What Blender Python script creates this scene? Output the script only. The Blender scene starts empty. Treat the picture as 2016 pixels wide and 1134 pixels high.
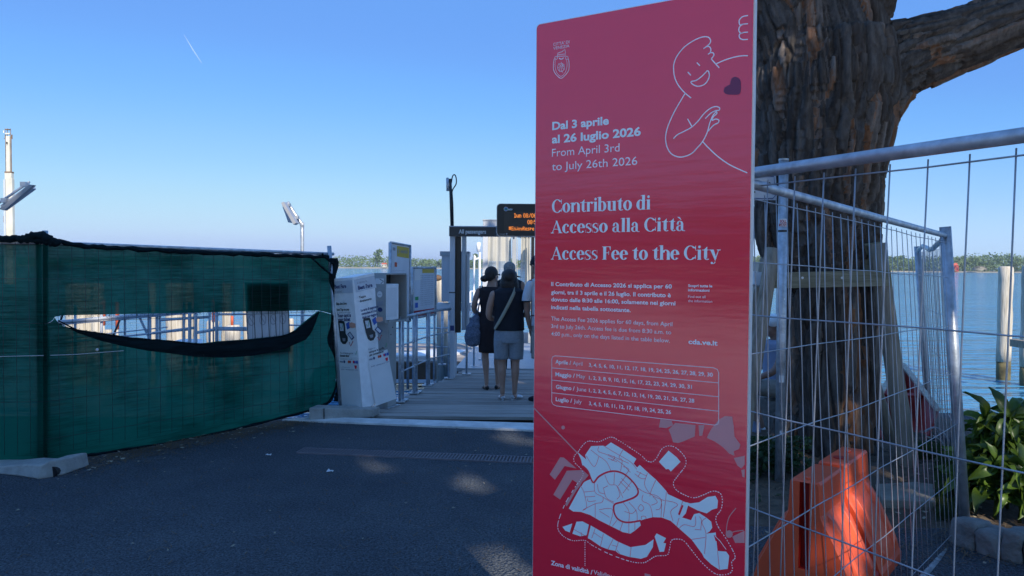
import bpy, bmesh, math, random
import numpy as np
from mathutils import Vector, Matrix, noise
from mathutils.geometry import tessellate_polygon
V = Vector; PI = math.pi
random.seed(7)
sc = bpy.context.scene
C = sc.collection

# ---------------------------------------------------------------- camera
H = 1.65; F = 1500.0; PITCH = math.atan(43/1500); ROLL = math.radians(0.375)
f_ = V((0, math.cos(PITCH), -math.sin(PITCH)))
r0 = V((1, 0, 0)); u0 = V((0, math.sin(PITCH), math.cos(PITCH)))
r_ = r0*math.cos(ROLL) + u0*math.sin(ROLL)
u_ = -r0*math.sin(ROLL) + u0*math.cos(ROLL)
CAM = V((0, 0, H))
cd = bpy.data.cameras.new('camera'); cam = bpy.data.objects.new('camera', cd); C.objects.link(cam)
cd.sensor_width = 36; cd.lens = 36*F/2016; cd.clip_start = 0.05; cd.clip_end = 30000
m = Matrix((( r_.x, u_.x, -f_.x, 0), (r_.y, u_.y, -f_.y, 0), (r_.z, u_.z, -f_.z, H), (0, 0, 0, 1)))
cam.matrix_world = m
sc.camera = cam

# ---------------------------------------------------------------- light
SUN_EL = math.radians(33.0)
sun_h = V((0.38, -0.925)).normalized()
SUN = V((sun_h.x*math.cos(SUN_EL), sun_h.y*math.cos(SUN_EL), math.sin(SUN_EL)))   # towards the sun
w = bpy.data.worlds.new("World"); sc.world = w; w.use_nodes = True
nt = w.node_tree; nt.nodes.clear()
sky = nt.nodes.new('ShaderNodeTexSky'); sky.sky_type = 'NISHITA'; sky.sun_disc = False
sky.sun_elevation = SUN_EL; sky.sun_rotation = math.atan2(sun_h.x, sun_h.y)
sky.air_density = 0.75; sky.dust_density = 0.0; sky.ozone_density = 4.0; sky.altitude = 0
bg = nt.nodes.new('ShaderNodeBackground'); bg.inputs[1].default_value = 0.125
out = nt.nodes.new('ShaderNodeOutputWorld')
# grade of the sky colour (whole dome alike): bluer, softer towards the horizon
m1 = nt.nodes.new('ShaderNodeVectorMath'); m1.operation = 'SCALE'; m1.inputs[3].default_value = 1/12
cv = nt.nodes.new('ShaderNodeRGBCurve'); m2 = nt.nodes.new('ShaderNodeVectorMath'); m2.operation = 'SCALE'; m2.inputs[3].default_value = 8
for ch, pts in ((0, ((.4, .115), (.8, .125), (1.42, .140), (3, .290), (4.8, .434), (6.7, .49), (8.5, .47), (12, .50))), (1, ((.8, .29), (1.5, .315), (2.65, .345), (3.4, .42), (5.25, .57), (7.5, .68), (9.2, .68), (10.4, .62), (12, .62))), (2, ((1.75, .72), (3.0, .77), (5.15, .83), (6.3, .90), (8.45, .94), (10, .88), (12, .88)))):
    for x, y in pts[:-1]: cv.mapping.curves[ch].points.new(x/12, y)
    cv.mapping.curves[ch].points[-1].location = (1, pts[-1][1])
cv.mapping.update()
nt.links.new(sky.outputs[0], m1.inputs[0]); nt.links.new(m1.outputs[0], cv.inputs[1]); nt.links.new(cv.outputs[0], m2.inputs[0]); nt.links.new(m2.outputs[0], bg.inputs[0])
nt.links.new(bg.outputs[0], out.inputs[0])
sd = bpy.data.lights.new('sun', 'SUN'); sd.energy = 4.8; sd.angle = math.radians(0.53); sd.color = (1, 0.93, 0.82)
so = bpy.data.objects.new('sun', sd); C.objects.link(so); so.location = (0, 0, 40)
so.rotation_euler = (-SUN).to_track_quat('-Z', 'Y').to_euler()
sc.view_settings.view_transform = 'Standard'; sc.view_settings.look = 'None'
sc.view_settings.exposure = 0.2; sc.view_settings.gamma = 1; sc.view_settings.use_curve_mapping = False
sc.cycles.max_bounces = 8; sc.cycles.transparent_max_bounces = 16; sc.cycles.volume_bounces = 0

# ---------------------------------------------------------------- helpers
def ray(px, py): return f_ + r_*((px-1008)/F) + u_*((567-py)/F)
def at(px, py, Y):
    d = ray(px, py); return CAM + d*(Y/d.y)
def G(px, py, z=0.0):
    d = ray(px, py); return CAM + d*((z-H)/d.z)
def onplane(px, py, p0, n):
    d = ray(px, py); return CAM + d*((p0-CAM).dot(n)/d.dot(n))
def tag(o, label=None, cat=None, group=None, kind=None):
    if label: o['label'] = label
    if cat: o['category'] = cat
    if group: o['group'] = group
    if kind: o['kind'] = kind
    return o
def root(name, loc, label, cat, group=None):
    o = bpy.data.objects.new(name, None); C.objects.link(o); o.location = loc; o.empty_display_size = .1
    return tag(o, label, cat, group)
def wloc(o):
    p = V((0, 0, 0))
    while o is not None:
        p += o.location; o = o.parent
    return p
def copy_tree(o, parent=None):
    c = o.copy(); C.objects.link(c); c.parent = parent
    for ch in o.children: copy_tree(ch, c)
    return c
def link_mesh(name, me, mat, parent=None, smooth=False, bevel=0, loc=None):
    o = bpy.data.objects.new(name, me); C.objects.link(o)
    if mat is not None and not me.materials: me.materials.append(mat)
    if parent is not None: o.parent = parent
    if loc is not None: o.location = loc
    if smooth: me.polygons.foreach_set('use_smooth', [True]*len(me.polygons))
    if bevel:
        b = o.modifiers.new('b', 'BEVEL'); b.width = bevel; b.segments = 2; b.limit_method = 'ANGLE'; b.angle_limit = math.radians(40)
    return o
class MB:
    def __init__(s): s.v = []; s.f = []
    def add(s, vs, fs):
        n = len(s.v); s.v += [tuple(v) for v in vs]; s.f += [tuple(i+n for i in f) for f in fs]; return s
    def box(s, c, size, rot=None):
        x, y, z = (d/2 for d in size); c = V(c)
        vs = [V((a*x, b*y, e*z)) for a in (-1, 1) for b in (-1, 1) for e in (-1, 1)]
        if rot is not None: vs = [rot @ v for v in vs]
        return s.add([c+v for v in vs], [(0,1,3,2),(4,6,7,5),(0,4,5,1),(2,3,7,6),(0,2,6,4),(1,5,7,3)])
    def hexa(s, b, t):      # bottom quad, top quad
        return s.add(list(b)+list(t), [(3,2,1,0),(4,5,6,7),(0,1,5,4),(1,2,6,5),(2,3,7,6),(3,0,4,7)])
    def cyl(s, a, b, r, r2=None, n=10, caps=True):
        return s.tube([a, b], [r, r if r2 is None else r2], n, caps)
    def tube(s, pts, r, n=8, caps=True, flat=1.0, upv=None):
        pts = [V(p) for p in pts]; k = len(pts)
        if not hasattr(r, '__len__'): r = [r]*k
        ref = V((0, 0, 1)) if upv is None else V(upv); vs = []
        prev = None
        for i, p in enumerate(pts):
            t = (pts[min(i+1, k-1)]-pts[max(i-1, 0)])
            t = t.normalized() if t.length > 1e-9 else V((0, 0, 1))
            if prev is None:
                a = t.cross(ref if abs(t.dot(ref)) < .95 else V((1, 0, 0))).normalized()
            else:
                a = (prev - t*prev.dot(t)).normalized()
            prev = a; b = t.cross(a)
            for j in range(n):
                q = 2*PI*j/n; vs.append(p + a*(math.cos(q)*r[i]) + b*(math.sin(q)*r[i]*flat))
        fs = [(i*n+j, i*n+(j+1) % n, (i+1)*n+(j+1) % n, (i+1)*n+j) for i in range(k-1) for j in range(n)]
        if caps: fs += [tuple(range(n))[::-1], tuple((k-1)*n+j for j in range(n))]
        return s.add(vs, fs)
    def loft(s, rings, n=20, caps=True, q0=0.0):   # rings: (centre, rx, ry[, rotz])
        vs = []
        for rg in rings:
            c = V(rg[0]); rz = rg[3] if len(rg) > 3 else 0.0
            for j in range(n):
                q = 2*PI*j/n + q0; x = math.cos(q)*rg[1]; y = math.sin(q)*rg[2]
                vs.append(c + V((x*math.cos(rz)-y*math.sin(rz), x*math.sin(rz)+y*math.cos(rz), 0)))
        k = len(rings)
        fs = [(i*n+j, i*n+(j+1) % n, (i+1)*n+(j+1) % n, (i+1)*n+j) for i in range(k-1) for j in range(n)]
        if caps: fs += [tuple(range(n))[::-1], tuple((k-1)*n+j for j in range(n))]
        return s.add(vs, fs)
    def ball(s, c, r, n=12, m=8, rot=None):
        c = V(c); r = V(r) if hasattr(r, '__len__') else V((r, r, r)); vs = []
        for i in range(1, m):
            a = PI*i/m
            for j in range(n):
                q = 2*PI*j/n; p = V((math.sin(a)*math.cos(q)*r.x, math.sin(a)*math.sin(q)*r.y, math.cos(a)*r.z))
                vs.append(c + (rot @ p if rot is not None else p))
        p = V((0, 0, r.z)); p = rot @ p if rot is not None else p
        vs += [c+p, c-p]
        fs = [(i*n+j, (i+1)*n+j, (i+1)*n+(j+1) % n, i*n+(j+1) % n) for i in range(m-2) for j in range(n)]
        T = (m-1)*n
        fs += [(T, j, (j+1) % n) for j in range(n)] + [(T+1, (m-2)*n+(j+1) % n, (m-2)*n+j) for j in range(n)]
        return s.add(vs, fs)
    def prism(s, poly, off):            # polygon (list of 3-D points) pushed by vector off
        poly = [V(p) for p in poly]; off = V(off); n = len(poly)
        tri = tessellate_polygon([poly])
        fs = [tuple(t) for t in tri] + [tuple(n+i for i in reversed(t)) for t in tri]
        fs += [(i, i+n, (i+1) % n+n, (i+1) % n) for i in range(n)]
        return s.add(poly+[p+off for p in poly], fs)
    def flat(s, poly):
        poly = [V(p) for p in poly]
        return s.add(poly, [tuple(t) for t in tessellate_polygon([poly])])
    def grid(s, P, nu, nv):
        vs = [P(i/nu, j/nv) for j in range(nv+1) for i in range(nu+1)]
        return s.add(vs, [(j*(nu+1)+i, j*(nu+1)+i+1, (j+1)*(nu+1)+i+1, (j+1)*(nu+1)+i) for j in range(nv) for i in range(nu)])
    def mesh(s, name, off=V((0, 0, 0))):
        me = bpy.data.meshes.new(name)
        me.from_pydata([(v[0]-off.x, v[1]-off.y, v[2]-off.z) for v in s.v], [], s.f); me.update()
        return me
    def build(s, name, mat, parent=None, smooth=False, bevel=0, fix=True):
        me = s.mesh(name, wloc(parent))
        if fix:
            bm = bmesh.new(); bm.from_mesh(me); bmesh.ops.recalc_face_normals(bm, faces=bm.faces); bm.to_mesh(me); bm.free()
        return link_mesh(name, me, mat, parent, smooth, bevel)
def remeshed(mb, voxel, smooth=4, name='body'):
    me = mb.mesh(name); o = bpy.data.objects.new(name, me)
    C.objects.link(o)
    r = o.modifiers.new('r', 'REMESH'); r.mode = 'VOXEL'; r.voxel_size = voxel
    if smooth:
        q = o.modifiers.new('s', 'SMOOTH'); q.iterations = smooth; q.factor = .5
    dg = bpy.context.evaluated_depsgraph_get(); dg.update()
    res = bpy.data.meshes.new_from_object(o.evaluated_get(dg), depsgraph=dg)
    bpy.data.objects.remove(o)
    return res

# ---------------------------------------------------------------- materials
MATS = {}
def newmat(name):
    mt = bpy.data.materials.new(name); mt.use_nodes = True; MATS[name] = mt
    return mt, mt.node_tree, mt.node_tree.nodes['Principled BSDF']
def mat(name, col, rough=.6, metal=0, var=.12, scale=6, bump=0, bscale=40, stretch=(1, 1, 1), col2=None, trans=0, spec=None, coat=0, detail=4, obj_var=0, contrast=None):
    mt, nt, b = newmat(name); N = nt.nodes; L = nt.links
    tc = N.new('ShaderNodeTexCoord'); mp = N.new('ShaderNodeMapping'); mp.inputs['Scale'].default_value = stretch
    L.new(tc.outputs['Object'], mp.inputs[0])
    nz = N.new('ShaderNodeTexNoise'); nz.inputs['Scale'].default_value = scale; nz.inputs['Detail'].default_value = detail
    nz.inputs['Roughness'].default_value = .6
    L.new(mp.outputs[0], nz.inputs['Vector'])
    cr = N.new('ShaderNodeValToRGB'); lo, hi = contrast or (.3, .7)
    c2 = col2 if col2 else tuple(min(1, c*(1+var)) for c in col)
    c1 = col if col2 else tuple(c*(1-var) for c in col)
    cr.color_ramp.elements[0].position = lo; cr.color_ramp.elements[0].color = (*c1, 1)
    cr.color_ramp.elements[1].position = hi; cr.color_ramp.elements[1].color = (*c2, 1)
    L.new(nz.outputs[0], cr.inputs[0])
    src = cr.outputs[0]
    if obj_var:
        oi = N.new('ShaderNodeObjectInfo'); hs = N.new('ShaderNodeHueSaturation')
        mr = N.new('ShaderNodeMapRange'); mr.inputs[3].default_value = 1-obj_var; mr.inputs[4].default_value = 1+obj_var
        L.new(oi.outputs['Random'], mr.inputs[0]); L.new(mr.outputs[0], hs.inputs['Value']); L.new(src, hs.inputs['Color']); src = hs.outputs[0]
    L.new(src, b.inputs['Base Color'])
    b.inputs['Roughness'].default_value = rough; b.inputs['Metallic'].default_value = metal
    if spec is not None: b.inputs['Specular IOR Level'].default_value = spec
    if coat: b.inputs['Coat Weight'].default_value = coat
    if bump:
        n2 = N.new('ShaderNodeTexNoise'); n2.inputs['Scale'].default_value = bscale; n2.inputs['Detail'].default_value = 5
        L.new(mp.outputs[0], n2.inputs['Vector'])
        bp = N.new('ShaderNodeBump'); bp.inputs['Strength'].default_value = bump; bp.inputs['Distance'].default_value = .02
        L.new(n2.outputs[0], bp.inputs['Height']); L.new(bp.outputs[0], b.inputs['Normal'])
    if trans:
        t = N.new('ShaderNodeBsdfTranslucent'); L.new(src, t.inputs[0]); mx = N.new('ShaderNodeMixShader'); mx.inputs[0].default_value = trans
        L.new(b.outputs[0], mx.inputs[1]); L.new(t.outputs[0], mx.inputs[2]); L.new(mx.outputs[0], N['Material Output'].inputs[0])
    return mt
M = {}
M['concrete'] = mat('concrete', (.38, .37, .34), .9, var=.2, scale=9, bump=.4, bscale=60)
M['sill'] = mat('stone_sill', (.72, .70, .66), .85, var=.22, scale=5, bump=.3, bscale=50)
M['steel'] = mat('galvanised_steel', (.50, .53, .56), .42, metal=.6, var=.3, scale=14, bump=.08, bscale=60)
M['wire'] = mat('galvanised_wire', (.42, .44, .47), .45, metal=.6, var=.25, scale=8)
M['greypaint'] = mat('grey_painted_metal', (.40, .42, .44), .45, var=.08, scale=5, bump=.03)
M['bluegrey'] = mat('blue_grey_painted_metal', (.55, .57, .60), .4, var=.06, scale=3)
M['darkgrey'] = mat('charcoal_metal', (.035, .037, .04), .4, var=.15, scale=5)
M['black'] = mat('black_plastic', (.012, .012, .014), .35, var=.2, scale=8)
M['white'] = mat('white_painted_metal', (.92, .92, .92), .4, var=.10, scale=9, detail=9)
M['offwhite'] = mat('off_white_panel', (.82, .82, .82), .5, var=.05, scale=3)
M['cabinet'] = mat('weathered_cabinet_metal', (.36, .37, .36), .55, var=.12, scale=7, bump=.05)
M['cream'] = mat('cream_painted_steel', (.70, .64, .50), .6, var=.12, scale=1.5)
M['rust'] = mat('rusty_steel', (.20, .12, .07), .8, var=.4, scale=3)
M['timber'] = mat('weathered_stake_timber', (.20, .155, .11), .85, col2=(.42, .34, .25), scale=5, stretch=(6, 6, .7), bump=.5, bscale=9, obj_var=.15)
M['beam'] = mat('treated_board_timber', (.16, .14, .085), .85, col2=(.32, .28, .18), scale=5, stretch=(.7, 6, 6), bump=.4, bscale=9)
M['pile'] = mat('bleached_mooring_pile_wood', (.40, .34, .25), .9, col2=(.66, .60, .50), scale=4, stretch=(7, 7, .6), bump=.6, bscale=7, obj_var=.12)
M['pilewet'] = mat('wet_weedy_pile_wood', (.05, .045, .025), .6, col2=(.22, .18, .07), scale=6, bump=.7, bscale=12)
M['plank'] = mat('deck_plank_wood', (.27, .235, .205), .8, col2=(.46, .41, .36), scale=4, stretch=(.5, 7, 7), bump=.35, bscale=9, obj_var=.22)
M['plankbrown'] = mat('brown_pontoon_timber', (.12, .07, .04), .8, var=.3, scale=4, stretch=(.5, 6, 6), bump=.3)
M['orange'] = mat('orange_barrier_plastic', (.80, .105, .034), .45, var=.10, scale=5, bump=.05, bscale=30, trans=.0)
M['red'] = mat('red_boat_paint', (.42, .03, .02), .5, var=.2, scale=6)
M['orangered'] = mat('orange_marker_paint', (.65, .12, .05), .6, var=.15, scale=3)
M['soil'] = mat('dry_garden_soil', (.06, .045, .03), .95, col2=(.15, .11, .075), scale=7, bump=.9, bscale=26)
M['needle'] = mat('dry_pine_needle_litter', (.16, .10, .055), .9, var=.4, scale=2)
M['grassm'] = mat('rough_grass_blade', (.05, .09, .02), .7, var=.35, scale=3, trans=.25)
M['plantleaf'] = mat('glossy_shrub_leaf', (.035, .085, .012), .38, col2=(.10, .16, .02), scale=5, trans=.3, obj_var=.35)
M['ivy'] = mat('ivy_leaf', (.03, .07, .018), .5, var=.4, scale=5, trans=.25)
M['canopy'] = mat('canopy_foliage', (.075, .13, .04), .6, var=.35, scale=1.2, trans=.42)
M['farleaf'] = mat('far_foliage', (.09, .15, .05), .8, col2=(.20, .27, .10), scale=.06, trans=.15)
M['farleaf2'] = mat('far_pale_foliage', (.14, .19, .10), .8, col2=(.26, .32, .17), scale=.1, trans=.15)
M['sand'] = mat('pale_shore_sand', (.34, .30, .22), .9, var=.2, scale=.05)
M['stone'] = mat('rough_kerb_stone', (.20, .195, .18), .92, var=.3, scale=9, bump=.7, bscale=30, obj_var=.15)
M['titleblue'] = mat('pale_blue_print', (.84, .95, 1.0), .4, var=.03, scale=3)
M['lavender'] = mat('lavender_print', (1.0, .93, 1.0), .4, var=.03, scale=3)
M['mapblue'] = mat('map_blue_print', (.80, .94, 1.0), .4, var=.04, scale=3)
M['mutedpink'] = mat('muted_pink_print', (.72, .32, .33), .4, var=.04, scale=3)
M['heart'] = mat('plum_print', (.20, .035, .10), .4, var=.05, scale=3)
M['redprint'] = mat('deep_red_print', (.92, .015, .050), .33, var=.03, scale=3)
M['navyprint'] = mat('navy_print', (.02, .04, .16), .5, var=.05)
M['greyprint'] = mat('grey_print', (.30, .32, .36), .5, var=.05)
M['yellowprint'] = mat('yellow_print', (.62, .44, .06), .5, var=.05)
M['redband'] = mat('red_band_print', (.50, .03, .03), .5, var=.05)
M['greenprint'] = mat('green_print', (.04, .35, .12), .5, var=.05)
M['blueprint'] = mat('blue_print', (.03, .12, .50), .5, var=.05)
M['skinprint'] = mat('peach_print', (.70, .36, .26), .5, var=.05)
M['poster'] = mat('poster_paper', (.62, .66, .72), .3, var=.06, scale=9)
M['sticker'] = mat('white_sticker', (.75, .75, .74), .5, var=.05)
M['skin'] = mat('skin', (.42, .24, .17), .55, var=.08, scale=12)
M['skin2'] = mat('tanned_skin', (.36, .20, .14), .55, var=.08, scale=12)
M['hair'] = mat('dark_brown_hair', (.018, .012, .009), .5, var=.3, scale=30, bump=.5, bscale=90, stretch=(1, 1, .2))
M['greyhair'] = mat('grey_hair', (.30, .29, .28), .6, var=.3, scale=30, bump=.5, bscale=90)
M['dress'] = mat('dark_brown_cloth', (.020, .010, .012), .85, var=.2, scale=20, bump=.2, bscale=60)
M['navytop'] = mat('navy_cloth', (.008, .009, .016), .85, var=.2, scale=20, bump=.2, bscale=60)
M['denim'] = mat('pale_grey_denim', (.27, .30, .34), .9, var=.12, scale=40, bump=.25, bscale=120)
M['denimbag'] = mat('blue_woven_bag_cloth', (.06, .08, .13), .9, col2=(.20, .24, .32), scale=60, bump=.4, bscale=90)
M['beige'] = mat('beige_short_cloth', (.36, .34, .30), .9, var=.1, scale=14, bump=.2, bscale=60)
M['polo'] = mat('white_polo_cloth', (.62, .64, .68), .85, var=.06, scale=14, bump=.15, bscale=60)
M['strap'] = mat('cream_webbing_strap', (.34, .32, .24), .85, var=.1, scale=40)
M['silver'] = mat('silver_shoe_leather', (.55, .57, .60), .35, metal=.4, var=.15, scale=20)
M['shirtblue'] = mat('pale_blue_shirt_cloth', (.34, .40, .55), .85, var=.1, scale=12)
M['curtain'] = mat('cream_canvas_curtain', (.74, .70, .60), .8, var=.05, scale=5, trans=.4)
M['slab'] = mat('dull_slab_concrete', (.26, .23, .18), .9, var=.2, scale=8, bump=.3)
M['lampglass'] = mat('frosted_lamp_glass', (.35, .36, .38), .3, var=.05)

def special():
    # asphalt
    mt, nt, b = newmat('asphalt'); N = nt.nodes; L = nt.links
    tc = N.new('ShaderNodeTexCoord')
    n1 = N.new('ShaderNodeTexNoise'); n1.inputs['Scale'].default_value = .8; n1.inputs['Detail'].default_value = 9; n1.inputs['Roughness'].default_value = .68
    n2 = N.new('ShaderNodeTexNoise'); n2.inputs['Scale'].default_value = 70; n2.inputs['Detail'].default_value = 5; n2.inputs['Roughness'].default_value = .75
    vo = N.new('ShaderNodeTexVoronoi'); vo.inputs['Scale'].default_value = 60
    for n in (n1, n2, vo): L.new(tc.outputs['Object'], n.inputs['Vector'])
    cr = N.new('ShaderNodeValToRGB'); cr.color_ramp.elements[0].position = .32; cr.color_ramp.elements[0].color = (.070, .082, .100, 1)
    cr.color_ramp.elements[1].position = .72; cr.color_ramp.elements[1].color = (.125, .140, .156, 1); L.new(n1.outputs[0], cr.inputs[0])
    c2 = N.new('ShaderNodeValToRGB'); c2.color_ramp.elements[0].position = .35; c2.color_ramp.elements[0].color = (.30, .30, .30, 1)
    c2.color_ramp.elements[1].position = .72; c2.color_ramp.elements[1].color = (2.1, 2.05, 1.95, 1); L.new(n2.outputs[0], c2.inputs[0])
    mx = N.new('ShaderNodeMix'); mx.data_type = 'RGBA'; mx.blend_type = 'MULTIPLY'; mx.inputs[0].default_value = 1
    L.new(cr.outputs[0], mx.inputs[6]); L.new(c2.outputs[0], mx.inputs[7]); L.new(mx.outputs[2], b.inputs['Base Color'])
    b.inputs['Roughness'].default_value = .85; b.inputs['Specular IOR Level'].default_value = .3
    bp = N.new('ShaderNodeBump'); bp.inputs['Strength'].default_value = 1.0; bp.inputs['Distance'].default_value = .03
    L.new(vo.outputs['Distance'], bp.inputs['Height']); L.new(bp.outputs[0], b.inputs['Normal'])
    M['asphalt'] = mt
    # water
    mt, nt, b = newmat('lagoon_water'); N = nt.nodes; L = nt.links
    tc = N.new('ShaderNodeTexCoord')
    b.inputs['Roughness'].default_value = .06; b.inputs['IOR'].default_value = 1.33
    hs = []
    for sc_, st, dist, sx in ((.45, 1, .17, .3), (1.3, 1, .13, .28), (3.4, 1, .06, .3)):
        mp = N.new('ShaderNodeMapping'); mp.inputs['Scale'].default_value = (sx, 1, 1); mp.inputs['Rotation'].default_value = (0, 0, .25*len(hs)-.2)
        L.new(tc.outputs['Object'], mp.inputs[0])
        n = N.new('ShaderNodeTexNoise'); n.inputs['Scale'].default_value = sc_; n.inputs['Detail'].default_value = 3; L.new(mp.outputs[0], n.inputs['Vector'])
        mu = N.new('ShaderNodeMath'); mu.operation = 'MULTIPLY'; mu.inputs[1].default_value = dist*2.6; L.new(n.outputs[0], mu.inputs[0]); hs.append(mu)
    a = N.new('ShaderNodeMath'); L.new(hs[0].outputs[0], a.inputs[0]); L.new(hs[1].outputs[0], a.inputs[1])
    a2 = N.new('ShaderNodeMath'); L.new(a.outputs[0], a2.inputs[0]); L.new(hs[2].outputs[0], a2.inputs[1])
    bp = N.new('ShaderNodeBump'); bp.inputs['Strength'].default_value = 1; bp.inputs['Distance'].default_value = 1
    L.new(a2.outputs[0], bp.inputs['Height']); L.new(bp.outputs[0], b.inputs['Normal'])
    n = N.new('ShaderNodeTexNoise'); n.inputs['Scale'].default_value = .05; n.inputs['Detail'].default_value = 4
    mp = N.new('ShaderNodeMapping'); mp.inputs['Scale'].default_value = (.25, 1, 1); L.new(tc.outputs['Object'], mp.inputs[0]); L.new(mp.outputs[0], n.inputs['Vector'])
    cr = N.new('ShaderNodeValToRGB'); cr.color_ramp.elements[0].position = .35; cr.color_ramp.elements[0].color = (.05, .20, .35, 1)
    cr.color_ramp.elements[1].position = .7; cr.color_ramp.elements[1].color = (.08, .27, .43, 1); L.new(n.outputs[0], cr.inputs[0]); L.new(cr.outputs[0], b.inputs['Base Color'])
    M['water'] = mt
    # shade netting: woven, partly see-through
    def net(name, col, open_, trans, tcol=None):
        tcol = tcol or col
        mt, nt, b = newmat(name); N = nt.nodes; L = nt.links
        tc = N.new('ShaderNodeTexCoord')
        mp = N.new('ShaderNodeMapping'); mp.inputs['Scale'].default_value = (1.2, 1.2, 26); L.new(tc.outputs['Object'], mp.inputs[0])
        n = N.new('ShaderNodeTexNoise'); n.inputs['Scale'].default_value = 3; n.inputs['Detail'].default_value = 8; n.inputs['Roughness'].default_value = .7; L.new(mp.outputs[0], n.inputs['Vector'])
        n3 = N.new('ShaderNodeTexNoise'); n3.inputs['Scale'].default_value = 60; n3.inputs['Detail'].default_value = 3; L.new(tc.outputs['Object'], n3.inputs['Vector'])
        n4 = N.new('ShaderNodeTexNoise'); n4.inputs['Scale'].default_value = 1.6; n4.inputs['Detail'].default_value = 3; L.new(tc.outputs['Object'], n4.inputs['Vector'])
        cr = N.new('ShaderNodeValToRGB'); cr.color_ramp.elements[0].position = .35; cr.color_ramp.elements[0].color = (*[c*.6 for c in col], 1)
        cr.color_ramp.elements[1].position = .68; cr.color_ramp.elements[1].color = (*[c*1.5 for c in col], 1); L.new(n.outputs[0], cr.inputs[0]); L.new(cr.outputs[0], b.inputs['Base Color'])
        b.inputs['Roughness'].default_value = .8; b.inputs['Specular IOR Level'].default_value = .15
        t = N.new('ShaderNodeBsdfTranslucent'); cr2 = N.new('ShaderNodeValToRGB'); cr2.color_ramp.elements[0].position = .72; cr2.color_ramp.elements[0].color = (*[c*.62 for c in tcol], 1); cr2.color_ramp.elements[1].position = 1.06; cr2.color_ramp.elements[1].color = (*[c*1.6+.006 for c in tcol], 1); ad0 = N.new('ShaderNodeMath'); ad0.operation = 'ADD'; L.new(n.outputs[0], ad0.inputs[0]); L.new(n4.outputs[0], ad0.inputs[1]); mm = N.new('ShaderNodeMath'); mm.operation = 'MULTIPLY'; mm.inputs[1].default_value = .93; L.new(ad0.outputs[0], mm.inputs[0]); L.new(mm.outputs[0], cr2.inputs[0]); L.new(cr2.outputs[0], t.inputs[0])
        m1 = N.new('ShaderNodeMixShader'); m1.inputs[0].default_value = trans; L.new(b.outputs[0], m1.inputs[1]); L.new(t.outputs[0], m1.inputs[2])
        tr = N.new('ShaderNodeBsdfTransparent'); m2 = N.new('ShaderNodeMixShader')
        ad = N.new('ShaderNodeMath'); ad.operation = 'ADD'; L.new(n.outputs[0], ad.inputs[0]); L.new(n3.outputs[0], ad.inputs[1])
        ad2 = N.new('ShaderNodeMath'); ad2.operation = 'ADD'; L.new(ad.outputs[0], ad2.inputs[0]); L.new(n4.outputs[0], ad2.inputs[1])
        mr = N.new('ShaderNodeMapRange'); mr.inputs[1].default_value = 1.25; mr.inputs[2].default_value = 1.85; mr.inputs[3].default_value = open_*.35; mr.inputs[4].default_value = open_*2
        L.new(ad2.outputs[0], mr.inputs[0]); L.new(mr.outputs[0], m2.inputs[0]); L.new(m1.outputs[0], m2.inputs[1]); L.new(tr.outputs[0], m2.inputs[2])
        L.new(m2.outputs[0], N['Material Output'].inputs[0]); return mt
    M['net'] = net('green_shade_netting', (.002, .024, .018), .018, .60, (.003, .145, .092))
    M['nethem'] = net('dark_net_hem', (.004, .014, .018), .004, .2)
    M['vinyl'] = net('clear_vinyl_window', (.55, .60, .66), .28, .5)
    # sign face: glossy print on slightly wavy sheet
    mt, nt, b = newmat('red_sign_print'); N = nt.nodes; L = nt.links
    tc = N.new('ShaderNodeTexCoord'); mp = N.new('ShaderNodeMapping'); mp.inputs['Scale'].default_value = (1, 1, 9); L.new(tc.outputs['Object'], mp.inputs[0])
    n = N.new('ShaderNodeTexNoise'); n.inputs['Scale'].default_value = 2.5; n.inputs['Detail'].default_value = 5; L.new(mp.outputs[0], n.inputs['Vector'])
    cr = N.new('ShaderNodeValToRGB'); cr.color_ramp.elements[0].color = (.93, .016, .050, 1); cr.color_ramp.elements[1].color = (.97, .020, .056, 1); L.new(n.outputs[0], cr.inputs[0]); L.new(cr.outputs[0], b.inputs['Base Color'])
    b.inputs['Roughness'].default_value = .20; b.inputs['IOR'].default_value = 1.7; b.inputs['Coat Weight'].default_value = 1.0; b.inputs['Coat Roughness'].default_value = .12
    n2 = N.new('ShaderNodeTexNoise'); n2.inputs['Scale'].default_value = 5; n2.inputs['Detail'].default_value = 6; L.new(mp.outputs[0], n2.inputs['Vector'])
    bp = N.new('ShaderNodeBump'); bp.inputs['Strength'].default_value = .12; bp.inputs['Distance'].default_value = .01; L.new(n2.outputs[0], bp.inputs['Height']); L.new(bp.outputs[0], b.inputs['Normal'])
    M['signred'] = mt
    # bark
    mt, nt, b = newmat('tree_bark'); N = nt.nodes; L = nt.links
    at_ = N.new('ShaderNodeAttribute'); at_.attribute_name = 'plate'
    tc = N.new('ShaderNodeTexCoord'); mp = N.new('ShaderNodeMapping'); mp.inputs['Scale'].default_value = (1, 1, .3); L.new(tc.outputs['Object'], mp.inputs[0])
    n = N.new('ShaderNodeTexNoise'); n.inputs['Scale'].default_value = 18; n.inputs['Detail'].default_value = 7; n.inputs['Roughness'].default_value = .7; L.new(mp.outputs[0], n.inputs['Vector'])
    c1 = N.new('ShaderNodeValToRGB'); e = c1.color_ramp.elements; e[0].position = 0; e[0].color = (.045, .037, .032, 1); e[1].position = 1; e[1].color = (.33, .27, .22, 1)
    for p, c in ((.3, (.14, .125, .113)), (.55, (.085, .066, .053)), (.72, (.23, .195, .168)), (.86, (.27, .125, .06))):
        q = e.new(p); q.color = (*c, 1)
    L.new(at_.outputs['Fac'], c1.inputs[0])
    c2 = N.new('ShaderNodeValToRGB'); c2.color_ramp.elements[0].position = .3; c2.color_ramp.elements[0].color = (.45, .42, .40, 1)
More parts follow.
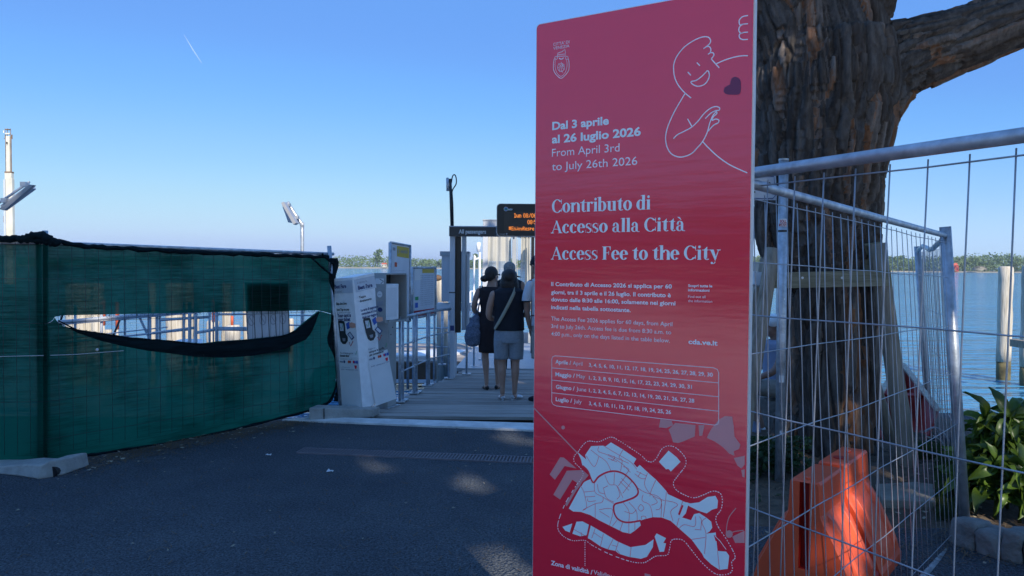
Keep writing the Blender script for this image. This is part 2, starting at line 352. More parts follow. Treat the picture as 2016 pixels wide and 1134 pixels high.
    c2.color_ramp.elements[1].position = .7; c2.color_ramp.elements[1].color = (1.35, 1.3, 1.25, 1); L.new(n.outputs[0], c2.inputs[0])
    mx = N.new('ShaderNodeMix'); mx.data_type = 'RGBA'; mx.blend_type = 'MULTIPLY'; mx.inputs[0].default_value = 1
    L.new(c1.outputs[0], mx.inputs[6]); L.new(c2.outputs[0], mx.inputs[7]); L.new(mx.outputs[2], b.inputs['Base Color'])
    b.inputs['Roughness'].default_value = .9; b.inputs['Specular IOR Level'].default_value = .25
    bp = N.new('ShaderNodeBump'); bp.inputs['Strength'].default_value = .8; bp.inputs['Distance'].default_value = .02; L.new(n.outputs[0], bp.inputs['Height']); L.new(bp.outputs[0], b.inputs['Normal'])
    M['bark'] = mt
    # LEDs
    for k, c, s in (('led', (1, .30, .05), 1.5),):
        mt, nt, b = newmat('amber_led'); b.inputs['Base Color'].default_value = (.3, .05, .01, 1)
        b.inputs['Emission Color'].default_value = (*c, 1); b.inputs['Emission Strength'].default_value = s; M[k] = mt
special()

# text as flat print on a plane given by (origin, right, up)
def text_mesh(body, size=1.0, bold=0.0):
    cu = bpy.data.curves.new('t', 'FONT'); cu.body = body; cu.size = size; cu.offset = bold*size; cu.resolution_u = 3
    o = bpy.data.objects.new('t', cu)
    me = bpy.data.meshes.new_from_object(o)
    bpy.data.objects.remove(o); bpy.data.curves.remove(cu)
    n = len(me.vertices); a = np.empty(n*3); me.vertices.foreach_get('co', a); a = a.reshape(-1, 3)
    fs = [tuple(p.vertices) for p in me.polygons]
    bpy.data.meshes.remove(me)
    return a, fs
CAPH = None
def text_on(name, mat, parent, body, A, B, caph, fr, bold=0.0, lift=.001, into=None):
    """print body with its baseline from A to B (points on the plane), cap height in metres"""
    global CAPH
    if CAPH is None:
        a, _ = text_mesh('H'); CAPH = a[:, 1].max()-a[:, 1].min()
    a, fs = text_mesh(body, 1.0, bold)
    x0, x1 = a[:, 0].min(), a[:, 0].max(); O, R, U, Nn = fr
    A = V(A); B = V(B); wd = (B-A).dot(R); sx = wd/(x1-x0); sy = caph/CAPH
    z = ((A-O).dot(U)+(B-O).dot(U))/2; x = (A-O).dot(R)
    mb = into if into is not None else MB()
    mb.add([O + R*(x+(v[0]-x0)*sx) + U*(z+v[1]*sy) + Nn*lift for v in a], fs)
    return mb if into is not None else mb.build(name, mat, parent, fix=False)
def ribbon(mb, pts, wd, fr, lift, closed=False):
    """flat line of width wd along points on the plane fr"""
    O, R, U, Nn = fr; P = [(((p-O).dot(R)), ((p-O).dot(U))) for p in pts]
    if closed: P = P+[P[0]]
    n = len(P); vs = []
    if not hasattr(wd, '__len__'): wd = [wd]*n
    for i in range(n):
        a = P[max(i-1, 0)]; b = P[min(i+1, n-1)]
        if closed and i in (0, n-1): a = P[n-2]; b = P[1]
        dx, dy = b[0]-a[0], b[1]-a[1]; l = math.hypot(dx, dy) or 1; nx, ny = -dy/l*wd[i]/2, dx/l*wd[i]/2
        for s in (1, -1): vs.append(O + R*(P[i][0]+nx*s) + U*(P[i][1]+ny*s) + Nn*lift)
    mb.add(vs, [(2*i, 2*i+1, 2*i+3, 2*i+2) for i in range(n-1)])
def spline(pts, k=5, closed=False):
    pts = [V(p) for p in pts]; n = len(pts); outp = []
    for i in range(n if closed else n-1):
        p0 = pts[(i-1) % n] if closed or i > 0 else pts[0]; p1 = pts[i]; p2 = pts[(i+1) % n]
        p3 = pts[(i+2) % n] if closed or i+2 < n else pts[-1]
        for j in range(k):
            t = j/k; outp.append(.5*((2*p1)+(p2-p0)*t+(2*p0-5*p1+4*p2-p3)*t*t+(3*p1-p0-3*p2+p3)*t**3))
    if not closed: outp.append(pts[-1])
    return outp
def interp(tab, x):
    if x <= tab[0][0]: return tab[0][1]
    for (a, b), (c, d) in zip(tab, tab[1:]):
        if x <= c: return b+(d-b)*(x-a)/(c-a)
    return tab[-1][1]
# ================================================================ SETTING
M['bounce_stone'] = mat('pale_bounce_stone', (.70, .66, .60), .85, var=.10, scale=2)  # pale stone of the added, unseen paving that bounces sunlight
WZ = -0.8
def sheet(name, mat, pts, z):
    mb = MB(); mb.flat([(p[0], p[1], z) for p in pts]); return tag(mb.build(name, mat), kind='structure')
# water: out to the horizon
mb = MB(); mb.add([(-2900, -95, WZ), (2900, -95, WZ), (2900, 2900, WZ), (-2900, 2900, WZ)], [(0, 1, 2, 3)])
tag(mb.build('water', M['water']), kind='structure')
# quay ground as a slab with a vertical sea wall
EDGE = [G(0, 800), G(520, 829), G(640, 829)]
edge = [V((-60, 8.35, 0)), V((-1.95, 8.15, 0)), V((2.3, 7.75, 0)), V((2.6, 8.35, 0)), V((5, 8.7, 0)), V((9, 8.2, 0)), V((60, 9.5, 0))]
poly = edge + [V((60, -90, 0)), V((-60, -90, 0))]
mb = MB(); mb.prism([(p.x, p.y, 0) for p in poly], (0, 0, -1.6))
tag(mb.build('quay_ground', M['asphalt']), kind='structure')
# planting bed: uneven soil sheet
def bedz(x, y):
    e = min(1, max(0, (y-4.75)/.5)) * min(1, max(0, (8.5-y)/.4)) * min(1, max(0, (x-1.25)/.35))
    return -.01 + e*(.05+.05*noise.noise(V((x*1.3, y*1.3, 0))) + .02*noise.noise(V((x*6, y*6, 3)))) + .10*math.exp(-((x-2.65)**2+(y-6.45)**2)/.9)
mb = MB(); mb.grid(lambda s, t: (1.2+s*9, 4.35+t*4.0, max(.004, bedz(1.2+s*9, 4.35+t*4.0)) if 4.75 < 4.35+t*4 else bedz(1.2+s*9, 4.35+t*4.0)), 90, 40)
tag(mb.build('planting_bed', M['soil'], smooth=True), kind='structure')
# stone sill between asphalt and deck
mb = MB(); a, b_, c, d = G(555, 829), G(1075, 851), G(1075, 837), G(620, 824)
dirx = (b_-a); 
b2 = a + dirx*2.2; c2 = d + (c-d)*2.45
mb.prism([(p.x, p.y, .022) for p in (a, b2, c2, d)], (0, 0, -.5))
tag(mb.build('stone_threshold', M['sill'], bevel=.006), kind='structure')
# deck with planks
deck = root('boarding_deck', (0, 8.5, 0), None, None); deck['kind'] = 'structure'
y = 8.33; i = 0
while y < 13.6:
    xl = -1.62 + (y-8.3)*.235; wd = .172
    mb = MB(); z = random.uniform(-.006, .004)
    sk = .02 * (1 if y < 9 else .4)
    mb.hexa([(xl, y+.10*0, z-.04), (3.0, y-.16*0, z-.04), (3.0, y+wd, z-.04), (xl, y+wd, z-.04)],
            [(xl, y, z), (3.0, y, z+random.uniform(-.003, .003)), (3.0, y+wd, z), (xl, y+wd, z)])
    mb.build('plank', M['plank'], deck, bevel=.004)
    y += wd+.014; i += 1
mb = MB(); mb.box((.7, 11.0, -.2), (3.4, 5.2, .26)); mb.build('deck_frame', M['plankbrown'], deck)
# metal ramp beyond
ramp = root('gangway_ramp', (0, 13.6, 0), None, None); ramp['kind'] = 'structure'
mb = MB(); a = [(-.9, 12.1, .02), (2.8, 12.1, .02), (2.8, 16.8, -.05), (-.75, 16.8, -.05)]
mb.hexa([V(p)-V((0, 0, .05)) for p in a], a); mb.build('ramp_plate', M['greypaint'], ramp)
# floating pontoon, left
pont = root('floating_pontoon', (-2, 16, WZ), 'low floating pontoon with brown timber edge left of the portal', 'pontoon')
y = 15.2
for k in range(16):
    mb = MB(); mb.box((-1.9, y, -.27), (3.4, .2, .05)); mb.build('plank', M['plank'], pont); y += .215
mb = MB(); mb.box((-1.9, 15.02, -.47), (3.5, .12, .42)); mb.build('edge_beam', M['plankbrown'], pont)
mb = MB(); mb.box((-1.9, 14.9, -.62), (3.5, .06, .06)); mb.build('rubbing_strip', M['offwhite'], pont)
mb = MB(); mb.prism([(-1.75, 16.9, -.21), (-2.9, 15.7, -.21), (-1.3, 15.7, -.21), (-.9, 16.9, -.21)], (0, 0, -.05)); mb.build('landing_plate', M['offwhite'], pont)
for s in (-1, 1):
    mb = MB(); mb.cyl((-2.2+s*1.5, 15.2, -.7), (-2.2+s*1.5, 18.4, -.7), .35, n=16); mb.build('float', M['darkgrey'], pont)

# ---------------------------------------------------------------- far shore
def far_tree(cx, cy, z0, h, rx, seed, name='far_tree', mat_='farleaf', label='', cat='tree', group=None, crown0=.25, n=260, leaf=.7, narrow=False):
    rnd = random.Random(seed)
    rt = root(name, (cx, cy, z0), label, cat, group)
    mb = MB(); mb.cyl((cx, cy, z0), (cx, cy, z0+h*.6), .3, .12, 6); mb.build('trunk', M['bark'], rt)
    mb = MB(); mb2 = mb
    lobes = [(V((rnd.uniform(-.55, .55)*rx, rnd.uniform(-.5, .5)*rx, rnd.uniform(crown0+.12, .85)*h)), rnd.uniform(.35, .6)*rx) for _ in range(7)]
    if narrow: lobes = [(V((rnd.uniform(-.2, .2)*rx, 0, q*h)), rx*(1.1-q*.7)) for q in (.2, .35, .5, .65, .8, .92)]
    for _ in range(n):
        c, r = rnd.choice(lobes); d = V((rnd.gauss(0, 1), rnd.gauss(0, 1), rnd.gauss(0, 1))).normalized()*r*rnd.uniform(.6, 1.08)
        p = V((cx, cy, z0)) + c + V((d.x, d.y, d.z*.8)); s = leaf*rnd.uniform(.6, 1.3)
        a = V((rnd.gauss(0, 1), rnd.gauss(0, 1), rnd.gauss(0, 1))).normalized(); b = a.orthogonal().normalized(); c_ = a.cross(b)
        mb.add([p+b*s, p-b*s*.5+c_*s, p-b*s*.6-c_*s*.9], [(0, 1, 2)])
    mb.build('crown', M[mat_], rt, fix=False)
    return rt
def shore(x0, x1, y, wid, name, label, seed, hmin, hmax, bushrow, nt_):
    rnd = random.Random(seed)
    mb = MB(); N_ = 60
    pts = [(x0+(x1-x0)*i/N_, y+rnd.uniform(-3, 3)) for i in range(N_+1)]
    vs = [(px_, py_, WZ-.3) for px_, py_ in pts]+[(px_, py_+3, WZ+.55+rnd.uniform(0, .3)) for px_, py_ in pts]+[(px_, py_+wid, WZ+1.2) for px_, py_ in pts]
    n = N_+1; mb.add(vs, [(j*n+i, j*n+i+1, (j+1)*n+i+1, (j+1)*n+i) for j in range(2) for i in range(N_)])
    tag(mb.build(name, M['sand']), kind='structure')
    mb = MB()
    for i in range(bushrow):
        bx = rnd.uniform(x0, x1); by = y+rnd.uniform(5, wid*.9)
        big = .55+.45*noise.noise(V((bx*.012, seed, 0)))+.25*noise.noise(V((bx*.05, seed, 7)))
        hh = hmin+(hmax-hmin)*max(0, big)*rnd.uniform(.6, 1.1)
        for _ in range(26):
            d = V((rnd.gauss(0, 1), rnd.gauss(0, 1), rnd.gauss(0, 1))).normalized()
            p = V((bx+d.x*hh*.75, by+d.y*hh*.6, WZ+.9+hh*.5+d.z*hh*.5)); s = rnd.uniform(.4, 1.0)
            a = V((rnd.gauss(0, 1), rnd.gauss(0, 1), rnd.gauss(0, 1))).normalized(); b = a.orthogonal(); b.normalize(); c_ = a.cross(b)
            mb.add([p+b*s, p-b*s*.5+c_*s, p-b*s*.6-c_*s*.9], [(0, 1, 2)])
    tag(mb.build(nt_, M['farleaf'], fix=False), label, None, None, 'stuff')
def FX(px, Y): return (px-1008)/F*Y
shore(FX(-200, 600), FX(1420, 600), 600, 60, 'far_shore', 'low green scrub along the far shore of the lagoon at left', 3, 3.0, 11.0, 1000, 'far_scrub')
shore(FX(1380, 560), FX(2500, 560), 560, 60, 'near_island_shore', 'green woods along the far shore behind the tree and fence at right', 5, 5, 15, 1300, 'far_woods')
for px, h, rx, lab, nr in ((743, 15.5, 5.6, 'single tall round tree standing over the far scrub left of the boards', False),
                       (935, 11, 3.4, 'pointed far tree seen just right of the grey portal column', True),
                       (868, 5.5, 3.5, 'low round far tree left of the grey portal column', False),
                       (1500, 12.5, 8, 'round far tree seen between the red sign and the big trunk', False),
                       (1775, 12, 6.5, 'dark far tree right behind the mesh panel top corner', False),
                       (1752, 11, 4.5, 'far tree just right of the big trunk across the water', False),
                       (1899, 12.0, 5.5, 'tallest round far tree right of the leaning fence post', False),
                       (1884, 10.5, 2.2, 'narrow dark far tree right beside the leaning fence post', True),
                       (1925, 9.5, 4.5, 'rounded far tree left of the sunlit mooring pile', False),
                       (1995, 12.0, 6, 'broad pale far tree at the right edge of the picture', False),
                       (1945, 8, 4, 'low far tree just left of the pile top', False)):
    Y = 615 if px < 1400 else 580
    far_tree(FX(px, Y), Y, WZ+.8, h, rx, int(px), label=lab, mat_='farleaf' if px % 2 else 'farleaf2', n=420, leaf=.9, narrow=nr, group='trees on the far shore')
# houses across the water
for px, Y, w_, h_, colr, lab in ((757, 606, 3.6, 3.6, 'orangered', 'tiny orange-roofed house among the trees across the water'),
                            (1876, 566, 4.5, 6.2, 'red', 'small red-walled house on the far shore beside the leaning post')):
    x = FX(px, Y); rt = root('far_house', (x, Y, WZ+.8), lab, 'house')
    mb = MB(); mb.box((x, Y, WZ+.8+h_*.35), (w_, 6, h_*.7)); mb.build('wall', M['cream'] if px < 1000 else M['red'], rt)
    mb = MB(); zt = WZ+.8+h_*.7
    mb.add([(x-w_*.56, Y-3.3, zt), (x+w_*.56, Y-3.3, zt), (x+w_*.56, Y+3.3, zt), (x-w_*.56, Y+3.3, zt), (x-w_*.56, Y, zt+h_*.3), (x+w_*.56, Y, zt+h_*.3)],
           [(0, 1, 5, 4), (2, 3, 4, 5), (0, 4, 3), (1, 2, 5), (0, 3, 2, 1)]); mb.build('roof', M['orangered'], rt)
    for k in (-.25, .25):
        mb = MB(); mb.box((x+w_*k, Y-3.02, WZ+.8+h_*.38), (.8, .06, 1.1)); mb.build('window', M['darkgrey'], rt)
mb = MB(); xx = FX(1928, 553); Y = 553
for i in range(420):
    d = V((random.gauss(0, 1), random.gauss(0, 1), random.gauss(0, 1))).normalized(); p = V((xx+d.x*5.2, Y+d.y*3, WZ+1.9+abs(d.z)*2.8)); s = .7
    a = d.orthogonal().normalized(); b = a.cross(d); mb.add([p+b*s, p-b*s*.5+a*s, p-b*s*.6-a*s*.9], [(0, 1, 2)])
tag(mb.build('reed_thicket', M['sand'], fix=False), 'dry straw-coloured thicket at the waterline on the far shore', 'bush')

# ---------------------------------------------------------------- big tree
def P(px, py, Y=6.5): return at(px, py, Y)
def limb(mb, pts, n=22):
    c = [at(p[0], p[1], p[3] if len(p) > 3 else 6.5) for p in pts]; r = [p[2]/F*(p[3] if len(p) > 3 else 6.5) for p in pts]
    k = 5; cs = spline(c, k); rs = [interp([(i*k, q) for i, q in enumerate(r)], j) for j in range(len(cs))]
    mb.tube(cs, rs, n); return cs, rs
TR = MB(); SK = []
SK.append(limb(TR, [(1640, 965, 104), (1636, 915, 90), (1632, 860, 84), (1634, 700, 84), (1632, 560, 88), (1616, 450, 104), (1608, 350, 116), (1614, 250, 129), (1618, 170, 138), (1612, 90, 128)]))
SK.append(limb(TR, [(1650, 215, 105), (1720, 145, 84), (1800, 108, 66), (1880, 82, 58), (1960, 52, 55), (2060, 8, 52, 6.5), (2200, -70, 46, 6.6), (2400, -220, 34, 6.6), (2560, -420, 20, 6.4)]))
SK.append(limb(TR, [(1625, 160, 110), (1650, 70, 88), (1678, 0, 72), (1720, -110, 62), (1760, -300, 50), (1820, -560, 34, 6.2), (1900, -800, 18, 6.0)]))
SK.append(limb(TR, [(1605, 170, 118), (1560, 60, 96), (1510, -50, 78), (1450, -220, 62, 6.4), (1400, -450, 44, 6.0), (1380, -700, 26, 5.6)]))
SK.append(limb(TR, [(1560, 820, 34), (1548, 900, 36), (1528, 945, 30, 6.3), (1500, 975, 18, 6.1)]))
SK.append(limb(TR, [(1690, 850, 26), (1712, 895, 28), (1765, 925, 24, 6.3), (1830, 925, 22, 6.3), (1900, 945, 12, 6.4)]))
SK.append(limb(TR, [(1660, 860, 40), (1700, 935, 36, 6.2), (1745, 985, 22, 6.0)]))
SK.append(limb(TR, [(1545, 430, 30), (1515, 400, 26), (1504, 440, 20), (1514, 500, 16), (1545, 560, 16)]))
me = remeshed(TR, .013, 6, 'tree_trunk')
n = len(me.vertices); co = np.empty(n*3); me.vertices.foreach_get('co', co); co = co.reshape(-1, 3)
no = np.empty(n*3); me.vertex_normals.foreach_get('vector', no); no = no.reshape(-1, 3)
sp = []; 
for cs, rs in SK:
    s = 0; base = random.uniform(0, 50)
    for i, c in enumerate(cs):
        t = (cs[min(i+1, len(cs)-1)]-cs[max(i-1, 0)]).normalized()
        if i: s += (c-cs[i-1]).length
        a = t.cross(V((.2, 1, .1))).normalized(); sp.append((*c, *t, *a, rs[i], base+s))
sp = np.array(sp)
best = np.full(n, 1e9); idx = np.zeros(n, int)
for j in range(len(sp)):
    d = np.linalg.norm(co-sp[j, :3], axis=1)/sp[j, 9]; mk = d < best; best[mk] = d[mk]; idx[mk] = j
S = sp[idx]; rel = co-S[:, :3]; T = S[:, 3:6]; A = S[:, 6:9]; B = np.cross(T, A)
al = (rel*T).sum(1); ca = (rel*A).sum(1); cb = (rel*B).sum(1)
along = S[:, 10]+al; th = np.arctan2(cb, ca); R = S[:, 9]
plate = np.zeros(n); disp = np.zeros(n)
# elongated plates: 3-D voronoi stretched along the limb
q = np.stack([np.cos(th)*R*10.5, np.sin(th)*R*10.5, along*1.25], 1)
for i in range(n):
    v = V(q[i]); v += noise.noise_vector(v*.8)*.55; v.z += 0
    ds, pts = noise.voronoi(v, distance_metric='DISTANCE', exponent=2.5)
    e = ds[1]-ds[0]; h = (math.sin(pts[0].x*12.9+pts[0].y*78.2+pts[0].z*37.7)*43758.5) % 1.0
    plate[i] = h
    v2 = V((q[i][0]*2.7, q[i][1]*2.7, q[i][2]*1.9+5)); d2, p2 = noise.voronoi(v2 + noise.noise_vector(v2)*.5); e2 = d2[1]-d2[0]
    f = min(1, e/.22); f = f*f*(3-2*f)
    g = min(1, e2/.25)
    disp[i] = (f*(.034+.022*h) + g*.012*f + .009*noise.noise(V(q[i])*3.3)) - .024
    plate[i] = (h*.75 + .25*((math.sin(p2[0].x*7.1+p2[0].y*3.3+p2[0].z*11.7)*4375.5) % 1.0))
disp *= np.clip(R/.3, .25, 1.0)
co = co + no*disp[:, None]; me.vertices.foreach_set('co', co.ravel())
atr = me.attributes.new('plate', 'FLOAT', 'POINT'); atr.data.foreach_set('value', plate); me.update()
tree = root('bark_tree', (SK[0][0][0].x, 6.5, 0), 'massive dark rough-barked tree with a thick limb reaching right behind the mesh fence', 'tree')
me.materials.clear(); tr_o = link_mesh('trunk', me, M['bark'], tree, True, loc=-V((tree.location)))
tr_o.location = -tree.location

# ---------------------------------------------------------------- foliage overhead and behind (out of frame; casts the shade)
def on_screen(p):
    d = p-CAM; dy = d.dot(f_)
    if dy < .3: return False
    px = 1008+F*d.dot(r_)/dy; py = 567-F*d.dot(u_)/dy
    return -60 < px < 2080 and py > -45
HOLES = []     # (point, radius): gaps where sun comes through
for px, py, r in ((965, 945, .16), (925, 955, .12), (735, 925, .15), (700, 918, .10), (1000, 1112, .16), (960, 1105, .08), (1040, 870, .10), (1010, 862, .06)):
    HOLES.append((G(px, py), r))
HOLES += [(at(1648, 1005, 3.95), .12), (at(1640, 1090, 3.8), .13), (at(60, 500, 6.1), .16), (at(40, 560, 6.1), .09), (at(700, 470, 8.4), .05),
          (at(1620, 850, 6.2), .10), (at(1590, 640, 6.1), .09), (at(1560, 95, 6.0), .07), (at(1600, 140, 6.0), .08), (at(1480, 1040, 5.0), .12), (at(1930, 960, 4.9), .07), (at(1975, 1010, 4.9), .09), (at(1790, 985, 5.6), .10),
          (at(1500, 800, 7.6), .12), (at(1000, 480, 15), 1.4), (at(960, 560, 15), 1.2), (at(1040, 560, 15), 1.0), (at(300, 640, 15.5), 1.8), (at(150, 640, 15.5), 1.5), (at(450, 640, 15.5), 1.8), (at(590, 640, 16), 1.2),
          (at(1980, 640, 17), 1.0), (at(1800, 880, 7.6), .16), (at(1750, 960, 6.0), .08), (at(1880, 700, 4.85), .12), (at(1870, 600, 4.85), .1), (at(20, 700, 6.1), .05), (at(540, 700, 7.8), .10), (at(600, 640, 8.2), .08), (at(600, 418, 12), .8), (at(35, 390, 8.5), .7), (at(1970, 880, 5.2), .05)]
HO = np.array([h[0] for h in HOLES]); HR = np.array([h[1] for h in HOLES]); SN = np.array(SUN)
def crown(parent, blobs, n, leaf, seed, name='crown'):
    rng = np.random.default_rng(seed); P_ = []
    vol = np.array([b[1][0]*b[1][1]*b[1][2] for b in blobs]); vol = vol/vol.sum()
    for k in range(len(blobs)):
        c, r = blobs[k]; m_ = int(n*vol[k]); d = rng.normal(size=(m_, 3)); d /= np.linalg.norm(d, axis=1)[:, None]
        P_.append(np.array(c)+d*np.array(r)*(rng.uniform(.15, 1, m_)**.4)[:, None])
    P_ = np.concatenate(P_); ok = np.ones(len(P_), bool)
    for h, r in zip(HO, HR):
        rel = P_-h; t = rel@SN; ok &= (np.linalg.norm(rel-t[:, None]*SN, axis=1) > r+leaf*.45) | (t < 0) | (rng.random(len(P_)) < .10)
    P_ = P_[ok]; ok = np.array([not on_screen(V(p)) for p in P_]); P_ = P_[ok]; m_ = len(P_)
    a = rng.normal(size=(m_, 3)); a /= np.linalg.norm(a, axis=1)[:, None]; b = np.cross(a, rng.normal(size=(m_, 3))); b /= np.linalg.norm(b, axis=1)[:, None]
    s = leaf*rng.uniform(.7, 1.2, m_)[:, None]
    vs = np.stack([P_-a*s*.7-b*s*.3, P_-a*s*.1-b*s*.65, P_+a*s*.8, P_-a*s*.1+b*s*.65], 1).reshape(-1, 3)
    me = bpy.data.meshes.new(name); off = np.array(parent.location); vs = vs-off
    me.vertices.add(len(vs)); me.vertices.foreach_set('co', vs.ravel()); me.loops.add(4*m_); me.loops.foreach_set('vertex_index', np.arange(4*m_))
    me.polygons.add(m_); me.polygons.foreach_set('loop_start', np.arange(0, 4*m_, 4)); me.update(calc_edges=True)
    return link_mesh(name, me, M['canopy'], parent)
crown(tree, [((5.2, 4.2, 9.4), (2.8, 2.2, 1.3)), ((2.6, 4.6, 10.8), (2.4, 1.8, 1.2)), ((8.0, 6.0, 8.8), (2.6, 2.2, 1.2))], 5000, .26, 1)
def back_tree(x, y, h, lab, blobs, n, seed):
    rt = root('shade_tree', (x, y, 0), lab, 'tree')
    mb = MB(); mb.tube([(x, y, 0), (x+.1, y, h*.3), (x-.1, y+.2, h*.6), (x, y, h*.85)], [.4, .3, .24, .12], 12)
    for bl in blobs:
        c = V(bl[0]); mb.tube([(x, y, h*.45), (x+(c.x-x)*.4, y+(c.y-y)*.4, h*.45+(c.z-h*.45)*.7), c], [.2, .12, .04], 8)
    mb.build('trunk', M['bark'], rt, True)
    crown(rt, blobs, n, .28, seed); return rt
lat = V((.925, .38, 0))
def wall_blobs(offs, zz, r): return [(tuple(V((5.6+.38*1.42*(z-12), -9.3, z))+lat*o), r) for o in offs for z in zz]
back_tree(11.5, -8.5, 17, 'tall leafy tree shading the quay behind the viewpoint at right', wall_blobs((5.2,), (9.2, 12.3, 15.0), (3.0, 2.4, 2.1)), 13000, 2)
back_tree(4.8, -10.0, 17, 'tall leafy tree shading the quay behind the viewpoint, middle one', wall_blobs((-3.0, 1.0), (8.6, 11.8, 14.9), (3.0, 2.4, 2.2)), 24000, 3)
back_tree(-2.0, -12.5, 16, 'tall leafy tree shading the quay behind the viewpoint at left', wall_blobs((-6.6,), (8.6, 11.8, 14.7), (2.8, 2.4, 2.2)), 12000, 4)
# unseen pale paving behind the viewpoint, added to bounce sunlight onto the sign
mb = MB()
mb.add([(-45, -45, .005), (45, -45, .005), (45, -1.0, .005), (-45, -1.0, .005)], [(0, 1, 2, 3)])
tag(mb.build('bounce_paving', M['bounce_stone'], None), kind='structure')

rt = root('reflection_hedge', (-21, -15, 0), 'tall leafy garden hedge far behind the viewpoint at left', 'hedge')  # unseen leafy row, added to darken the lower reflection in the red sign
mb = MB()
for k in range(6): mb.cyl((-28+2.6*k, -7-3.4*k, 0), (-28+2.6*k, -7-3.4*k, 3), .12, .06, 6)
mb.build('stems', M['bark'], rt)['kind'] = 'stuff'
crown(rt, [((-29+1.75*k, -5-2.35*k, 2.2+.3*math.sin(k*2.1)), (2.0, 2.0, 2.4+.5*math.sin(k*1.3))) for k in range(10)], 15000, .3, 8)
# air over the lagoon
mb = MB(); mb.box((0, 1450, 11.2), (6000, 3150, 26)); hz = mb.build('haze', None)
mt = bpy.data.materials.new('thin_haze'); mt.use_nodes = True; mt.node_tree.nodes.clear()
o_ = mt.node_tree.nodes.new('ShaderNodeOutputMaterial'); pv = mt.node_tree.nodes.new('ShaderNodeVolumePrincipled'); pv.inputs['Density'].default_value = .00028; pv.inputs['Color'].default_value = (.82, .90, 1, 1); pv.inputs['Anisotropy'].default_value = .3
mt.node_tree.links.new(pv.outputs[0], o_.inputs['Volume']); hz.data.materials.append(mt); hz['kind'] = 'stuff'; hz['label'] = 'thin pale blue haze over the lagoon'
# ================================================================ OBJECTS
# ---------------------------------------------------------------- red information sign
SL = V((.069, 2.30, 0)); SR = V((.612, 1.967, 0))
def signplane():
    e = (SR-SL).normalized(); n_ = V((e.y, -e.x, 0)).normalized()
    if n_.y > 0: n_ = -n_
    return e, n_
SE, SNm = signplane(); UZ = V((0, 0, 1))
SW = (SR-SL).length; ZT = onplane(1053, 50, SL, SNm).z
sfr = (SL, SE, UZ, SNm)
sign = root('information_totem', (SL.x, SL.y, 0), 'tall glossy red access fee sign with pale blue and lavender print', 'sign')
def sp(px, py): return onplane(px, py, SL, SNm)
TH = .03
def rr(w0, w1, z0, z1, r, k=6):
    o = []
    for cx, cz, a0 in ((w1-r, z1-r, 0), (w0+r, z1-r, 90), (w0+r, z0+r, 180), (w1-r, z0+r, 270)):
        for i in range(k+1):
            a = math.radians(a0+90*i/k); o.append((cx+r*math.cos(a), cz+r*math.sin(a)))
    return o
mb = MB(); mb.prism([SL + SE*u + UZ*z for u, z in rr(0, SW, .06, ZT, .012)], -SNm*TH); mb.build('panel', M['signred'], sign)
mb = MB(); mb.prism([SL + SE*u + UZ*z - SNm*(.003) for u, z in rr(-.0028, SW+.0028, .057, ZT+.0028, .013)], -SNm*(TH-.006)); mb.build('edge_trim', M['sticker'], sign)
mb = MB(); mb.box(SL+SE*SW/2+UZ*.03-SNm*.015, (SW*1.0, .35, .06), Matrix.Rotation(math.atan2(SE.y, SE.x), 3, 'Z')); mb.build('foot_plate', M['darkgrey'], sign)
for u in (.06, SW-.06):
    mb = MB(); mb.box(SL+SE*u+UZ*1.2-SNm*(TH+.02), (.03, .03, 2.3), Matrix.Rotation(math.atan2(SE.y, SE.x), 3, 'Z')); mb.build('post', M['steel'], sign)
PXM = 2.13/F       # metres per pixel, roughly
def T(name, s, ax, ay, bx, by, cap, mt, bold=0, into=None, lift=.0012):
    return text_on(name, M[mt] if mt else None, sign, s, sp(ax, ay), sp(bx, by), (sp((ax+bx)/2, (ay+by)/2-cap).z-sp((ax+bx)/2, (ay+by)/2).z), sfr, bold, lift, into)
T('date_text', 'Dal 3 aprile', 1087.6, 256, 1199, 244.5, 15, 'titleblue', .032)
T('date_text', 'al 26 luglio 2026', 1087, 282.7, 1262, 266, 15.5, 'titleblue', .032)
T('date_text', 'From April 3rd', 1087, 309.6, 1220, 297, 15.5, 'lavender')
T('date_text', 'to July 26th 2026', 1087, 336.4, 1255, 323.5, 15.5, 'lavender')
tb = MB()
for a in (('Il Contributo di Accesso 2026 si applica per 60', 1085.5, 562.8, 1323, 567.8), ('giorni, tra il 3 aprile e il 26 luglio. Il contributo è', 1085.5, 579.8, 1321, 583.8),
          ('dovuto dalle 8:30 alle 16:00, solamente nei giorni', 1085.5, 594, 1330, 600), ('indicati nella tabella sottostante.', 1085.5, 608.5, 1242, 614)):
    T('', *a, 7.6, None, .026, tb)
tb.build('italian_text', M['lavender'], sign, fix=False)
tb = MB()
for a in (('The Access Fee 2026 applies for 60 days, from April', 1085.5, 631.7, 1324, 641), ('3rd to July 26th. Access fee is due from 8:30 a.m. to', 1085.5, 645.6, 1321.6, 658),
          ('4:00 p.m., only on the days listed in the table below.', 1085.5, 661, 1319, 674)):
    T('', *a, 7.8, None, .004, tb)
tb.build('english_text', M['lavender'], sign, fix=False)
tb = MB()
for a in (('Scopri tutte le', 1355, 564.4, 1402.5, 566, 5, None, .03), ('informazioni', 1355, 573, 1397, 574.6, 5, None, .03), ('Find out all', 1355, 586, 1389, 587, 5, None, 0), ('the information', 1355, 594.6, 1402.5, 596, 5, None, 0),
          ('cda.ve.it', 1355.5, 676.4, 1413, 680.4, 9, None, .03)):
    T('side_text', *a[:6], 'lavender', a[7])
tb = MB()
T('', "CITTA' DI", 1089.5, 89.5, 1121.3, 86.4, 5.6, None, 0, tb); T('', 'VENEZIA', 1089.5, 98, 1121.3, 93.5, 5.6, None, 0, tb)
def c1(x, y): return sp(1050+x/3.24, y/3.24)
def c3(x, y): return sp(1050+x/4.688, 680+y/4.688)
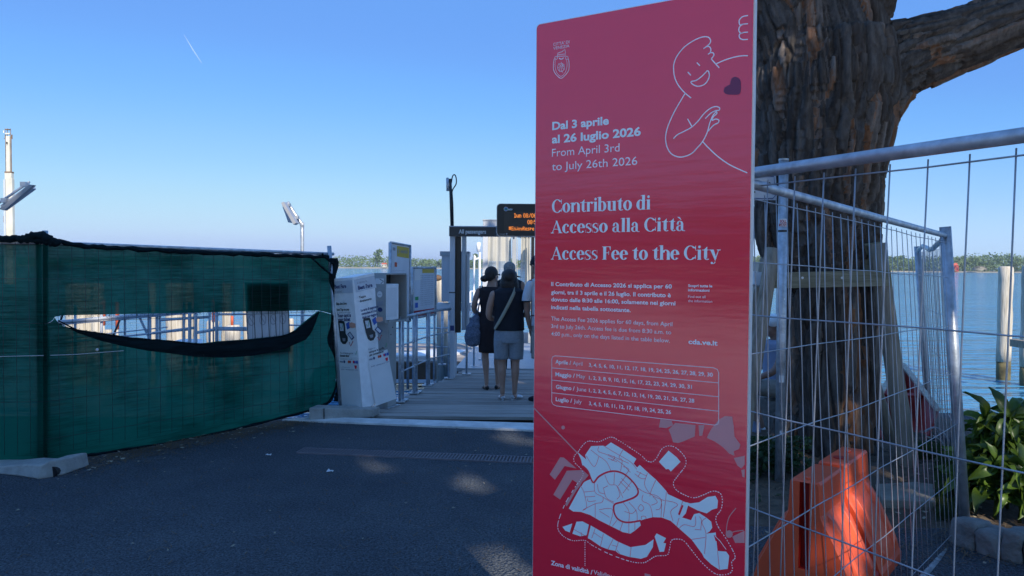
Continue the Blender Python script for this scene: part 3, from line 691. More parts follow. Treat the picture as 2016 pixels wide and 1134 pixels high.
def c4(x, y): return sp(1050+x/3.395, 800+y/3.395)
def ln(mb, fn, pts, wd, lift=.0014, sm=True, closed=False):
    P_ = [fn(*p) for p in pts]; P_ = spline(P_, 5, closed) if sm else P_
    ribbon(mb, P_, wd*PXM, sfr, lift, closed)
# crest
ln(tb, c1, [(135, 375), (130, 410), (132, 450), (150, 480), (178, 500), (205, 480), (226, 450), (230, 410), (224, 372)], 1.3)
ln(tb, c1, [(143, 385), (140, 420), (150, 462), (178, 488), (206, 460), (217, 420), (214, 385)], .8)
ln(tb, c1, [(155, 360), (157, 340), (185, 330), (203, 316), (206, 335), (206, 358), (155, 360)], 1.2, sm=False)
ln(tb, c1, [(155, 350), (205, 345)], 1)
for s in (0, 1):
    cx = 147 if not s else 215
    ln(tb, c1, [(cx+9*math.cos(a*.8), 370+10*math.sin(a*.8)) for a in range(9)], 1)
ln(tb, c1, [(160+18+22*math.cos(a*.7), 430+26*math.sin(a*.7)) for a in range(10)], .9)
ln(tb, c1, [(165, 372), (180, 378), (195, 370)], 2)
for q in range(7):
    a = q*.9; ln(tb, c1, [(180+5*math.cos(a), 415+5*math.sin(a)), (180+16*math.cos(a+.7), 432+18*math.sin(a+.5)), (180+24*math.cos(a+.2), 430+34*math.sin(a+.3))], .8)
tb.build('city_crest', M['lavender'], sign, fix=False)
# line drawing
fb = MB()
for pts in ([(1086, 311), (1105, 298), (1125, 280), (1132, 260), (1120, 240), (1095, 235), (1060, 243), (1010, 268), (960, 305), (920, 355), (900, 400), (896, 445), (905, 500), (930, 550), (970, 595), (1008, 626)],
            [(1105, 298), (1122, 298), (1133, 312), (1130, 335), (1115, 347)], [(1130, 337), (1148, 338), (1152, 355), (1136, 376)], [(1136, 376), (1160, 404), (1187, 433)],
            [(1168, 408), (1220, 385), (1280, 366), (1330, 357), (1370, 356)], [(1370, 100), (1335, 108), (1315, 130), (1318, 158), (1340, 155), (1370, 152)], [(1340, 155), (1318, 170), (1312, 195), (1325, 213), (1345, 208), (1370, 206)],
            [(1340, 210), (1318, 218), (1316, 240), (1335, 253), (1370, 252)], [(1044, 400), (1064, 420)], [(986, 460), (1006, 481)],
            [(1112, 450), (1075, 488), (1040, 513), (1007, 522), (1020, 540), (1050, 551), (1085, 543), (1110, 520), (1124, 485), (1120, 460), (1112, 450)],
            [(970, 595), (940, 645), (900, 715), (870, 780), (850, 840), (845, 890), (855, 940), (880, 980), (920, 1000), (960, 1000), (1010, 980), (1050, 940), (1083, 900), (1110, 845), (1125, 790), (1145, 740), (1168, 712)],
            [(895, 885), (920, 860), (960, 840), (1010, 812), (1050, 775), (1090, 725), (1130, 692), (1165, 680), (1188, 688), (1186, 703), (1160, 708), (1130, 725), (1098, 757)],
            [(985, 758), (1013, 808)], [(1166, 710), (1172, 724), (1150, 745), (1140, 767)], [(1140, 770), (1165, 760), (1185, 768), (1178, 785), (1150, 800), (1115, 838)], [(1083, 905), (1120, 945), (1180, 1000), (1260, 1055), (1366, 1103)]):
    ln(fb, c1, pts, 2.0)
fb.build('line_figure', M['lavender'], sign, fix=False)
hb = MB(); hb.flat([p+SNm*.0012 for p in spline([c1(*p) for p in [(1216, 585), (1222, 560), (1243, 545), (1256, 538), (1262, 508), (1282, 492), (1306, 496), (1322, 515), (1325, 550), (1322, 588), (1308, 603), (1270, 604), (1235, 602)]], 4, True)])
hb.build('heart', M['heart'], sign, fix=False)
# serif headline: hand-drawn high contrast letters (x-height .52, capitals .72)
def glyph(ch):
    Tk, t = .165, .038; xh = .53; cap = .74; asc = .78; S = []
    def q(*p): S.append(list(p))
    def bar(x0, y0, x1, y1): q((x0, y0), (x1, y0), (x1, y1), (x0, y1))
    def ser(cx, y, w_, up=1): q((cx-w_, y), (cx+w_, y), (cx+w_*.9, y+up*.02), (cx+Tk*.5, y+up*.045), (cx-Tk*.5, y+up*.045), (cx-w_*.9, y+up*.02))
    def ring(cx, cy, rx, ry, a0, a1, tx=Tk, ty=t, k=14):
        for i in range(k):
            a = math.radians(a0+(a1-a0)*i/k); b = math.radians(a0+(a1-a0)*(i+1)/k)
            o = lambda q_, X, Y: (cx+X*math.cos(q_), cy+Y*math.sin(q_))
            S.append([o(a, rx, ry), o(b, rx, ry), o(b, rx-tx, ry-ty), o(a, rx-tx, ry-ty)])
    def flag(x, y): q((x, y), (x, y-.03), (x-.085, y-.055), (x-.085, y-.035))
    def disc(cx, cy, r, k=10): S.append([(cx+r*math.cos(2*PI*i/k), cy+r*math.sin(2*PI*i/k)) for i in range(k)])
    def stem(x, top, foot=True, fl=True):
        bar(x, 0, x+Tk, top)
        if fl: flag(x+.001, top)
        if foot: ser(x+Tk/2, 0, .115)
    def arch(x, w_):      # shoulder from x to x+w_, right stem
        ring(x+w_*.42, xh-.19, w_*.58, .20, 10, 165, Tk*.95, .035)
        bar(x+w_-Tk, 0, x+w_, xh-.16)
        ser(x+w_-Tk/2, 0, .105)
    if ch == 'o': ring(.26, xh/2, .26, xh/2+.012, 0, 360, .172, t, 26); w_ = .52
    elif ch == 'c':
        ring(.25, xh/2, .25, xh/2+.012, 62, 318, .172, t, 22); disc(.36, xh-.10, .062); w_ = .45
    elif ch == 'e':
        ring(.25, xh/2, .25, xh/2+.012, 4, 322, .172, t, 24); bar(.10, xh/2+.005, .49, xh/2+.035); ring(.25, xh/2+.02, .25, xh/2-.008, 0, 70, .115, t, 8); w_ = .485
    elif ch == 'd':
        ring(.23, xh/2, .23, xh/2+.012, 60, 300, .172, t, 20); bar(.33, 0, .33+Tk, asc); flag(.331, asc); q((.33, .0), (.53, 0), (.53, .02), (.45, .04)); q((.22, xh+.01), (.34, xh-.06), (.34, xh-.10), (.25, xh-.02)); q((.22, -.01), (.34, .06), (.34, .1), (.25, .02)); w_ = .54
    elif ch == 'b':
        bar(.03, 0, .03+Tk, asc); flag(.031, asc); ring(.28, xh/2, .24, xh/2+.012, -120, 120, .172, t, 20); w_ = .545
    elif ch == 'n': stem(.05, xh); arch(.05+Tk-.02, .40); w_ = .60
    elif ch == 'h': stem(.05, asc); arch(.05+Tk-.02, .40); w_ = .60
    elif ch == 'u':
        bar(.05, .12, .05+Tk, xh); flag(.051, xh); ring(.05+.19, .15, .19, .16, 180, 310, Tk, t, 12); bar(.36, 0, .36+Tk, xh); flag(.361, xh); q((.36, 0), (.56, 0), (.56, .02), (.48, .04)); w_ = .58
    elif ch == 'r': stem(.05, xh); ring(.30, xh-.15, .13, .16, 60, 170, .05, .04, 8); disc(.355, xh-.055, .065); w_ = .42
    elif ch == 'i': stem(.06, xh); disc(.06+Tk/2, xh+.145, .075); w_ = .27
    elif ch == 'l': stem(.06, asc); w_ = .27
    elif ch == 't':
        bar(.10, .10, .10+Tk, xh+.03); q((.10, xh), (.10+Tk, xh+.0), (.10+Tk, xh+.16)); bar(.0, xh-.035, .34, xh); ring(.26, .13, .16, .14, 180, 320, .12, t, 10); w_ = .365
    elif ch == 's':
        ring(.20, xh*.73, .18, xh*.27+.012, 50, 235, .10, t, 12); ring(.20, xh*.27, .19, xh*.27+.012, -130, 52, .10, t, 12)
        q((.07, xh*.60), (.16, xh*.70), (.34, xh*.42), (.27, xh*.30)); bar(.34, xh-.17, .36, xh); bar(.02, 0, .04, .17); w_ = .40
    elif ch in 'aà':
        ring(.21, xh-.17, .185, .182, 0, 150, .13, t, 12); disc(.10, xh-.14, .06); bar(.265, .06, .395, xh-.16); ring(.45, .09, .185, .10, 180, 290, .12, t, 8)
        ring(.19, .145, .18, .155, 70, 300, .125, t, 14); q((.19, .30), (.28, .325), (.28, .295), (.2, .27)); q((.2, -.01), (.28, .05), (.28, .08), (.2, .02)); w_ = .50
        if ch == 'à': q((.06, xh+.22), (.19, xh+.22), (.29, xh+.07), (.25, xh+.07))
    elif ch == 'y':
        q((.03, xh), (.03+Tk*1.15, xh), (.37, .06), (.29, -.02)); q((.47, xh), (.50, xh), (.31, -.06), (.27, -.0)); ser(.10, xh, .12, -1); ser(.485, xh, .10, -1)
        ring(.19, -.10, .13, .12, -100, 0, .05, .03, 8); disc(.13, -.165, .062); w_ = .54
    elif ch == 'A':
        q((.03, 0), (.07, 0), (.355, cap-.04), (.32, cap)); q((.27, cap), (.37, cap), (.66, 0), (.50, 0)); bar(.14, .22, .50, .25); ser(.06, 0, .10); ser(.58, 0, .14); w_ = .68
    elif ch == 'C':
        ring(.35, cap/2, .35, cap/2+.015, 42, 318, .155, t, 26); bar(.62, cap-.25, .645, cap); q((.56, cap-.10), (.645, cap-.02), (.645, cap-.25)); bar(.62, 0.04, .645, .24); q((.56, .10), (.645, .04), (.645, .24)); w_ = .67
    elif ch == 'F':
        bar(.07, 0, .07+Tk*1.1, cap); ser(.14, 0, .14); bar(.0, cap-.03, .52, cap); bar(.2, cap/2, .42, cap/2+.03); q((.44, cap-.03), (.52, cap), (.52, cap-.22), (.495, cap-.22)); q((.39, cap/2+.12), (.42, cap/2+.12), (.42, cap/2-.1), (.39, cap/2-.1)); w_ = .54
    else: w_ = .22
    return S, w_+.022
def headline(s, ax, ay, bx, by, cap):
    x = 0; polys = []
    for ch in s:
        g, w_ = glyph(ch)
        polys += [[(p[0]+x, p[1]) for p in pl] for pl in g]; x += w_
    A_ = sp(ax, ay); B_ = sp(bx, by); u0_ = (A_-SL).dot(SE); wd = (B_-SL).dot(SE)-u0_; sx = wd/x
    z0 = (A_.z+B_.z)/2; sy = (sp((ax+bx)/2, (ay+by)/2-cap).z-sp((ax+bx)/2, (ay+by)/2).z)/.74; mb = MB()
    for i, pl in enumerate(polys):
        mb.flat([SL+SE*(u0_+p[0]*sx)+UZ*(z0+p[1]*sy)+SNm*(.0012+.00003*(i % 7)) for p in pl])
    mb.build('headline', M['titleblue'], sign, fix=True)
headline('Contributo di', 1087, 419.6, 1282, 411.6, 26.5)
headline('Accesso alla Città', 1086, 460.4, 1350, 453.3, 26)
headline('Access Fee to the City', 1086, 512, 1418, 510.4, 26.5)
# table
tb = MB()
def tl(a, b): ln(tb, c3, [a, b], 1.1, sm=False)
pts = [(172, 130), (180, 105), (205, 96), (1665, 206), (1700, 222), (1712, 250), (1712, 695), (1705, 725), (1675, 735), (215, 558), (185, 545), (172, 520)]
ln(tb, c3, pts, 1.15, sm=False, closed=True)
for a, b in (((172, 207), (1707, 345)), ((172, 320), (1707, 473)), ((172, 436), (1707, 606))): tl(a, b)
def T3(s, x0, y0, x1, y1, bold, cap=7.6):
    T('', s, 1050+x0/4.688, 680+y0/4.688, 1050+x1/4.688, 680+y1/4.688, cap, None, bold, tb)
T3('Aprile /', 205, 168, 350, 178, .024); T3('April', 366, 180, 455, 187, 0)
T3('Maggio /', 205, 283, 385, 297, .024); T3('May', 400, 298, 480, 305, 0)
T3('Giugno /', 210, 400, 383, 414, .024); T3('June', 400, 418, 490, 426, 0)
T3('Luglio /', 208, 513, 360, 528, .024); T3('July', 375, 530, 448, 538, 0)
T3('3, 4, 5, 6, 10, 11, 12, 17, 18, 19, 24, 25, 26, 27, 28, 29, 30', 515, 193, 1657, 290, .022, 7)
T3('1, 2, 3, 8, 9, 10, 15, 16, 17, 22, 23, 24, 29, 30, 31', 515, 310, 1465, 402, .022, 7)
T3('1, 2, 3, 4, 5, 6, 7, 12, 13, 14, 19, 20, 21, 26, 27, 28', 515, 428, 1487, 530, .022, 7)
T3('3, 4, 5, 10, 11, 12, 17, 18, 19, 24, 25, 26', 515, 548, 1272, 635, .022, 7)
tb.build('date_table', M['lavender'], sign, fix=False)
# map
def polys(name, mt, lst, lift):
    for pl in lst:
        mb = MB(); mb.flat([c4(*p)+SNm*lift for p in pl]); mb.build(name, M[mt], sign)
polys('map_island', 'mutedpink', [[(840, 140), (850, 85), (925, 95), (935, 125), (890, 145)], [(905, 155), (950, 110), (1085, 125), (1080, 200), (1000, 235), (970, 245), (935, 240), (920, 190)], [(1105, 125), (1145, 125), (1130, 195), (1110, 198)],
      [(1160, 210), (1190, 150), (1240, 90), (1280, 65), (1330, 68), (1340, 130), (1345, 200), (1385, 255), (1375, 285), (1340, 300), (1345, 330), (1310, 315), (1265, 270), (1215, 235)], [(1340, 345), (1413, 330), (1413, 390), (1390, 415), (1365, 395)],
      [(1390, 425), (1413, 420), (1413, 475), (1398, 470)], [(1330, 870), (1413, 830), (1413, 912), (1350, 912)], [(1310+24*math.cos(a*.6), 853+26*math.sin(a*.6)) for a in range(10)],
      [(110, 455), (180, 340), (205, 342), (290, 415), (210, 398), (145, 490)], [(135, 590), (225, 430), (330, 425), (370, 460), (290, 560), (225, 668), (213, 655), (300, 515), (262, 490), (180, 622)],
      [(200+12*math.cos(a*.6), 141+13*math.sin(a*.6)) for a in range(10)], [(745, 1115), (785, 1125), (785, 1134), (745, 1134)]], .0010)
mb = MB(); ln(mb, c4, [(0, 5), (295, 310)], 2.6, .0011, False); mb.build('map_bridge', M['mutedpink'], sign, fix=False); mb = MB(); ln(mb, c4, [(1355, 680), (1312, 735), (1295, 790), (1290, 845)], 1.5, .0011); ln(mb, c4, [(1310, 850), (1350, 835), (1405, 828)], 1.5, .0011); mb.build('map_breakwater', M['mutedpink'], sign, fix=False)
polys('map_district', 'mapblue', [[(297, 305), (355, 355), (348, 325), (388, 265), (470, 262), (485, 266), (520, 240), (600, 288), (690, 350), (672, 382), (695, 408), (712, 390), (765, 440), (822, 490), (890, 565), (900, 585), (1000, 632), (1050, 648), (1110, 640), (1165, 605), (1218, 597), (1235, 630), (1230, 680), (1195, 690), (1160, 715), (1100, 695), (1035, 662), (1020, 715), (995, 742), (1055, 760), (1075, 720), (1110, 712), (1160, 745), (1190, 770), (1197, 810), (1180, 835), (1157, 850), (1220, 842), (1232, 965), (1290, 970), (1310, 998), (1300, 1085), (1245, 1092), (1190, 1055), (1142, 1010), (1130, 985), (1100, 945), (1060, 890), (975, 815), (920, 765), (860, 742), (800, 740), (740, 755), (712, 765), (720, 795), (680, 830), (650, 850), (600, 840), (520, 800), (440, 760), (380, 725), (320, 705), (268, 702), (238, 682), (318, 535), (345, 495), (380, 480), (365, 430), (330, 400), (320, 355)],
      [(196, 805), (262, 782), (245, 842), (215, 830)], [(290, 770), (330, 768), (372, 790), (358, 860), (315, 868), (262, 850)], [(385, 795), (480, 850), (560, 900), (650, 940), (750, 925), (805, 888), (800, 940), (760, 1005), (720, 1018), (640, 1005), (575, 985), (550, 965), (500, 955), (450, 935), (385, 890), (365, 880)],
      [(825, 848), (888, 880), (870, 912), (888, 915), (875, 970), (845, 972), (812, 870)], [(905, 295), (960, 340), (985, 370), (920, 435), (905, 418), (888, 420), (840, 370)]], .0013)
mb = MB()
ln(mb, c4, [(330, 395), (365, 430), (385, 480), (405, 508), (440, 468), (500, 438), (560, 434), (620, 460), (680, 520), (702, 570), (680, 605), (600, 637), (545, 655), (540, 700), (560, 745), (600, 770), (650, 774), (720, 762)], 3.4, .0016)
ln(mb, c4, [(385, 480), (340, 500), (320, 530)], 3, .0016)
for pts in ([(385, 290), (430, 325), (490, 370), (520, 430)], [(440, 268), (436, 300), (500, 325), (590, 380), (650, 440)], [(470, 262), (540, 305), (650, 370), (692, 420)], [(355, 330), (408, 402), (440, 335)], [(600, 290), (575, 340), (595, 360), (585, 430)], [(520, 350), (530, 360), (545, 345), (540, 330)],
            [(765, 445), (745, 520), (790, 590), (880, 630)], [(820, 492), (790, 560), (780, 600)], [(890, 570), (885, 630), (870, 740)], [(690, 432), (760, 465)], [(680, 450), (720, 480), (750, 482)], [(700, 470), (720, 440)], [(600, 400), (640, 420), (620, 455)],
            [(700, 545), (750, 575), (850, 615), (855, 740)], [(735, 590), (730, 630), (780, 660), (800, 740)], [(800, 600), (830, 640), (790, 660)], [(890, 630), (940, 640), (965, 660), (920, 700), (935, 765)], [(1000, 632), (970, 720)], [(1000, 632), (1025, 640)],
            [(975, 745), (960, 800)], [(975, 815), (1010, 790), (1080, 800), (1085, 735)], [(1125, 825), (1080, 820)], [(1155, 745), (1128, 775), (1155, 850), (1145, 985)], [(1060, 888), (1150, 875)], [(1232, 965), (1245, 1090)], [(1110, 735), (1125, 760), (1120, 820)], [(410, 505), (415, 575), (465, 605), (460, 640), (415, 650), (335, 690)],
            [(320, 535), (340, 575), (358, 670), (330, 695)], [(340, 572), (410, 565)], [(345, 605), (415, 600)], [(365, 615), (370, 635), (420, 630)], [(415, 650), (415, 745)], [(440, 690), (530, 688), (510, 800)], [(445, 700), (510, 740)], [(465, 605), (540, 650)], [(430, 520), (440, 570), (480, 585)],
            [(480, 460), (510, 520), (560, 530), (600, 610)], [(560, 530), (580, 590), (560, 620)], [(620, 465), (570, 530)], [(660, 500), (600, 580)], [(545, 440), (540, 520)], [(470, 545), (500, 530)], [(470, 545), (490, 610), (540, 640)], [(600, 640), (640, 700), (640, 770)], [(640, 640), (690, 700), (695, 765)], [(610, 700), (660, 715), (690, 690)],
            [(700, 680), (720, 655), (740, 680), (720, 700), (700, 680)], [(725, 755), (725, 735), (750, 735), (755, 752)], [(600, 772), (580, 830)], [(640, 775), (640, 845)], [(680, 775), (680, 825)], [(560, 760), (530, 800)], [(500, 320), (640, 380)], [(500, 345), (560, 370)], [(580, 500), (640, 560)], [(590, 480), (650, 540)], [(860, 620), (850, 680), (820, 690)],
            [(275, 775), (248, 845)], [(270, 820), (350, 865)], [(320, 840), (325, 868)], [(415, 815), (392, 880)], [(470, 850), (450, 935)], [(408, 845), (460, 880)], [(535, 885), (500, 955)], [(570, 905), (550, 970)], [(655, 940), (648, 1005)], [(525, 925), (560, 935)], [(580, 985), (560, 960)]):
    ln(mb, c4, pts, .85, .0016, True)
ln(mb, c4, [(378, 790), (362, 870)], 3.0, .0016, False); ln(mb, c4, [(270, 782), (250, 846)], 2.5, .0016, False); ln(mb, c4, [(1000, 660), (975, 725)], 3, .0016, False); ln(mb, c4, [(1212, 860), (1225, 900)], 3, .0016, False)
mb.build('map_canals', M['redprint'], sign, fix=False)
mb = MB(); ln(mb, c4, [(1212, 862), (1250, 900), (1290, 955)], 1.0, .0017, False)
dp = [c4(*p) for p in [(300, 305), (330, 262), (370, 232), (440, 235), (520, 205), (580, 232), (640, 270), (720, 325), (760, 362), (795, 370), (825, 345), (860, 285), (905, 263), (960, 280), (1015, 340), (1018, 395), (970, 460), (938, 510), (955, 555), (1010, 590), (1075, 610), (1140, 590), (1200, 566), (1250, 580), (1265, 630), (1255, 690), (1222, 740), (1235, 800), (1300, 900), (1350, 1000), (1327, 1040), (1332, 1090), (1300, 1120), (1220, 1118), (1130, 1045), (1060, 960), (1010, 900), (970, 886), (925, 895), (912, 950), (895, 992), (820, 1000), (770, 1030), (730, 1045), (650, 1035), (520, 990), (400, 930), (345, 895), (260, 895), (190, 855), (165, 790), (210, 660), (280, 540), (332, 465), (322, 420), (275, 370), (277, 330)]]
dp = spline(dp, 12, True); dp.append(dp[0])
def dashes(pts, on, off, wd):
    s = 0; cur = []; 
    for a, b in zip(pts, pts[1:]):
        ph = (s % (on+off))
        if ph < on: cur += [a] if not cur else []; cur.append(b)
        else:
            if len(cur) > 1: ribbon(mb, cur, wd, sfr, .0018)
            cur = []
        s += (b-a).length
    if len(cur) > 1: ribbon(mb, cur, wd, sfr, .0018)
dashes(dp, 3.0*PXM, 2.2*PXM, 1.5*PXM)
a = c4(347, 905); b = c4(347, 1065); dashes([a+(b-a)*i/60 for i in range(61)], 2.6*PXM, 2.2*PXM, 1.4*PXM)
mb.build('map_outline', M['lavender'], sign, fix=False)
tb = MB(); T('', 'Zona di validità /', 1085, 1113, 1167, 1129.5, 8.5, None, .024, tb); T('', 'Validity zone', 1169, 1131, 1232, 1144, 8.5, None, 0, tb); tb.build('map_caption', M['lavender'], sign, fix=False)

# ---------------------------------------------------------------- mesh fence panels
def bil(c, s, t): return (c[0]*(1-s)+c[1]*s)*(1-t)+(c[3]*(1-s)+c[2]*s)*t      # corners BL, BR, TR, TL
def fence_panel(c, label, group, nvert, hz, rt_=.019, post=(True, True), bend=0, wr=.0019, name='mesh_fence_panel', wobble=0, off=V((0, 0, 0)), bottom=True, ext=(0, 0), postr=.021):
    rt = root(name, (c[0].x, c[0].y, 0), label, 'fence', group)
    mb = MB(); mb.tube([bil(c, s/8, 1)+V((0, 0, wobble*.012*math.sin(s*1.3))) for s in range(9)], rt_, 14); mb.build('top_rail', M['steel'], rt, True)
    if bottom: mb = MB(); mb.cyl(c[0], c[1], rt_, n=14); mb.build('bottom_rail', M['steel'], rt, True)
    for i, k in enumerate(post):
        if k:
            s = i; mb = MB(); d = (bil(c, s, 1)-bil(c, s, 0)); mb.cyl(bil(c, s, 0)-d*ext[0], bil(c, s, 1)+d*ext[1], postr, n=16); mb.build('post', M['steel'], rt, True)
    rnd = random.Random(hash(label) % 999 if False else len(label))
    for i in range(1, nvert):
        s = i/nvert; j = rnd.uniform(-bend, bend); j2 = rnd.uniform(-bend, bend)
        mb = MB(); mb.tube([bil(c, s+(j*math.sin(t*3.1)+j2*math.sin(t*6.2))*.5, t)+off for t in (.01, .17, .33, .5, .67, .83, .985)], wr, 6); mb.build('vertical_wire', M['wire'], rt, True)
    for k, t in enumerate(hz):
        mb = MB(); mb.tube([bil(c, s/8, t+rnd.uniform(-bend, bend)*.3)+off+V((0, -.004, 0)) for s in range(9)], wr*1.15, 6); mb.build('horizontal_wire', M['wire'], rt, True)
    return rt
# A: nearest panel, from behind the sign to beyond the right edge
aL, aR = at(1480, 341, 2.56), at(2016, 266, 1.81)
dA = aR-aL; aTL = aL-dA*.30; aTR = aL+dA*1.75
bL = V((aTL.x-.04, aTL.y+.01, .07)); bR = V((aTR.x-.02, aTR.y, .07))
cA = [bL, bR, aTR, aTL]
fence_panel(cA, 'nearest galvanised mesh panel running from the red sign out of the right edge', 'galvanised mesh fence panels', 16, [.07, .24, .41, .58, .75, .975], post=(False, True), bend=.004, wr=.0022)
# B: second panel, receding right
bTL = at(1481, 362, 2.5); bTR = at(1862, 464, 4.85); dB = bTR-bTL
bBR = at(1900, 1046, 4.85); bBL = V((bTL.x-.02, bTL.y-.1, .09)); sB = (-.10)
cB = [bBL, bBR, bTR, bTL+dB*sB]
cB = [V((bBL.x-.15, bBL.y-.2, .09)), bBR, bTR, bTL+dB*sB]
fence_panel(cB, 'slightly leaning galvanised mesh panel receding from the sign towards the water', 'galvanised mesh fence panels', 33, [.035, .20, .37, .54, .70, .86, .975], rt_=.0165, post=(True, True), bend=.009, wr=.0019, ext=(.0, .03), postr=.034)
# C: third panel, seen almost edge on
cTR = at(1806, 492, 8.0); cBR_ = at(1829, 842, 8.0)
cC = [at(1893, 1000, 5.0), cBR_, cTR, at(1868, 478, 4.95)]
fence_panel(cC, 'crumpled mesh panel seen almost edge on behind the leaning post', 'galvanised mesh fence panels', 30, [.1, .3, .5, .7, .9], rt_=.02, post=(False, True), bend=.03, wr=.0019, wobble=2, ext=(.02, .02), postr=.03)

# ---------------------------------------------------------------- pole with board and stickers
pole = root('sign_pole', (at(1534, 985, 5.6).x, 5.6, 0), 'galvanised round pole with stickers standing in front of the big trunk', 'pole')
pb = at(1534, 988, 5.6); pt = at(1543, 316, 5.6)
mb = MB(); mb.cyl(V((pb.x, pb.y, -.1)), pt, .034, n=20); mb.build('pole_tube', M['steel'], pole, True)
mb = MB(); mb.cyl(pt, pt+V((0, 0, .012)), .036, n=20); mb.build('cap', M['steel'], pole)
brd = MB(); q = [at(1405, 344, 5.68), at(1528, 344, 5.68), at(1530, 394, 5.68), at(1405, 394, 5.68)]
brd.prism(q, (0, .02, 0)); brd.build('board', M['bluegrey'], pole, bevel=.004)
mb = MB(); fr = (at(1405, 344, 5.66), V((1, 0, 0)), UZ, V((0, -1, 0)))
ribbon(mb, [at(1409, 348, 5.66), at(1523, 348, 5.66), at(1526, 385, 5.66), at(1521, 391, 5.66), at(1409, 391, 5.66)], .006, fr, .008); mb.build('board_border', M['navyprint'], pole, fix=False)
for px, py in ((1515, 361), (1485, 378)):
    mb = MB(); p = at(px, py, 5.65); mb.cyl(p+V((0, .02, 0)), p, .009, n=8); mb.build('bolt', M['black'], pole)
def wrap(name, mt, y0, y1, a0, a1, r=.0352):
    mb = MB(); za, zb = at(1540, y0, 5.6), at(1540, y1, 5.6); ax = lambda z: pb+(pt-pb)*((z-pb.z)/(pt.z-pb.z))
    vs = []
    for i in range(9):
        a = math.radians(a0+(a1-a0)*i/8)
        for z in (za.z, zb.z):
            c = ax(z); vs.append((c.x+math.cos(a)*r, c.y-math.sin(a)*r, z))
    mb.add(vs, [(2*i, 2*i+1, 2*i+3, 2*i+2) for i in range(8)]); return mb.build(name, M[mt], pole, True)
wrap('sticker', 'sticker', 431, 447, 35, 165); wrap('sticker', 'redband', 440.5, 446, 40, 160, .0356); wrap('tape_band', 'black', 453, 457, 0, 180)
p = at(1541, 438, 5.55); frp = (p, V((1, 0, 0)), UZ, V((0, -1, 0)))
text_on('sticker_text', M['redband'], pole, 'SOLL', at(1534, 438.6, 5.562), at(1547, 438.6, 5.562), .020, frp, .03, .003)
text_on('sticker_text', M['sticker'], pole, 'URNI', at(1534, 445.3, 5.562), at(1547, 445.3, 5.562), .014, frp, .02, .004)
for y0, y1, a0, a1 in ((619, 631, 60, 120), (656, 672, 60, 130), (738, 752, 70, 130), (846, 852, 90, 115), (587, 590, 70, 85)): wrap('torn_sticker', 'sticker', y0, y1, a0, a1)

# ---------------------------------------------------------------- timber stakes round the trunk
def stake(a, b, r, label):
    rt = root('support_stake', (a.x, a.y, 0), label, 'stake', 'wooden stakes propping the tree')
    pts = [a+(b-a)*i/6+V((random.uniform(-.006, .006), 0, 0)) for i in range(7)]
    mb = MB(); mb.tube(pts, [r*random.uniform(.95, 1.05) for _ in pts], 14); mb.build('stake_pole', M['timber'], rt, True)
stake(G(1440, 948, .0)+V((0, -.1, 0)), at(1522, 490, 6.0), .055, 'front leaning round stake left of the trunk, beside the red sign')
stake(at(1442, 860, 6.9), at(1512, 500, 6.5), .06, 'rear leaning round stake left of the trunk, darker and half behind the front one')
stake(at(1797, 985, 5.9), at(1726, 480, 6.05), .068, 'thick leaning stake right of the trunk, in front of the red boat')
stake(at(1768, 912, 7.0), at(1706, 700, 7.0), .055, 'stake right behind the trunk, leaning against its right side')
bm_ = root('cross_board', (at(1610, 550, 5.98).x, 5.98, at(1610, 566, 5.98).z), 'horizontal weathered board tied across the trunk between the stakes', 'board')
q = [at(1511, 537, 5.95), at(1754, 532, 5.95), at(1757, 563, 5.95), at(1511, 568, 5.95)]
mb = MB(); mb.prism(q, (0, .045, 0)); mb.build('board', M['beam'], bm_, bevel=.004)
for px, py in ((1580, 547), (1658, 547)):
    mb = MB(); p = at(px, py, 5.945); mb.cyl(p+V((0, .02, 0)), p, .010, n=8); mb.build('screw', M['steel'], bm_)
q = [at(1484, 534, 6.12), at(1509, 537, 6.12), at(1509, 567, 6.12), at(1486, 560, 6.12)]
mb = MB(); mb.prism(q, (0, .4, 0)); tag(mb.build('side_board', M['offwhite'], None, bevel=.004), 'pale grey side board end sticking out left of the trunk beside the stakes', 'board')
q = [at(1702, 480, 6.1), at(1735, 476, 6.1), at(1737, 534, 6.1), at(1704, 534, 6.1)]
mb = MB(); mb.prism(q, (0, .10, 0)); tag(mb.build('upright_block', M['beam'], None, bevel=.004), 'short upright wooden block on top of the cross board at right', 'block')
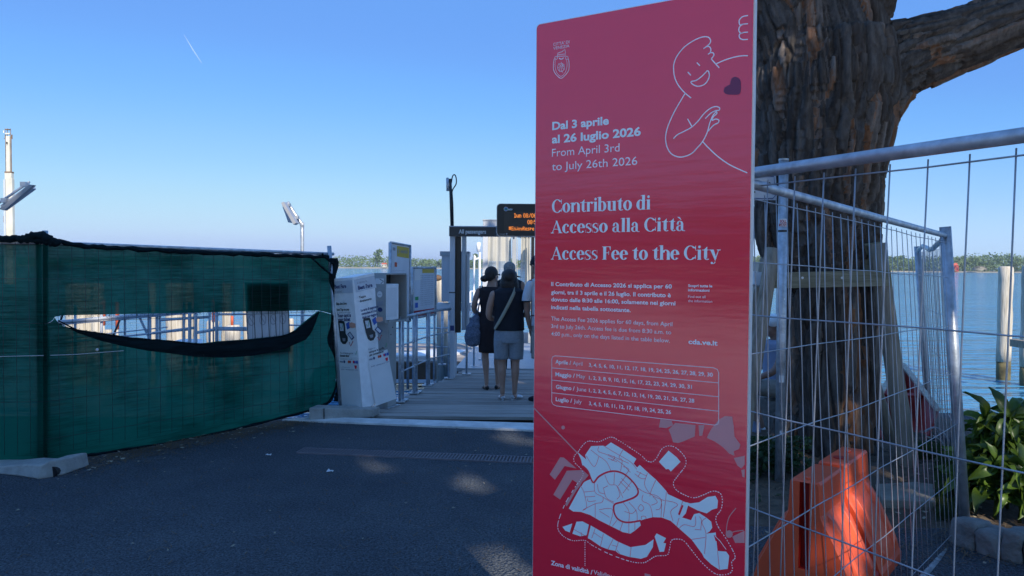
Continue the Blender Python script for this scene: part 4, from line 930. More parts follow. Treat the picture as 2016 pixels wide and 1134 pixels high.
# ================================================================ LEFT FENCE WITH SHADE NETTING
FLp = at(86, 700, 6.15); FRp = at(660, 700, 8.55); FLp.z = FRp.z = 0
fd = (FRp-FLp).normalized(); fn = V((fd.y, -fd.x, 0))
if fn.y > 0: fn = -fn
def fp(px, py): return onplane(px, py, FLp, fn)
def net_panel(name, label, cat, px0, px1, top, bot, hole=None, nx=90, nz=26, pl=fp, nrm=fn, group=None, wave=.018):
    rt = root(name, tuple(pl(px0, 900)*V((1, 1, 0))) if False else (pl(px0, 900).x, pl(px0, 900).y, 0), label, cat, group)
    mb = MB()
    def P_(px, py):
        p = pl(px, py); s = (p-FLp).dot(fd)
        w_ = wave*noise.noise(V((s*1.4, p.z*.9, 1)))+wave*.45*noise.noise(V((s*1.0, p.z*6, 5)))
        return p + nrm*(-.012+w_)
    cols = [px0+(px1-px0)*i/nx for i in range(nx+1)]
    def strip(fa, fb, n):
        vs = [P_(x, fa(x)+(fb(x)-fa(x))*j/n) for x in cols for j in range(n+1)]
        mb.add(vs, [(i*(n+1)+j, (i+1)*(n+1)+j, (i+1)*(n+1)+j+1, i*(n+1)+j+1) for i in range(nx) for j in range(n)])
    if hole:
        strip(lambda x: interp(top, x), lambda x: interp(hole[0], x), nz//2); strip(lambda x: interp(hole[1], x), lambda x: interp(bot, x), nz)
    else: strip(lambda x: interp(top, x), lambda x: interp(bot, x), nz)
    mb.build('netting', M['net'], rt, True, fix=False)
    return rt
topc = [(86, 478), (110, 470), (130, 478), (200, 484), (300, 489), (400, 494), (500, 498), (600, 502), (645, 503), (662, 512)]
botc = [(86, 910), (120, 905), (200, 893), (300, 878), (400, 860), (500, 836), (600, 812), (640, 798), (662, 776)]
htop = [(86, 640), (104, 632), (109, 624), (125, 621), (300, 617.5), (500, 613), (626, 611), (640, 614), (662, 620)]
hbot = [(86, 641), (104, 633), (109, 625), (115, 635), (128, 643), (150, 648), (197, 655), (239, 662), (287, 667), (336, 670), (380, 675), (399, 676), (429, 672), (490, 668), (561, 660), (578, 651), (603, 630), (626, 612), (640, 615), (662, 621)]
nf = net_panel('netted_fence_panel', 'green shade netting fence panel with a long smile-shaped tear', 'fence', 86, 662, topc, botc, (htop, hbot), nx=150)
# frame and wires of this panel, netting tied behind it
zt0, zt1 = fp(86, 478).z, fp(655, 500).z
cN = [V((FLp.x, FLp.y, .10)), V((FRp.x, FRp.y, .10)), V((FRp.x, FRp.y, zt1+.0)), V((FLp.x, FLp.y, zt0+.0))]
def inner_frame(rt, c, nvert, hz, ext=.0, rposts=(True, True), r=.021):
    mb = MB(); mb.cyl(c[3]-fn*.03, c[2]-fn*.03, .018, n=10); mb.build('top_rail', M['steel'], rt, True)
    for i, k in enumerate(rposts):
        if k: mb = MB(); mb.cyl(bil(c, i, 0)-fn*.07-V((0, 0, .05)), bil(c, i, 1)-fn*.07+V((0, 0, ext)), r, n=14); mb.build('post', M['steel'], rt, True)
    for i in range(1, nvert):
        s = i/nvert; mb = MB(); o = fn*.014; mb.tube([bil(c, s+random.uniform(-.001, .001), t)+o for t in (.0, .3, .6, .99)], .0016, 5); mb.build('vertical_wire', M['darkwire'], rt, True)
    for t in hz: mb = MB(); mb.cyl(bil(c, 0, t)+fn*.014, bil(c, 1, t)+fn*.014, .0018, n=5); mb.build('horizontal_wire', M['darkwire'], rt, True)
M['darkwire'] = mat('dull_fence_wire', (.05, .06, .06), .6, metal=.3, var=.2)
inner_frame(nf, cN, 28, [.07, .25, .62, .83], ext=.07, rposts=(True, False))
# second post pair at the left joint (two tubes side by side)
# rolled dark hem along the top
def hem(rt, pts, r, seed, mt='nethem', name='net_hem'):
    rnd = random.Random(seed); cs = spline(pts, 6); mb = MB()
    mb.tube([c+V((0, 0, rnd.uniform(-.3, .3)*r)) for c in cs], [r*rnd.uniform(.75, 1.25) for _ in cs], 9, flat=1.0); return mb.build(name, M[mt], rt, True)
hem(nf, [fp(x, interp(topc, x)+3)+fn*.01 for x in (112, 150, 200, 260, 330, 400, 470, 540, 600, 645)], .020, 1)
hem(nf, [fp(x, interp(botc, x)-1)+fn*.005 for x in (90, 150, 200, 300, 400, 500, 600, 640, 657)], .012, 2)
# folded flap hanging below the tear
flt = hbot[3:]
lowc = [(115, 637), (150, 655), (197, 671), (239, 681), (287, 690), (336, 696), (380, 702), (440, 704), (500, 700), (561, 686), (600, 668), (615, 648), (626, 614)]
mb = MB(); xs = [115+ (625-115)*i/80 for i in range(81)]
vs = []
for x in xs:
    a = interp(hbot, x); b = interp(lowc, x)
    for j in range(7):
        t = j/6; vs.append(fp(x, a+(b-a)*t)+fn*(.02+.014*math.sin(PI*min(1, t*1.15))+.016*noise.noise(V((x*.035+t*1.5, t*3, 0)))+.006*noise.noise(V((x*.12-t*4, t*5, 3)))))
mb.add(vs, [(i*7+j, (i+1)*7+j, (i+1)*7+j+1, i*7+j+1) for i in range(80) for j in range(6)]); mb.build('folded_flap', M['nethem'], nf, True, fix=False)
hem(nf, [fp(x, interp(hbot, x)+1)+fn*.03 for x in (112, 150, 200, 260, 330, 400, 470, 540, 580, 605, 624)], .006, 5)
# gathered netting at the right post
rnd = random.Random(4)
mb = MB(); n = 40; vs = []
for j in range(n+1):
    t = j/n; py = 508+(790-508)*t; xc = 650+14*t+3*math.sin(t*9); wl = 5+4*math.sin(t*14)+6*t*math.sin(t*3.1); wr_ = 7+3*math.sin(t*21+1)
    for k in range(6):
        u = k/5; vs.append(fp(xc-wl+(wl+wr_)*u, py)+fn*(.03+.02*math.sin(u*7+t*30)))
mb.add(vs, [(j*6+k, (j+1)*6+k, (j+1)*6+k+1, j*6+k+1) for j in range(n) for k in range(5)]); mb.build('gathered_netting', M['nethem'], nf, True, fix=False)
for a, b in (((612, 508), (655, 545)), ((632, 500), (655, 520))):
    hem(nf, [fp(*a)+fn*.02, fp((a[0]+b[0])/2, (a[1]+b[1])/2+2)+fn*.03, fp(*b)+fn*.02], .012, 8)
hem(nf, [fp(655, 540)+fn*.02, fp(657, 600)+fn*.03, fp(660, 660)+fn*.03, fp(665, 730)+fn*.02, fp(650, 785)+fn*.02, fp(625, 802)+fn*.01], .016, 9)
mb = MB(); mb.cyl(at(648, 484, 8.5), V((at(672, 800, 8.5).x, 8.5, 0)), .024, n=14); mb.build('post', M['steel'], nf, True)
# frayed threads along the tear
mb = MB(); rnd = random.Random(21)
for i in range(260):
    x = rnd.uniform(112, 622); up_ = rnd.random() < .7; y = interp(htop if up_ else hbot, x); p = fp(x, y)+fn*.004; l = rnd.uniform(.006, .028)*(1 if up_ else .6)
    q1 = p+fd*rnd.uniform(-.012, .012)+V((0, 0, -l*.6 if up_ else l*.5)); q2 = q1+fd*rnd.uniform(-.012, .012)+V((0, 0, -l*.5 if up_ else l*.3))
    mb.tube([p, q1, q2], .0012, 3, caps=False)
o_ = mb.build('frayed_threads', M['net'], nf, fix=False); o_['kind'] = 'stuff'
# white string and small knots on the net
mb = MB(); mb.tube([fp(96, 699)+fn*.03, fp(150, 697)+fn*.03, fp(200, 693)+fn*.03, fp(240, 690)+fn*.03], .0022, 5); mb.build('string', M['sticker'], nf)
mb = MB(); mb.ball(fp(188, 688)+fn*.03, .013, 8, 6); mb.build('knot', M['sticker'], nf, True)
# leftmost panel: nearly parallel to the picture
P2 = FLp; d2 = (V((-5.9, 5.95, 0))-FLp).normalized(); n2 = V((-d2.y, d2.x, 0)); n2 = n2 if n2.y < 0 else -n2
def fp2(px, py): return onplane(px, py, P2, n2)
top2 = [(-260, 462), (-60, 464), (0, 466), (40, 465), (75, 470), (92, 480)]; bot2 = [(-260, 940), (-60, 926), (0, 919), (60, 914), (92, 909)]
nf2 = net_panel('netted_fence_panel', 'green netting fence panel at the left edge of the picture', 'fence', -260, 92, top2, bot2, None, nx=60, pl=fp2, nrm=n2)
c2_ = [V((fp2(-255, 700).x, fp2(-255, 700).y, .1)), V((FLp.x, FLp.y, .1)), V((FLp.x, FLp.y, zt0)), V((fp2(-255, 700).x, fp2(-255, 700).y, zt0))]
for i in range(1, 13):
    s = i/13; mb = MB(); mb.cyl(bil(c2_, s, 0)+n2*.014, bil(c2_, s, 1)+n2*.014, .0016, n=5); mb.build('vertical_wire', M['darkwire'], nf2, True)
for t in (.25, .62, .83): mb = MB(); mb.cyl(bil(c2_, 0, t)+n2*.014, bil(c2_, 1, t)+n2*.014, .0018, n=5); mb.build('horizontal_wire', M['darkwire'], nf2, True)
pA = at(77, 453, 6.2)
mb = MB(); mb.cyl(V((pA.x, 6.28, -.0)), V((pA.x, 6.28, pA.z)), .022, n=14); mb.build('post', M['steel'], nf2, True)
mb = MB(); mb.cyl(c2_[3], c2_[2]-n2*.03, .018, n=10); mb.build('top_rail', M['steel'], nf2, True)
hem(nf2, [fp2(x, y)+n2*.012 for x, y in ((-250, 466), (-60, 468), (0, 471), (40, 470), (70, 473), (95, 478), (112, 482))], .024, 3)
hem(nf2, [fp2(x, y)+n2*.02 for x, y in ((40, 474), (62, 466), (85, 464), (100, 472), (118, 480))], .030, 6)
hem(nf2, [fp2(x, y)+n2*.005 for x, y in ((-250, 938), (-60, 925), (0, 918), (60, 913), (95, 908))], .012, 7)
mb = MB(); mb.tube([fp2(-100, 701)+n2*.03, fp2(0, 701)+n2*.03, fp2(90, 699)+n2*.03], .0022, 5); mb.build('string', M['sticker'], nf2)
# the dark square sign hung on the back of the mesh
bk = MB(); q = [fp(487, 556)-fn*.038, fp(570, 556)-fn*.038, fp(576, 693)-fn*.038, fp(494, 700)-fn*.038]
sgn = root('hanging_notice_board', tuple(q[3]), 'grey ribbed notice board seen from behind through the tear in the green netting', 'sign')
bk.prism(q, -fn*.012); bk.build('sheet', M['bluegrey'], sgn)
for i in range(0, 7):
    s = i/6; a = q[0]+(q[1]-q[0])*s; b = q[3]+(q[2]-q[3])*s; mb = MB(); mb.cyl(a+fn*.003, b+fn*.003, .0032, n=6); mb.build('rib', M['darkgrey'], sgn)
for i, x in enumerate((499, 521.5, 542, 561)):
    p = fp(x, 631-i*1.0); mb = MB(); fr = (p-fn*.038, fd, UZ, fn)
    ribbon(mb, [p-fn*.038+fd*.036*math.cos(a*PI/10)+UZ*.052*math.sin(a*PI/10) for a in range(20)], .008, fr, .004, True)
    ribbon(mb, [p-fn*.038+fd*.02-UZ*.03, p-fn*.038-fd*.02+UZ*.03], .007, fr, .0045); mb.build('embossed_ring', M['greyprint'], sgn, fix=False)
# concrete feet
def foot(name, pts_top, label, h, drop):
    rt = MB(); return rt
cf = root('concrete_foot', tuple(G(60, 930)), 'pale concrete fence foot under the netting at the left edge', 'fence foot')
mb = MB()
a0, a1, a2, a3 = G(-60, 925), G(128, 932), G(75, 946), G(-60, 940)
def prof(px, base, hz, dpt):
    p = G(px, base); return p, p+V((0, 0, hz))
# long tapered block with a hump at the near end
secs = [(-90, 931, .05), (0, 934, .06), (40, 938, .09), (75, 944, .105), (90, 942, .125), (128, 934, .12)]
bot_ = [G(x, y) for x, y, _ in secs]; dirw = V((.05, .26, 0)); vs = []
for p, (x, y, hgt) in zip(bot_, secs): vs += [p, p+dirw, p+dirw*.9+UZ*hgt, p+dirw*.1+UZ*hgt]
k = len(secs); mb.add(vs, [(i*4+j, i*4+(j+1) % 4, (i+1)*4+(j+1) % 4, (i+1)*4+j) for i in range(k-1) for j in range(4)]+[(0, 1, 2, 3), tuple((k-1)*4+j for j in (3, 2, 1, 0))])
mb.build('block', M['concrete'], cf, bevel=.012)
mb = MB(); p = G(103, 938)+V((0, -.012, .035)); mb.cyl(p, p+V((.0, .12, 0)), .045, n=14); mb.build('lifting_notch', M['black'], cf)
cf2 = root('concrete_foot', tuple(G(700, 826)), 'pale concrete fence foot below the leaning white ticket column', 'fence foot')
A_, B_ = G(608, 831), G(735, 822); dv = V((.04, .20, 0)); mb = MB()
mb.hexa([A_, B_, B_+dv, A_+dv], [A_+V((0, .01, .15)), B_+V((0, .01, .085)), B_+dv*.95+V((0, 0, .085)), A_+dv*.95+V((0, 0, .15))]); mb.build('block', M['concrete'], cf2, bevel=.01)
mb = MB(); mb.hexa([p+V((0, -.004, 0)) for p in (A_+(B_-A_)*.22, A_+(B_-A_)*.235, A_+(B_-A_)*.235, A_+(B_-A_)*.22)], [p+V((0, .003, .135)) for p in (A_+(B_-A_)*.22, A_+(B_-A_)*.235, A_+(B_-A_)*.235, A_+(B_-A_)*.22)]) if False else mb.box(A_+(B_-A_)*.23+V((0, 0.0, .07)), (.008, .012, .13)); mb.build('casting_seam', M['darkgrey'], cf2)

# ================================================================ TICKET COLUMN (leaning white prism)
tc_ = root('ticket_column', tuple(G(714, 812)*1.0), 'leaning white four-sided fare information column with card reader pictures', 'info column')
D0 = 8.28
top3 = [at(656, 549, D0+.22), at(694, 546, D0), at(737, 537, D0+.2)]; bot3 = [at(670, 797, D0+.22), at(714, 808, D0), at(751, 789, D0+.2)]
tb4 = top3[0]+top3[2]-top3[1]; bb4 = bot3[0]+bot3[2]-bot3[1]
mb = MB(); mb.hexa([bot3[0], bot3[1], bot3[2], bb4], [top3[0], top3[1], top3[2], tb4]); mb.build('column_body', M['white'], tc_, bevel=.003)
def face_frame(a, b, c_):         # top-left, top-right, bottom-left
    R = (b-a).normalized(); U = (a-c_).normalized(); N_ = R.cross(U).normalized()
    if N_.y > 0: N_ = -N_
    U = (U - R*U.dot(R)).normalized(); return (a, R, U, N_)
fL = face_frame(top3[0], top3[1], bot3[0]); fR = face_frame(top3[1], top3[2], bot3[1])
def col_face(fr, x0, x1, ang, lines, left):
    O, R, U, N_ = fr; W_ = (top3[1]-top3[0]).length if left else (top3[2]-top3[1]).length; Hh = (top3[1]-bot3[1]).length
    def pt(u, v): return O+R*(u*W_)-U*(v*Hh)
    mb = MB(); mb.flat([pt(.03, .02)+N_*.002, pt(.97, .02)+N_*.002, pt(.97, .115)+N_*.002, pt(.03, .115)+N_*.002]); mb.build('header_band', M['poster'], tc_)
    mb = MB(); mb.flat([pt(.02, .60)+N_*.0015, pt(.98, .60)+N_*.0015, pt(1.0, .995)+N_*.0015, pt(0.0, .995)+N_*.0015]); mb.build('lower_panel', M['offwhite'], tc_)
    for s, u0_, u1_, v, cap, bold, mt in lines:
        text_on('fare_text', M[mt], tc_, s, pt(u0_, v), pt(u1_, v), cap*Hh, fr, bold, .004)
    def poly(nm, mt, pts, lift=.004):
        mb = MB(); mb.flat([pt(u, v)+N_*lift for u, v in pts]); mb.build(nm, M[mt], tc_)
    poly('reader_picture', 'darkgrey', [(.12, .335), (.16, .32), (.42, .325), (.46, .345), (.47, .42), (.56, .445), (.55, .475), (.42, .50), (.28, .50), (.18, .48), (.14, .43)])
    poly('reader_screen', 'poster', [(.19, .34), (.38, .345), (.38, .40), (.20, .40)], .005)
    mb = MB(); ribbon(mb, [pt(.22, .37), pt(.28, .39), pt(.38, .345)], .007, fr, .006); mb.build('tick_mark', M['greenprint'], tc_, fix=False)
    poly('keypad', 'greyprint', [(.28, .455), (.44, .455), (.42, .478), (.30, .478)], .005)
    poly('card_picture', 'blueprint', [(.52, .345), (.70, .33), (.74, .375), (.56, .39)], .005)
    poly('hand_picture', 'skinprint', [(.68, .345), (.80, .335), (1.0, .345), (1.0, .375), (.82, .378), (.70, .37)], .006)
    poly('phone_picture', 'navyprint', [(.55, .425), (.70, .405), (.90, .45), (.76, .47)], .005); poly('phone_screen', 'poster', [(.60, .427), (.70, .413), (.84, .447), (.76, .460)], .006)
    mb = MB(); ribbon(mb, [pt(.62, .485), pt(.68, .515), pt(.82, .478)], .010, fr, .005); mb.build('watch_picture', M['redband'], tc_, fix=False)
    mb = MB(); ribbon(mb, [pt(.88, .565+.0), pt(.92, .58), pt(.98, .55)], .006, fr, .005); mb.build('tick_mark', M['greenprint'], tc_, fix=False)
    for u, mt in ((.30, 'navyprint'), (.52, 'orangered'), (.60, 'redband'), (.78, 'redprint'), (.84, 'blueprint')):
        poly('card_logo', mt, [(u+.045*math.cos(a*.628), .635+.011*math.sin(a*.628)) for a in range(10)], .005)
    poly('card_logo', 'blueprint', [(.90, .624), (.99, .624), (.99, .646), (.90, .646)], .005)
    text_on('card_logo', M['navyprint'], tc_, 'VISA', pt(.06, .642), pt(.24, .642), .012*Hh, fr, .02, .005)
    text_on('operator_text', M['navyprint'], tc_, 'AVM  veneziaunica  vela', pt(.10, .70), pt(.95, .695), .008*Hh, fr, .0, .005)
    poly('seal', 'redprint', [(.80, .66), (.93, .66), (.90, .685), (.83, .685)], .005)
col_face(fL, 0, 0, 0, [('Best Fare', .06, .66, .075, .028, .03, 'navyprint'), ('is active!', .06, .42, .108, .018, 0, 'greyprint'), ('Skip the Line', .08, .62, .20, .017, .03, 'black'), ('Just Tap to pay', .08, .74, .245, .017, .03, 'black'), ('tap directly on the reader', .08, .80, .265, .010, 0, 'greyprint'),
     ('Your card is', .10, .80, .315-.02, .026, .03, 'navyprint'), ('your ticket', .10, .75, .325, .026, .03, 'navyprint') , ('You will always pay the', .10, .78, .575, .013, .0, 'darkgrey'), ('lowest fare*', .10, .60, .597, .017, .03, 'darkgrey'), ('*conditions apply', .06, .72, .625-.008, .007, 0, 'greyprint'), ('in collaborazione con', .06, .55, .68, .007, 0, 'greyprint')], True)
col_face(fR, 0, 0, 0, [('è attiva la', .15, .60, .055, .014, 0, 'greyprint'), ('Best Fare', .15, .80, .10, .028, .03, 'navyprint'), ('Tappa', .12, .42, .165, .016, .02, 'black'), ('direttamente', .12, .66, .195, .016, .02, 'black'), ('La carta di pagamento', .10, .90, .265, .018, .03, 'navyprint'), ('contactless è il tuo', .10, .80, .293, .018, .03, 'navyprint'),
     ('titolo per viaggiare', .10, .80, .321, .018, .03, 'navyprint'), ('Pagherai', .12, .45, .565, .013, 0, 'greyprint'), ('sempre la tariffa', .12, .84, .588, .015, .03, 'darkgrey'), ('più conveniente*', .12, .82, .612, .015, .03, 'darkgrey')], False)

# ================================================================ VALIDATOR CABINET
cb = root('ticket_cabinet', (at(765, 815, 8.75).x, 8.75, 0), 'grey metal cabinet on a pedestal with an open side compartment, behind the white column', 'cabinet')
Y0 = 8.7
def qx(px, Y=Y0): return at(px, 600, Y).x
z_ = lambda py, Y=Y0: at(760, py, Y).z
# left (front) face 720..759, right (open) face 759..790 turned
fa, fb_, fc = V((qx(716), Y0+.10, 0)), V((qx(759), Y0, 0)), V((qx(790), Y0+.42, 0))
fo = fa+fc-fb_
zb, zt = z_(633), z_(541)
def up(p, z): return V((p.x, p.y, z))
def shell(name, pa, pb_, z0, z1, mt, t=.02, par=cb):
    d = (pb_-pa).normalized(); nn = V((d.y, -d.x, 0)); 
    if nn.dot(fb_-(fo)) < 0: nn = -nn
    mb = MB(); mb.prism([up(pa, z0), up(pb_, z0), up(pb_, z1), up(pa, z1)], -nn*t); return mb.build(name, M[mt], par, bevel=.003)
shell('front_panel', fa, fb_, zb, zt, 'cabinet')
mb = MB(); mb.prism([up(p, zt) for p in (fa, fb_, fc, fo)], (0, 0, .018)); mb.build('top_panel', M['cabinet'], cb, bevel=.003)
mb = MB(); mb.prism([up(p, zb-.02) for p in (fa, fb_, fc, fo)], (0, 0, .02)); mb.build('bottom_panel', M['cabinet'], cb, bevel=.003)
shell('rear_panel', fo, fc, zb, zt, 'cabinet'); mb = MB(); mb.prism([up(fa, zb), up(fo, zb), up(fo, zt), up(fa, zt)], (.02, 0, 0)); mb.build('side_panel', M['cabinet'], cb)
dr = (fc-fb_); ir = lambda s, z, inn=.05: up(fb_+dr*s+(fa-fb_).normalized()*inn, z)
mb = MB(); mb.prism([ir(.0, zb, .22), ir(1, zb, .22), ir(1, zt, .22), ir(0, zt, .22)], (fa-fb_).normalized()*.01); mb.build('dark_backplate', M['darkgrey'], cb)
mb = MB(); a = [ir(.02, zb+.01, .0), ir(.62, zb+.01, .0), ir(.62, zb+(zt-zb)*.80, .0), ir(.02, zb+(zt-zb)*.80, .0)]; mb.prism(a, (fa-fb_).normalized()*.16); mb.build('white_reader_box', M['white'], cb, bevel=.006)
mb = MB(); a = [ir(.08, zb+.05, -.003), ir(.52, zb+.05, -.003), ir(.52, zb+(zt-zb)*.72, -.003), ir(.08, zb+(zt-zb)*.72, -.003)]; mb.prism(a, (fa-fb_).normalized()*.004); mb.build('reader_door', M['offwhite'], cb, bevel=.002)
mb = MB(); mb.tube([ir(.74, zb+.02, .1), ir(.80, zb+.15, .08), ir(.74, zb+.33, .1)], .012, 8); mb.build('cable', M['rust'], cb, True)
frc = face_frame(up(fa, zt), up(fb_, zt), up(fa, zb)); O, R, U, N_ = frc; W_ = (fb_-fa).length; Hh = zt-zb
def cp(u, v): return O+R*(u*W_)-U*(v*Hh)
for nm, mt, u, v, ru, rv in (('round_sticker', 'sticker', .72, .42, .14, .075), ('round_sticker', 'navyprint', .74, .75, .12, .05), ('round_sticker', 'greyprint', .45, .28, .06, .03)):
    mb = MB(); mb.flat([cp(u+ru*math.cos(a*.52), v+rv*math.sin(a*.52))+N_*.003 for a in range(12)]); mb.build(nm, M[mt], cb)
mb = MB(); ribbon(mb, [cp(.72+.14*math.cos(a*.52), .42+.075*math.sin(a*.52)) for a in range(12)], .004, frc, .004, True)
for k in range(3): ribbon(mb, [cp(.66+.05*k, .42), cp(.67+.05*k, .435)], .008, frc, .004)
mb.build('sticker_print', M['greyprint'], cb, fix=False)
mb = MB(); mb.flat([cp(*p)+N_*.003 for p in ((.5, .08), (.92, .08), (.92, .2), (.5, .2))]); mb.build('arrow_label', M['sticker'], cb)
mb = MB(); ribbon(mb, [cp(.72, .09), cp(.90, .14), cp(.78, .19)], .008, frc, .005); mb.build('arrow_print', M['black'], cb, fix=False)
mb = MB(); mb.flat([cp(*p)+N_*.003 for p in ((.6, .58), (.9, .56), (.9, .66), (.6, .67))]); mb.build('torn_label', M['greyprint'], cb)
# pedestal
pa, pb2, pc = V((qx(738, 8.75), 8.80, 0)), V((qx(764, 8.75), 8.74, 0)), V((qx(779, 8.9), 8.96, 0)); po = pa+pc-pb2
mb = MB(); mb.hexa([up(p, .0) for p in (pa, pb2, pc, po)], [up(p, zb-.02) for p in (pa, pb2, pc, po)]); mb.build('pedestal', M['cabinet'], cb, bevel=.005)
mb = MB(); mb.hexa([up(p, .0) for p in (pa+V((-.03, -.03, 0)), pb2+V((.01, -.04, 0)), pc+V((.05, .0, 0)), po)], [up(p, .012) for p in (pa+V((-.03, -.03, 0)), pb2+V((.01, -.04, 0)), pc+V((.05, .0, 0)), po)]); mb.build('base_plate', M['steel'], cb)
d = (pc-pb2); nn = V((d.y, -d.x, 0)).normalized(); nn = nn if nn.y < 0 else -nn
mb = MB(); q = [up(pb2+d*.1, .75), up(pb2+d*.9, .75), up(pb2+d*.9, 1.02), up(pb2+d*.1, 1.02)]; mb.prism([p+nn*.004 for p in q], -nn*.003); mb.build('access_door', M['cabinet'], cb)
for s, z in ((.5, .93), (.3, .85), (.35, .3), (.9, .25)): mb = MB(); mb.ball(up(pb2+d*s+nn*.004, z), .008, 8, 5); mb.build('lock', M['black'], cb, True)

# ================================================================ INFO BOARDS ON THE RAIL
def info_board(px0, px1, ytl, ytr, ybl, ybr, Ya, Yb, label, yellow, band):
    a, b, c, d = at(px0, ybl, Ya), at(px1, ybr, Yb), at(px1, ytr, Yb), at(px0, ytl, Ya)
    b.x, c.x = (b.x+c.x)/2, (b.x+c.x)/2; a.x = d.x = (a.x+d.x)/2
    rt = root('timetable_board', (a.x, a.y, 0), label, 'notice board', 'timetable boards clipped to the gangway rail')
    R = (b-a); R.z = 0; Wd = R.length; R.normalize(); N_ = V((R.y, -R.x, 0)); N_ = N_ if N_.y < 0 else -N_
    fr = (d, R, UZ, N_)
    def pt(u, v):
        top = d.lerp(c, u); bot = a.lerp(b, u); return top.lerp(bot, v)
    mb = MB(); mb.prism([pt(.0, 0), pt(1, 0), pt(1, 1), pt(0, 1)], -N_*.03); mb.build('back_plate', M['offwhite'], rt, bevel=.004)
    for e in ((0, 0, .0, 1), (1, 0, 1, 1), (0, 0, 1, 0), (0, 1, 1, 1)):
        mb = MB(); mb.cyl(pt(e[0], e[1])+N_*.006, pt(e[2], e[3])+N_*.006, .014, n=8); mb.build('frame_edge', M['steel'], rt, True)
    mb = MB(); mb.flat([pt(.07, .03)+N_*.004, pt(.93, .03)+N_*.004, pt(.93, .97)+N_*.004, pt(.07, .97)+N_*.004]); mb.build('poster', M['poster'], rt)
    def blk(nm, mt, u0_, u1_, v0, v1, l=.006): mb = MB(); mb.flat([pt(u0_, v0)+N_*l, pt(u1_, v0)+N_*l, pt(u1_, v1)+N_*l, pt(u0_, v1)+N_*l]); mb.build(nm, M[mt], rt)
    if yellow == 1:
        blk('poster_header', 'yellowprint', .32, .93, .03, .17); blk('poster_mark', 'greyprint', .12, .24, .06, .10); blk('poster_mark', 'orangered', .2, .32, .25, .31, .007)
        text_on('poster_title', M['greyprint'], rt, 'B  venezia', pt(.36, .11), pt(.85, .12), .05, fr, .01, .008)
        blk('poster_map', 'greyprint', .5, .72, .58, .68)
        for k in range(11): text_on('poster_text', M['greyprint'], rt, 'fermata orari linea servizi attivi'[k % 5:], pt(.12, .36+k*.05), pt(.55+.3*random.random(), .36+k*.05), .010, fr, 0, .007)
    else:
        blk('poster_header', 'yellowprint', .42, .93, .03, .11); blk('poster_mark', 'sticker', .1, .4, .02, .25, .0065); blk('poster_footer', 'redband', .07, .93, .86, .97); blk('poster_mark', 'greenprint', .12, .26, .58, .65); blk('poster_mark', 'blueprint', .12, .24, .70, .80)
        for j in range(4):
            for k in range(15): text_on('timetable_column', M['greyprint'], rt, '06 12 24 36 48 56', pt(.34+j*.145, .17+k*.043), pt(.46+j*.145, .17+k*.043), .012, fr, .015, .007)
    for u in (.12, .88) if yellow == 1 else (.05, .95):
        q_ = pt(u, 1); mb = MB(); mb.cyl(V((q_.x, q_.y+.05, 0.02)), V((q_.x, q_.y+.05, q_.z+.3)), .018, n=10); mb.build('support_post', M['steel'], rt, True)
    return rt
info_board(768, 807, 477, 484, 627, 632, 9.7, 10.05, 'taller white framed board with yellow header behind the grey ticket cabinet', 1, 0)
info_board(811, 857, 527, 527, 627, 619, 10.3, 10.7, 'lower timetable board with a red bottom band between the tall board and the portal', 2, 1)

# ================================================================ GANGWAY RAIL, LEFT SIDE
def railing(name, pts, label, posts, rails, ztop, r=.021, group=None, mt='steel', pr=.024):
    rt = root(name, (pts[0].x, pts[0].y, pts[0].z), label, 'railing', group)
    for z, rr_ in rails:
        mb = MB(); mb.tube([p+V((0, 0, z)) for p in pts], rr_, 8); mb.build('rail', M[mt], rt, True)
    L_ = [0]
    for a, b in zip(pts, pts[1:]): L_.append(L_[-1]+(b-a).length)
    for s in posts:
        s *= L_[-1]
        for i in range(len(pts)-1):
            if s <= L_[i+1]+1e-6:
                p = pts[i].lerp(pts[i+1], (s-L_[i])/(L_[i+1]-L_[i])); break
        mb = MB(); mb.cyl(p, p+V((0, 0, ztop)), pr, n=10); mb.build('post', M[mt], rt, True)
        mb = MB(); mb.box(p+V((0, 0, .012)), (.13, .13, .014)); mb.build('post_base', M[mt], rt)
    return rt
g0, g1, g2 = G(787, 792), G(846, 757), G(886, 745)
railing('gangway_railing', [g0, g1, g2], 'grey tubular handrail along the left edge of the boarding deck', [0, .06, .30, .36, .62, .67, .98], [(1.02, .020), (.68, .010), (.36, .010)], 1.02, pr=.017)
g3 = G(925, 728); g4 = V((g3.x+.15, 13.4, 0))
railing('gangway_railing', [G(918, 738), g3, g4], 'grey tubular handrail behind the portal column beside the waste bin', [0.02, .5, .98], [(1.0, .018), (.68, .010), (.36, .010)], 1.0, pr=.017)
# sloping rail further left on the pontoon
railing('pontoon_railing', [V((-2.6, 13.6, -.1)), V((-1.0, 12.6, 0.0))], 'thin sloping handrail over the pontoon left of the portal', [.1, .9], [(.98, .02), (.62, .012), (.3, .012)], .98, r=.015)
bin_ = root('waste_bin', tuple(at(932, 655, 11.9)), 'small black waste bin hung on the handrail left of the queue', 'bin')
mb = MB(); c = at(932, 640, 11.9); mb.hexa([c+V((x*.085, y*.09, -.12)) for x, y in ((-1, -1), (1, -1), (1, 1), (-1, 1))], [c+V((x*.115, y*.12, .10)) for x, y in ((-1, -1), (1, -1), (1, 1), (-1, 1))]); mb.build('bin_body', M['black'], bin_, bevel=.01)
mb = MB(); mb.box(c+V((0, 0, .108)), (.25, .26, .02)); mb.build('lid_rim', M['darkgrey'], bin_, bevel=.004)

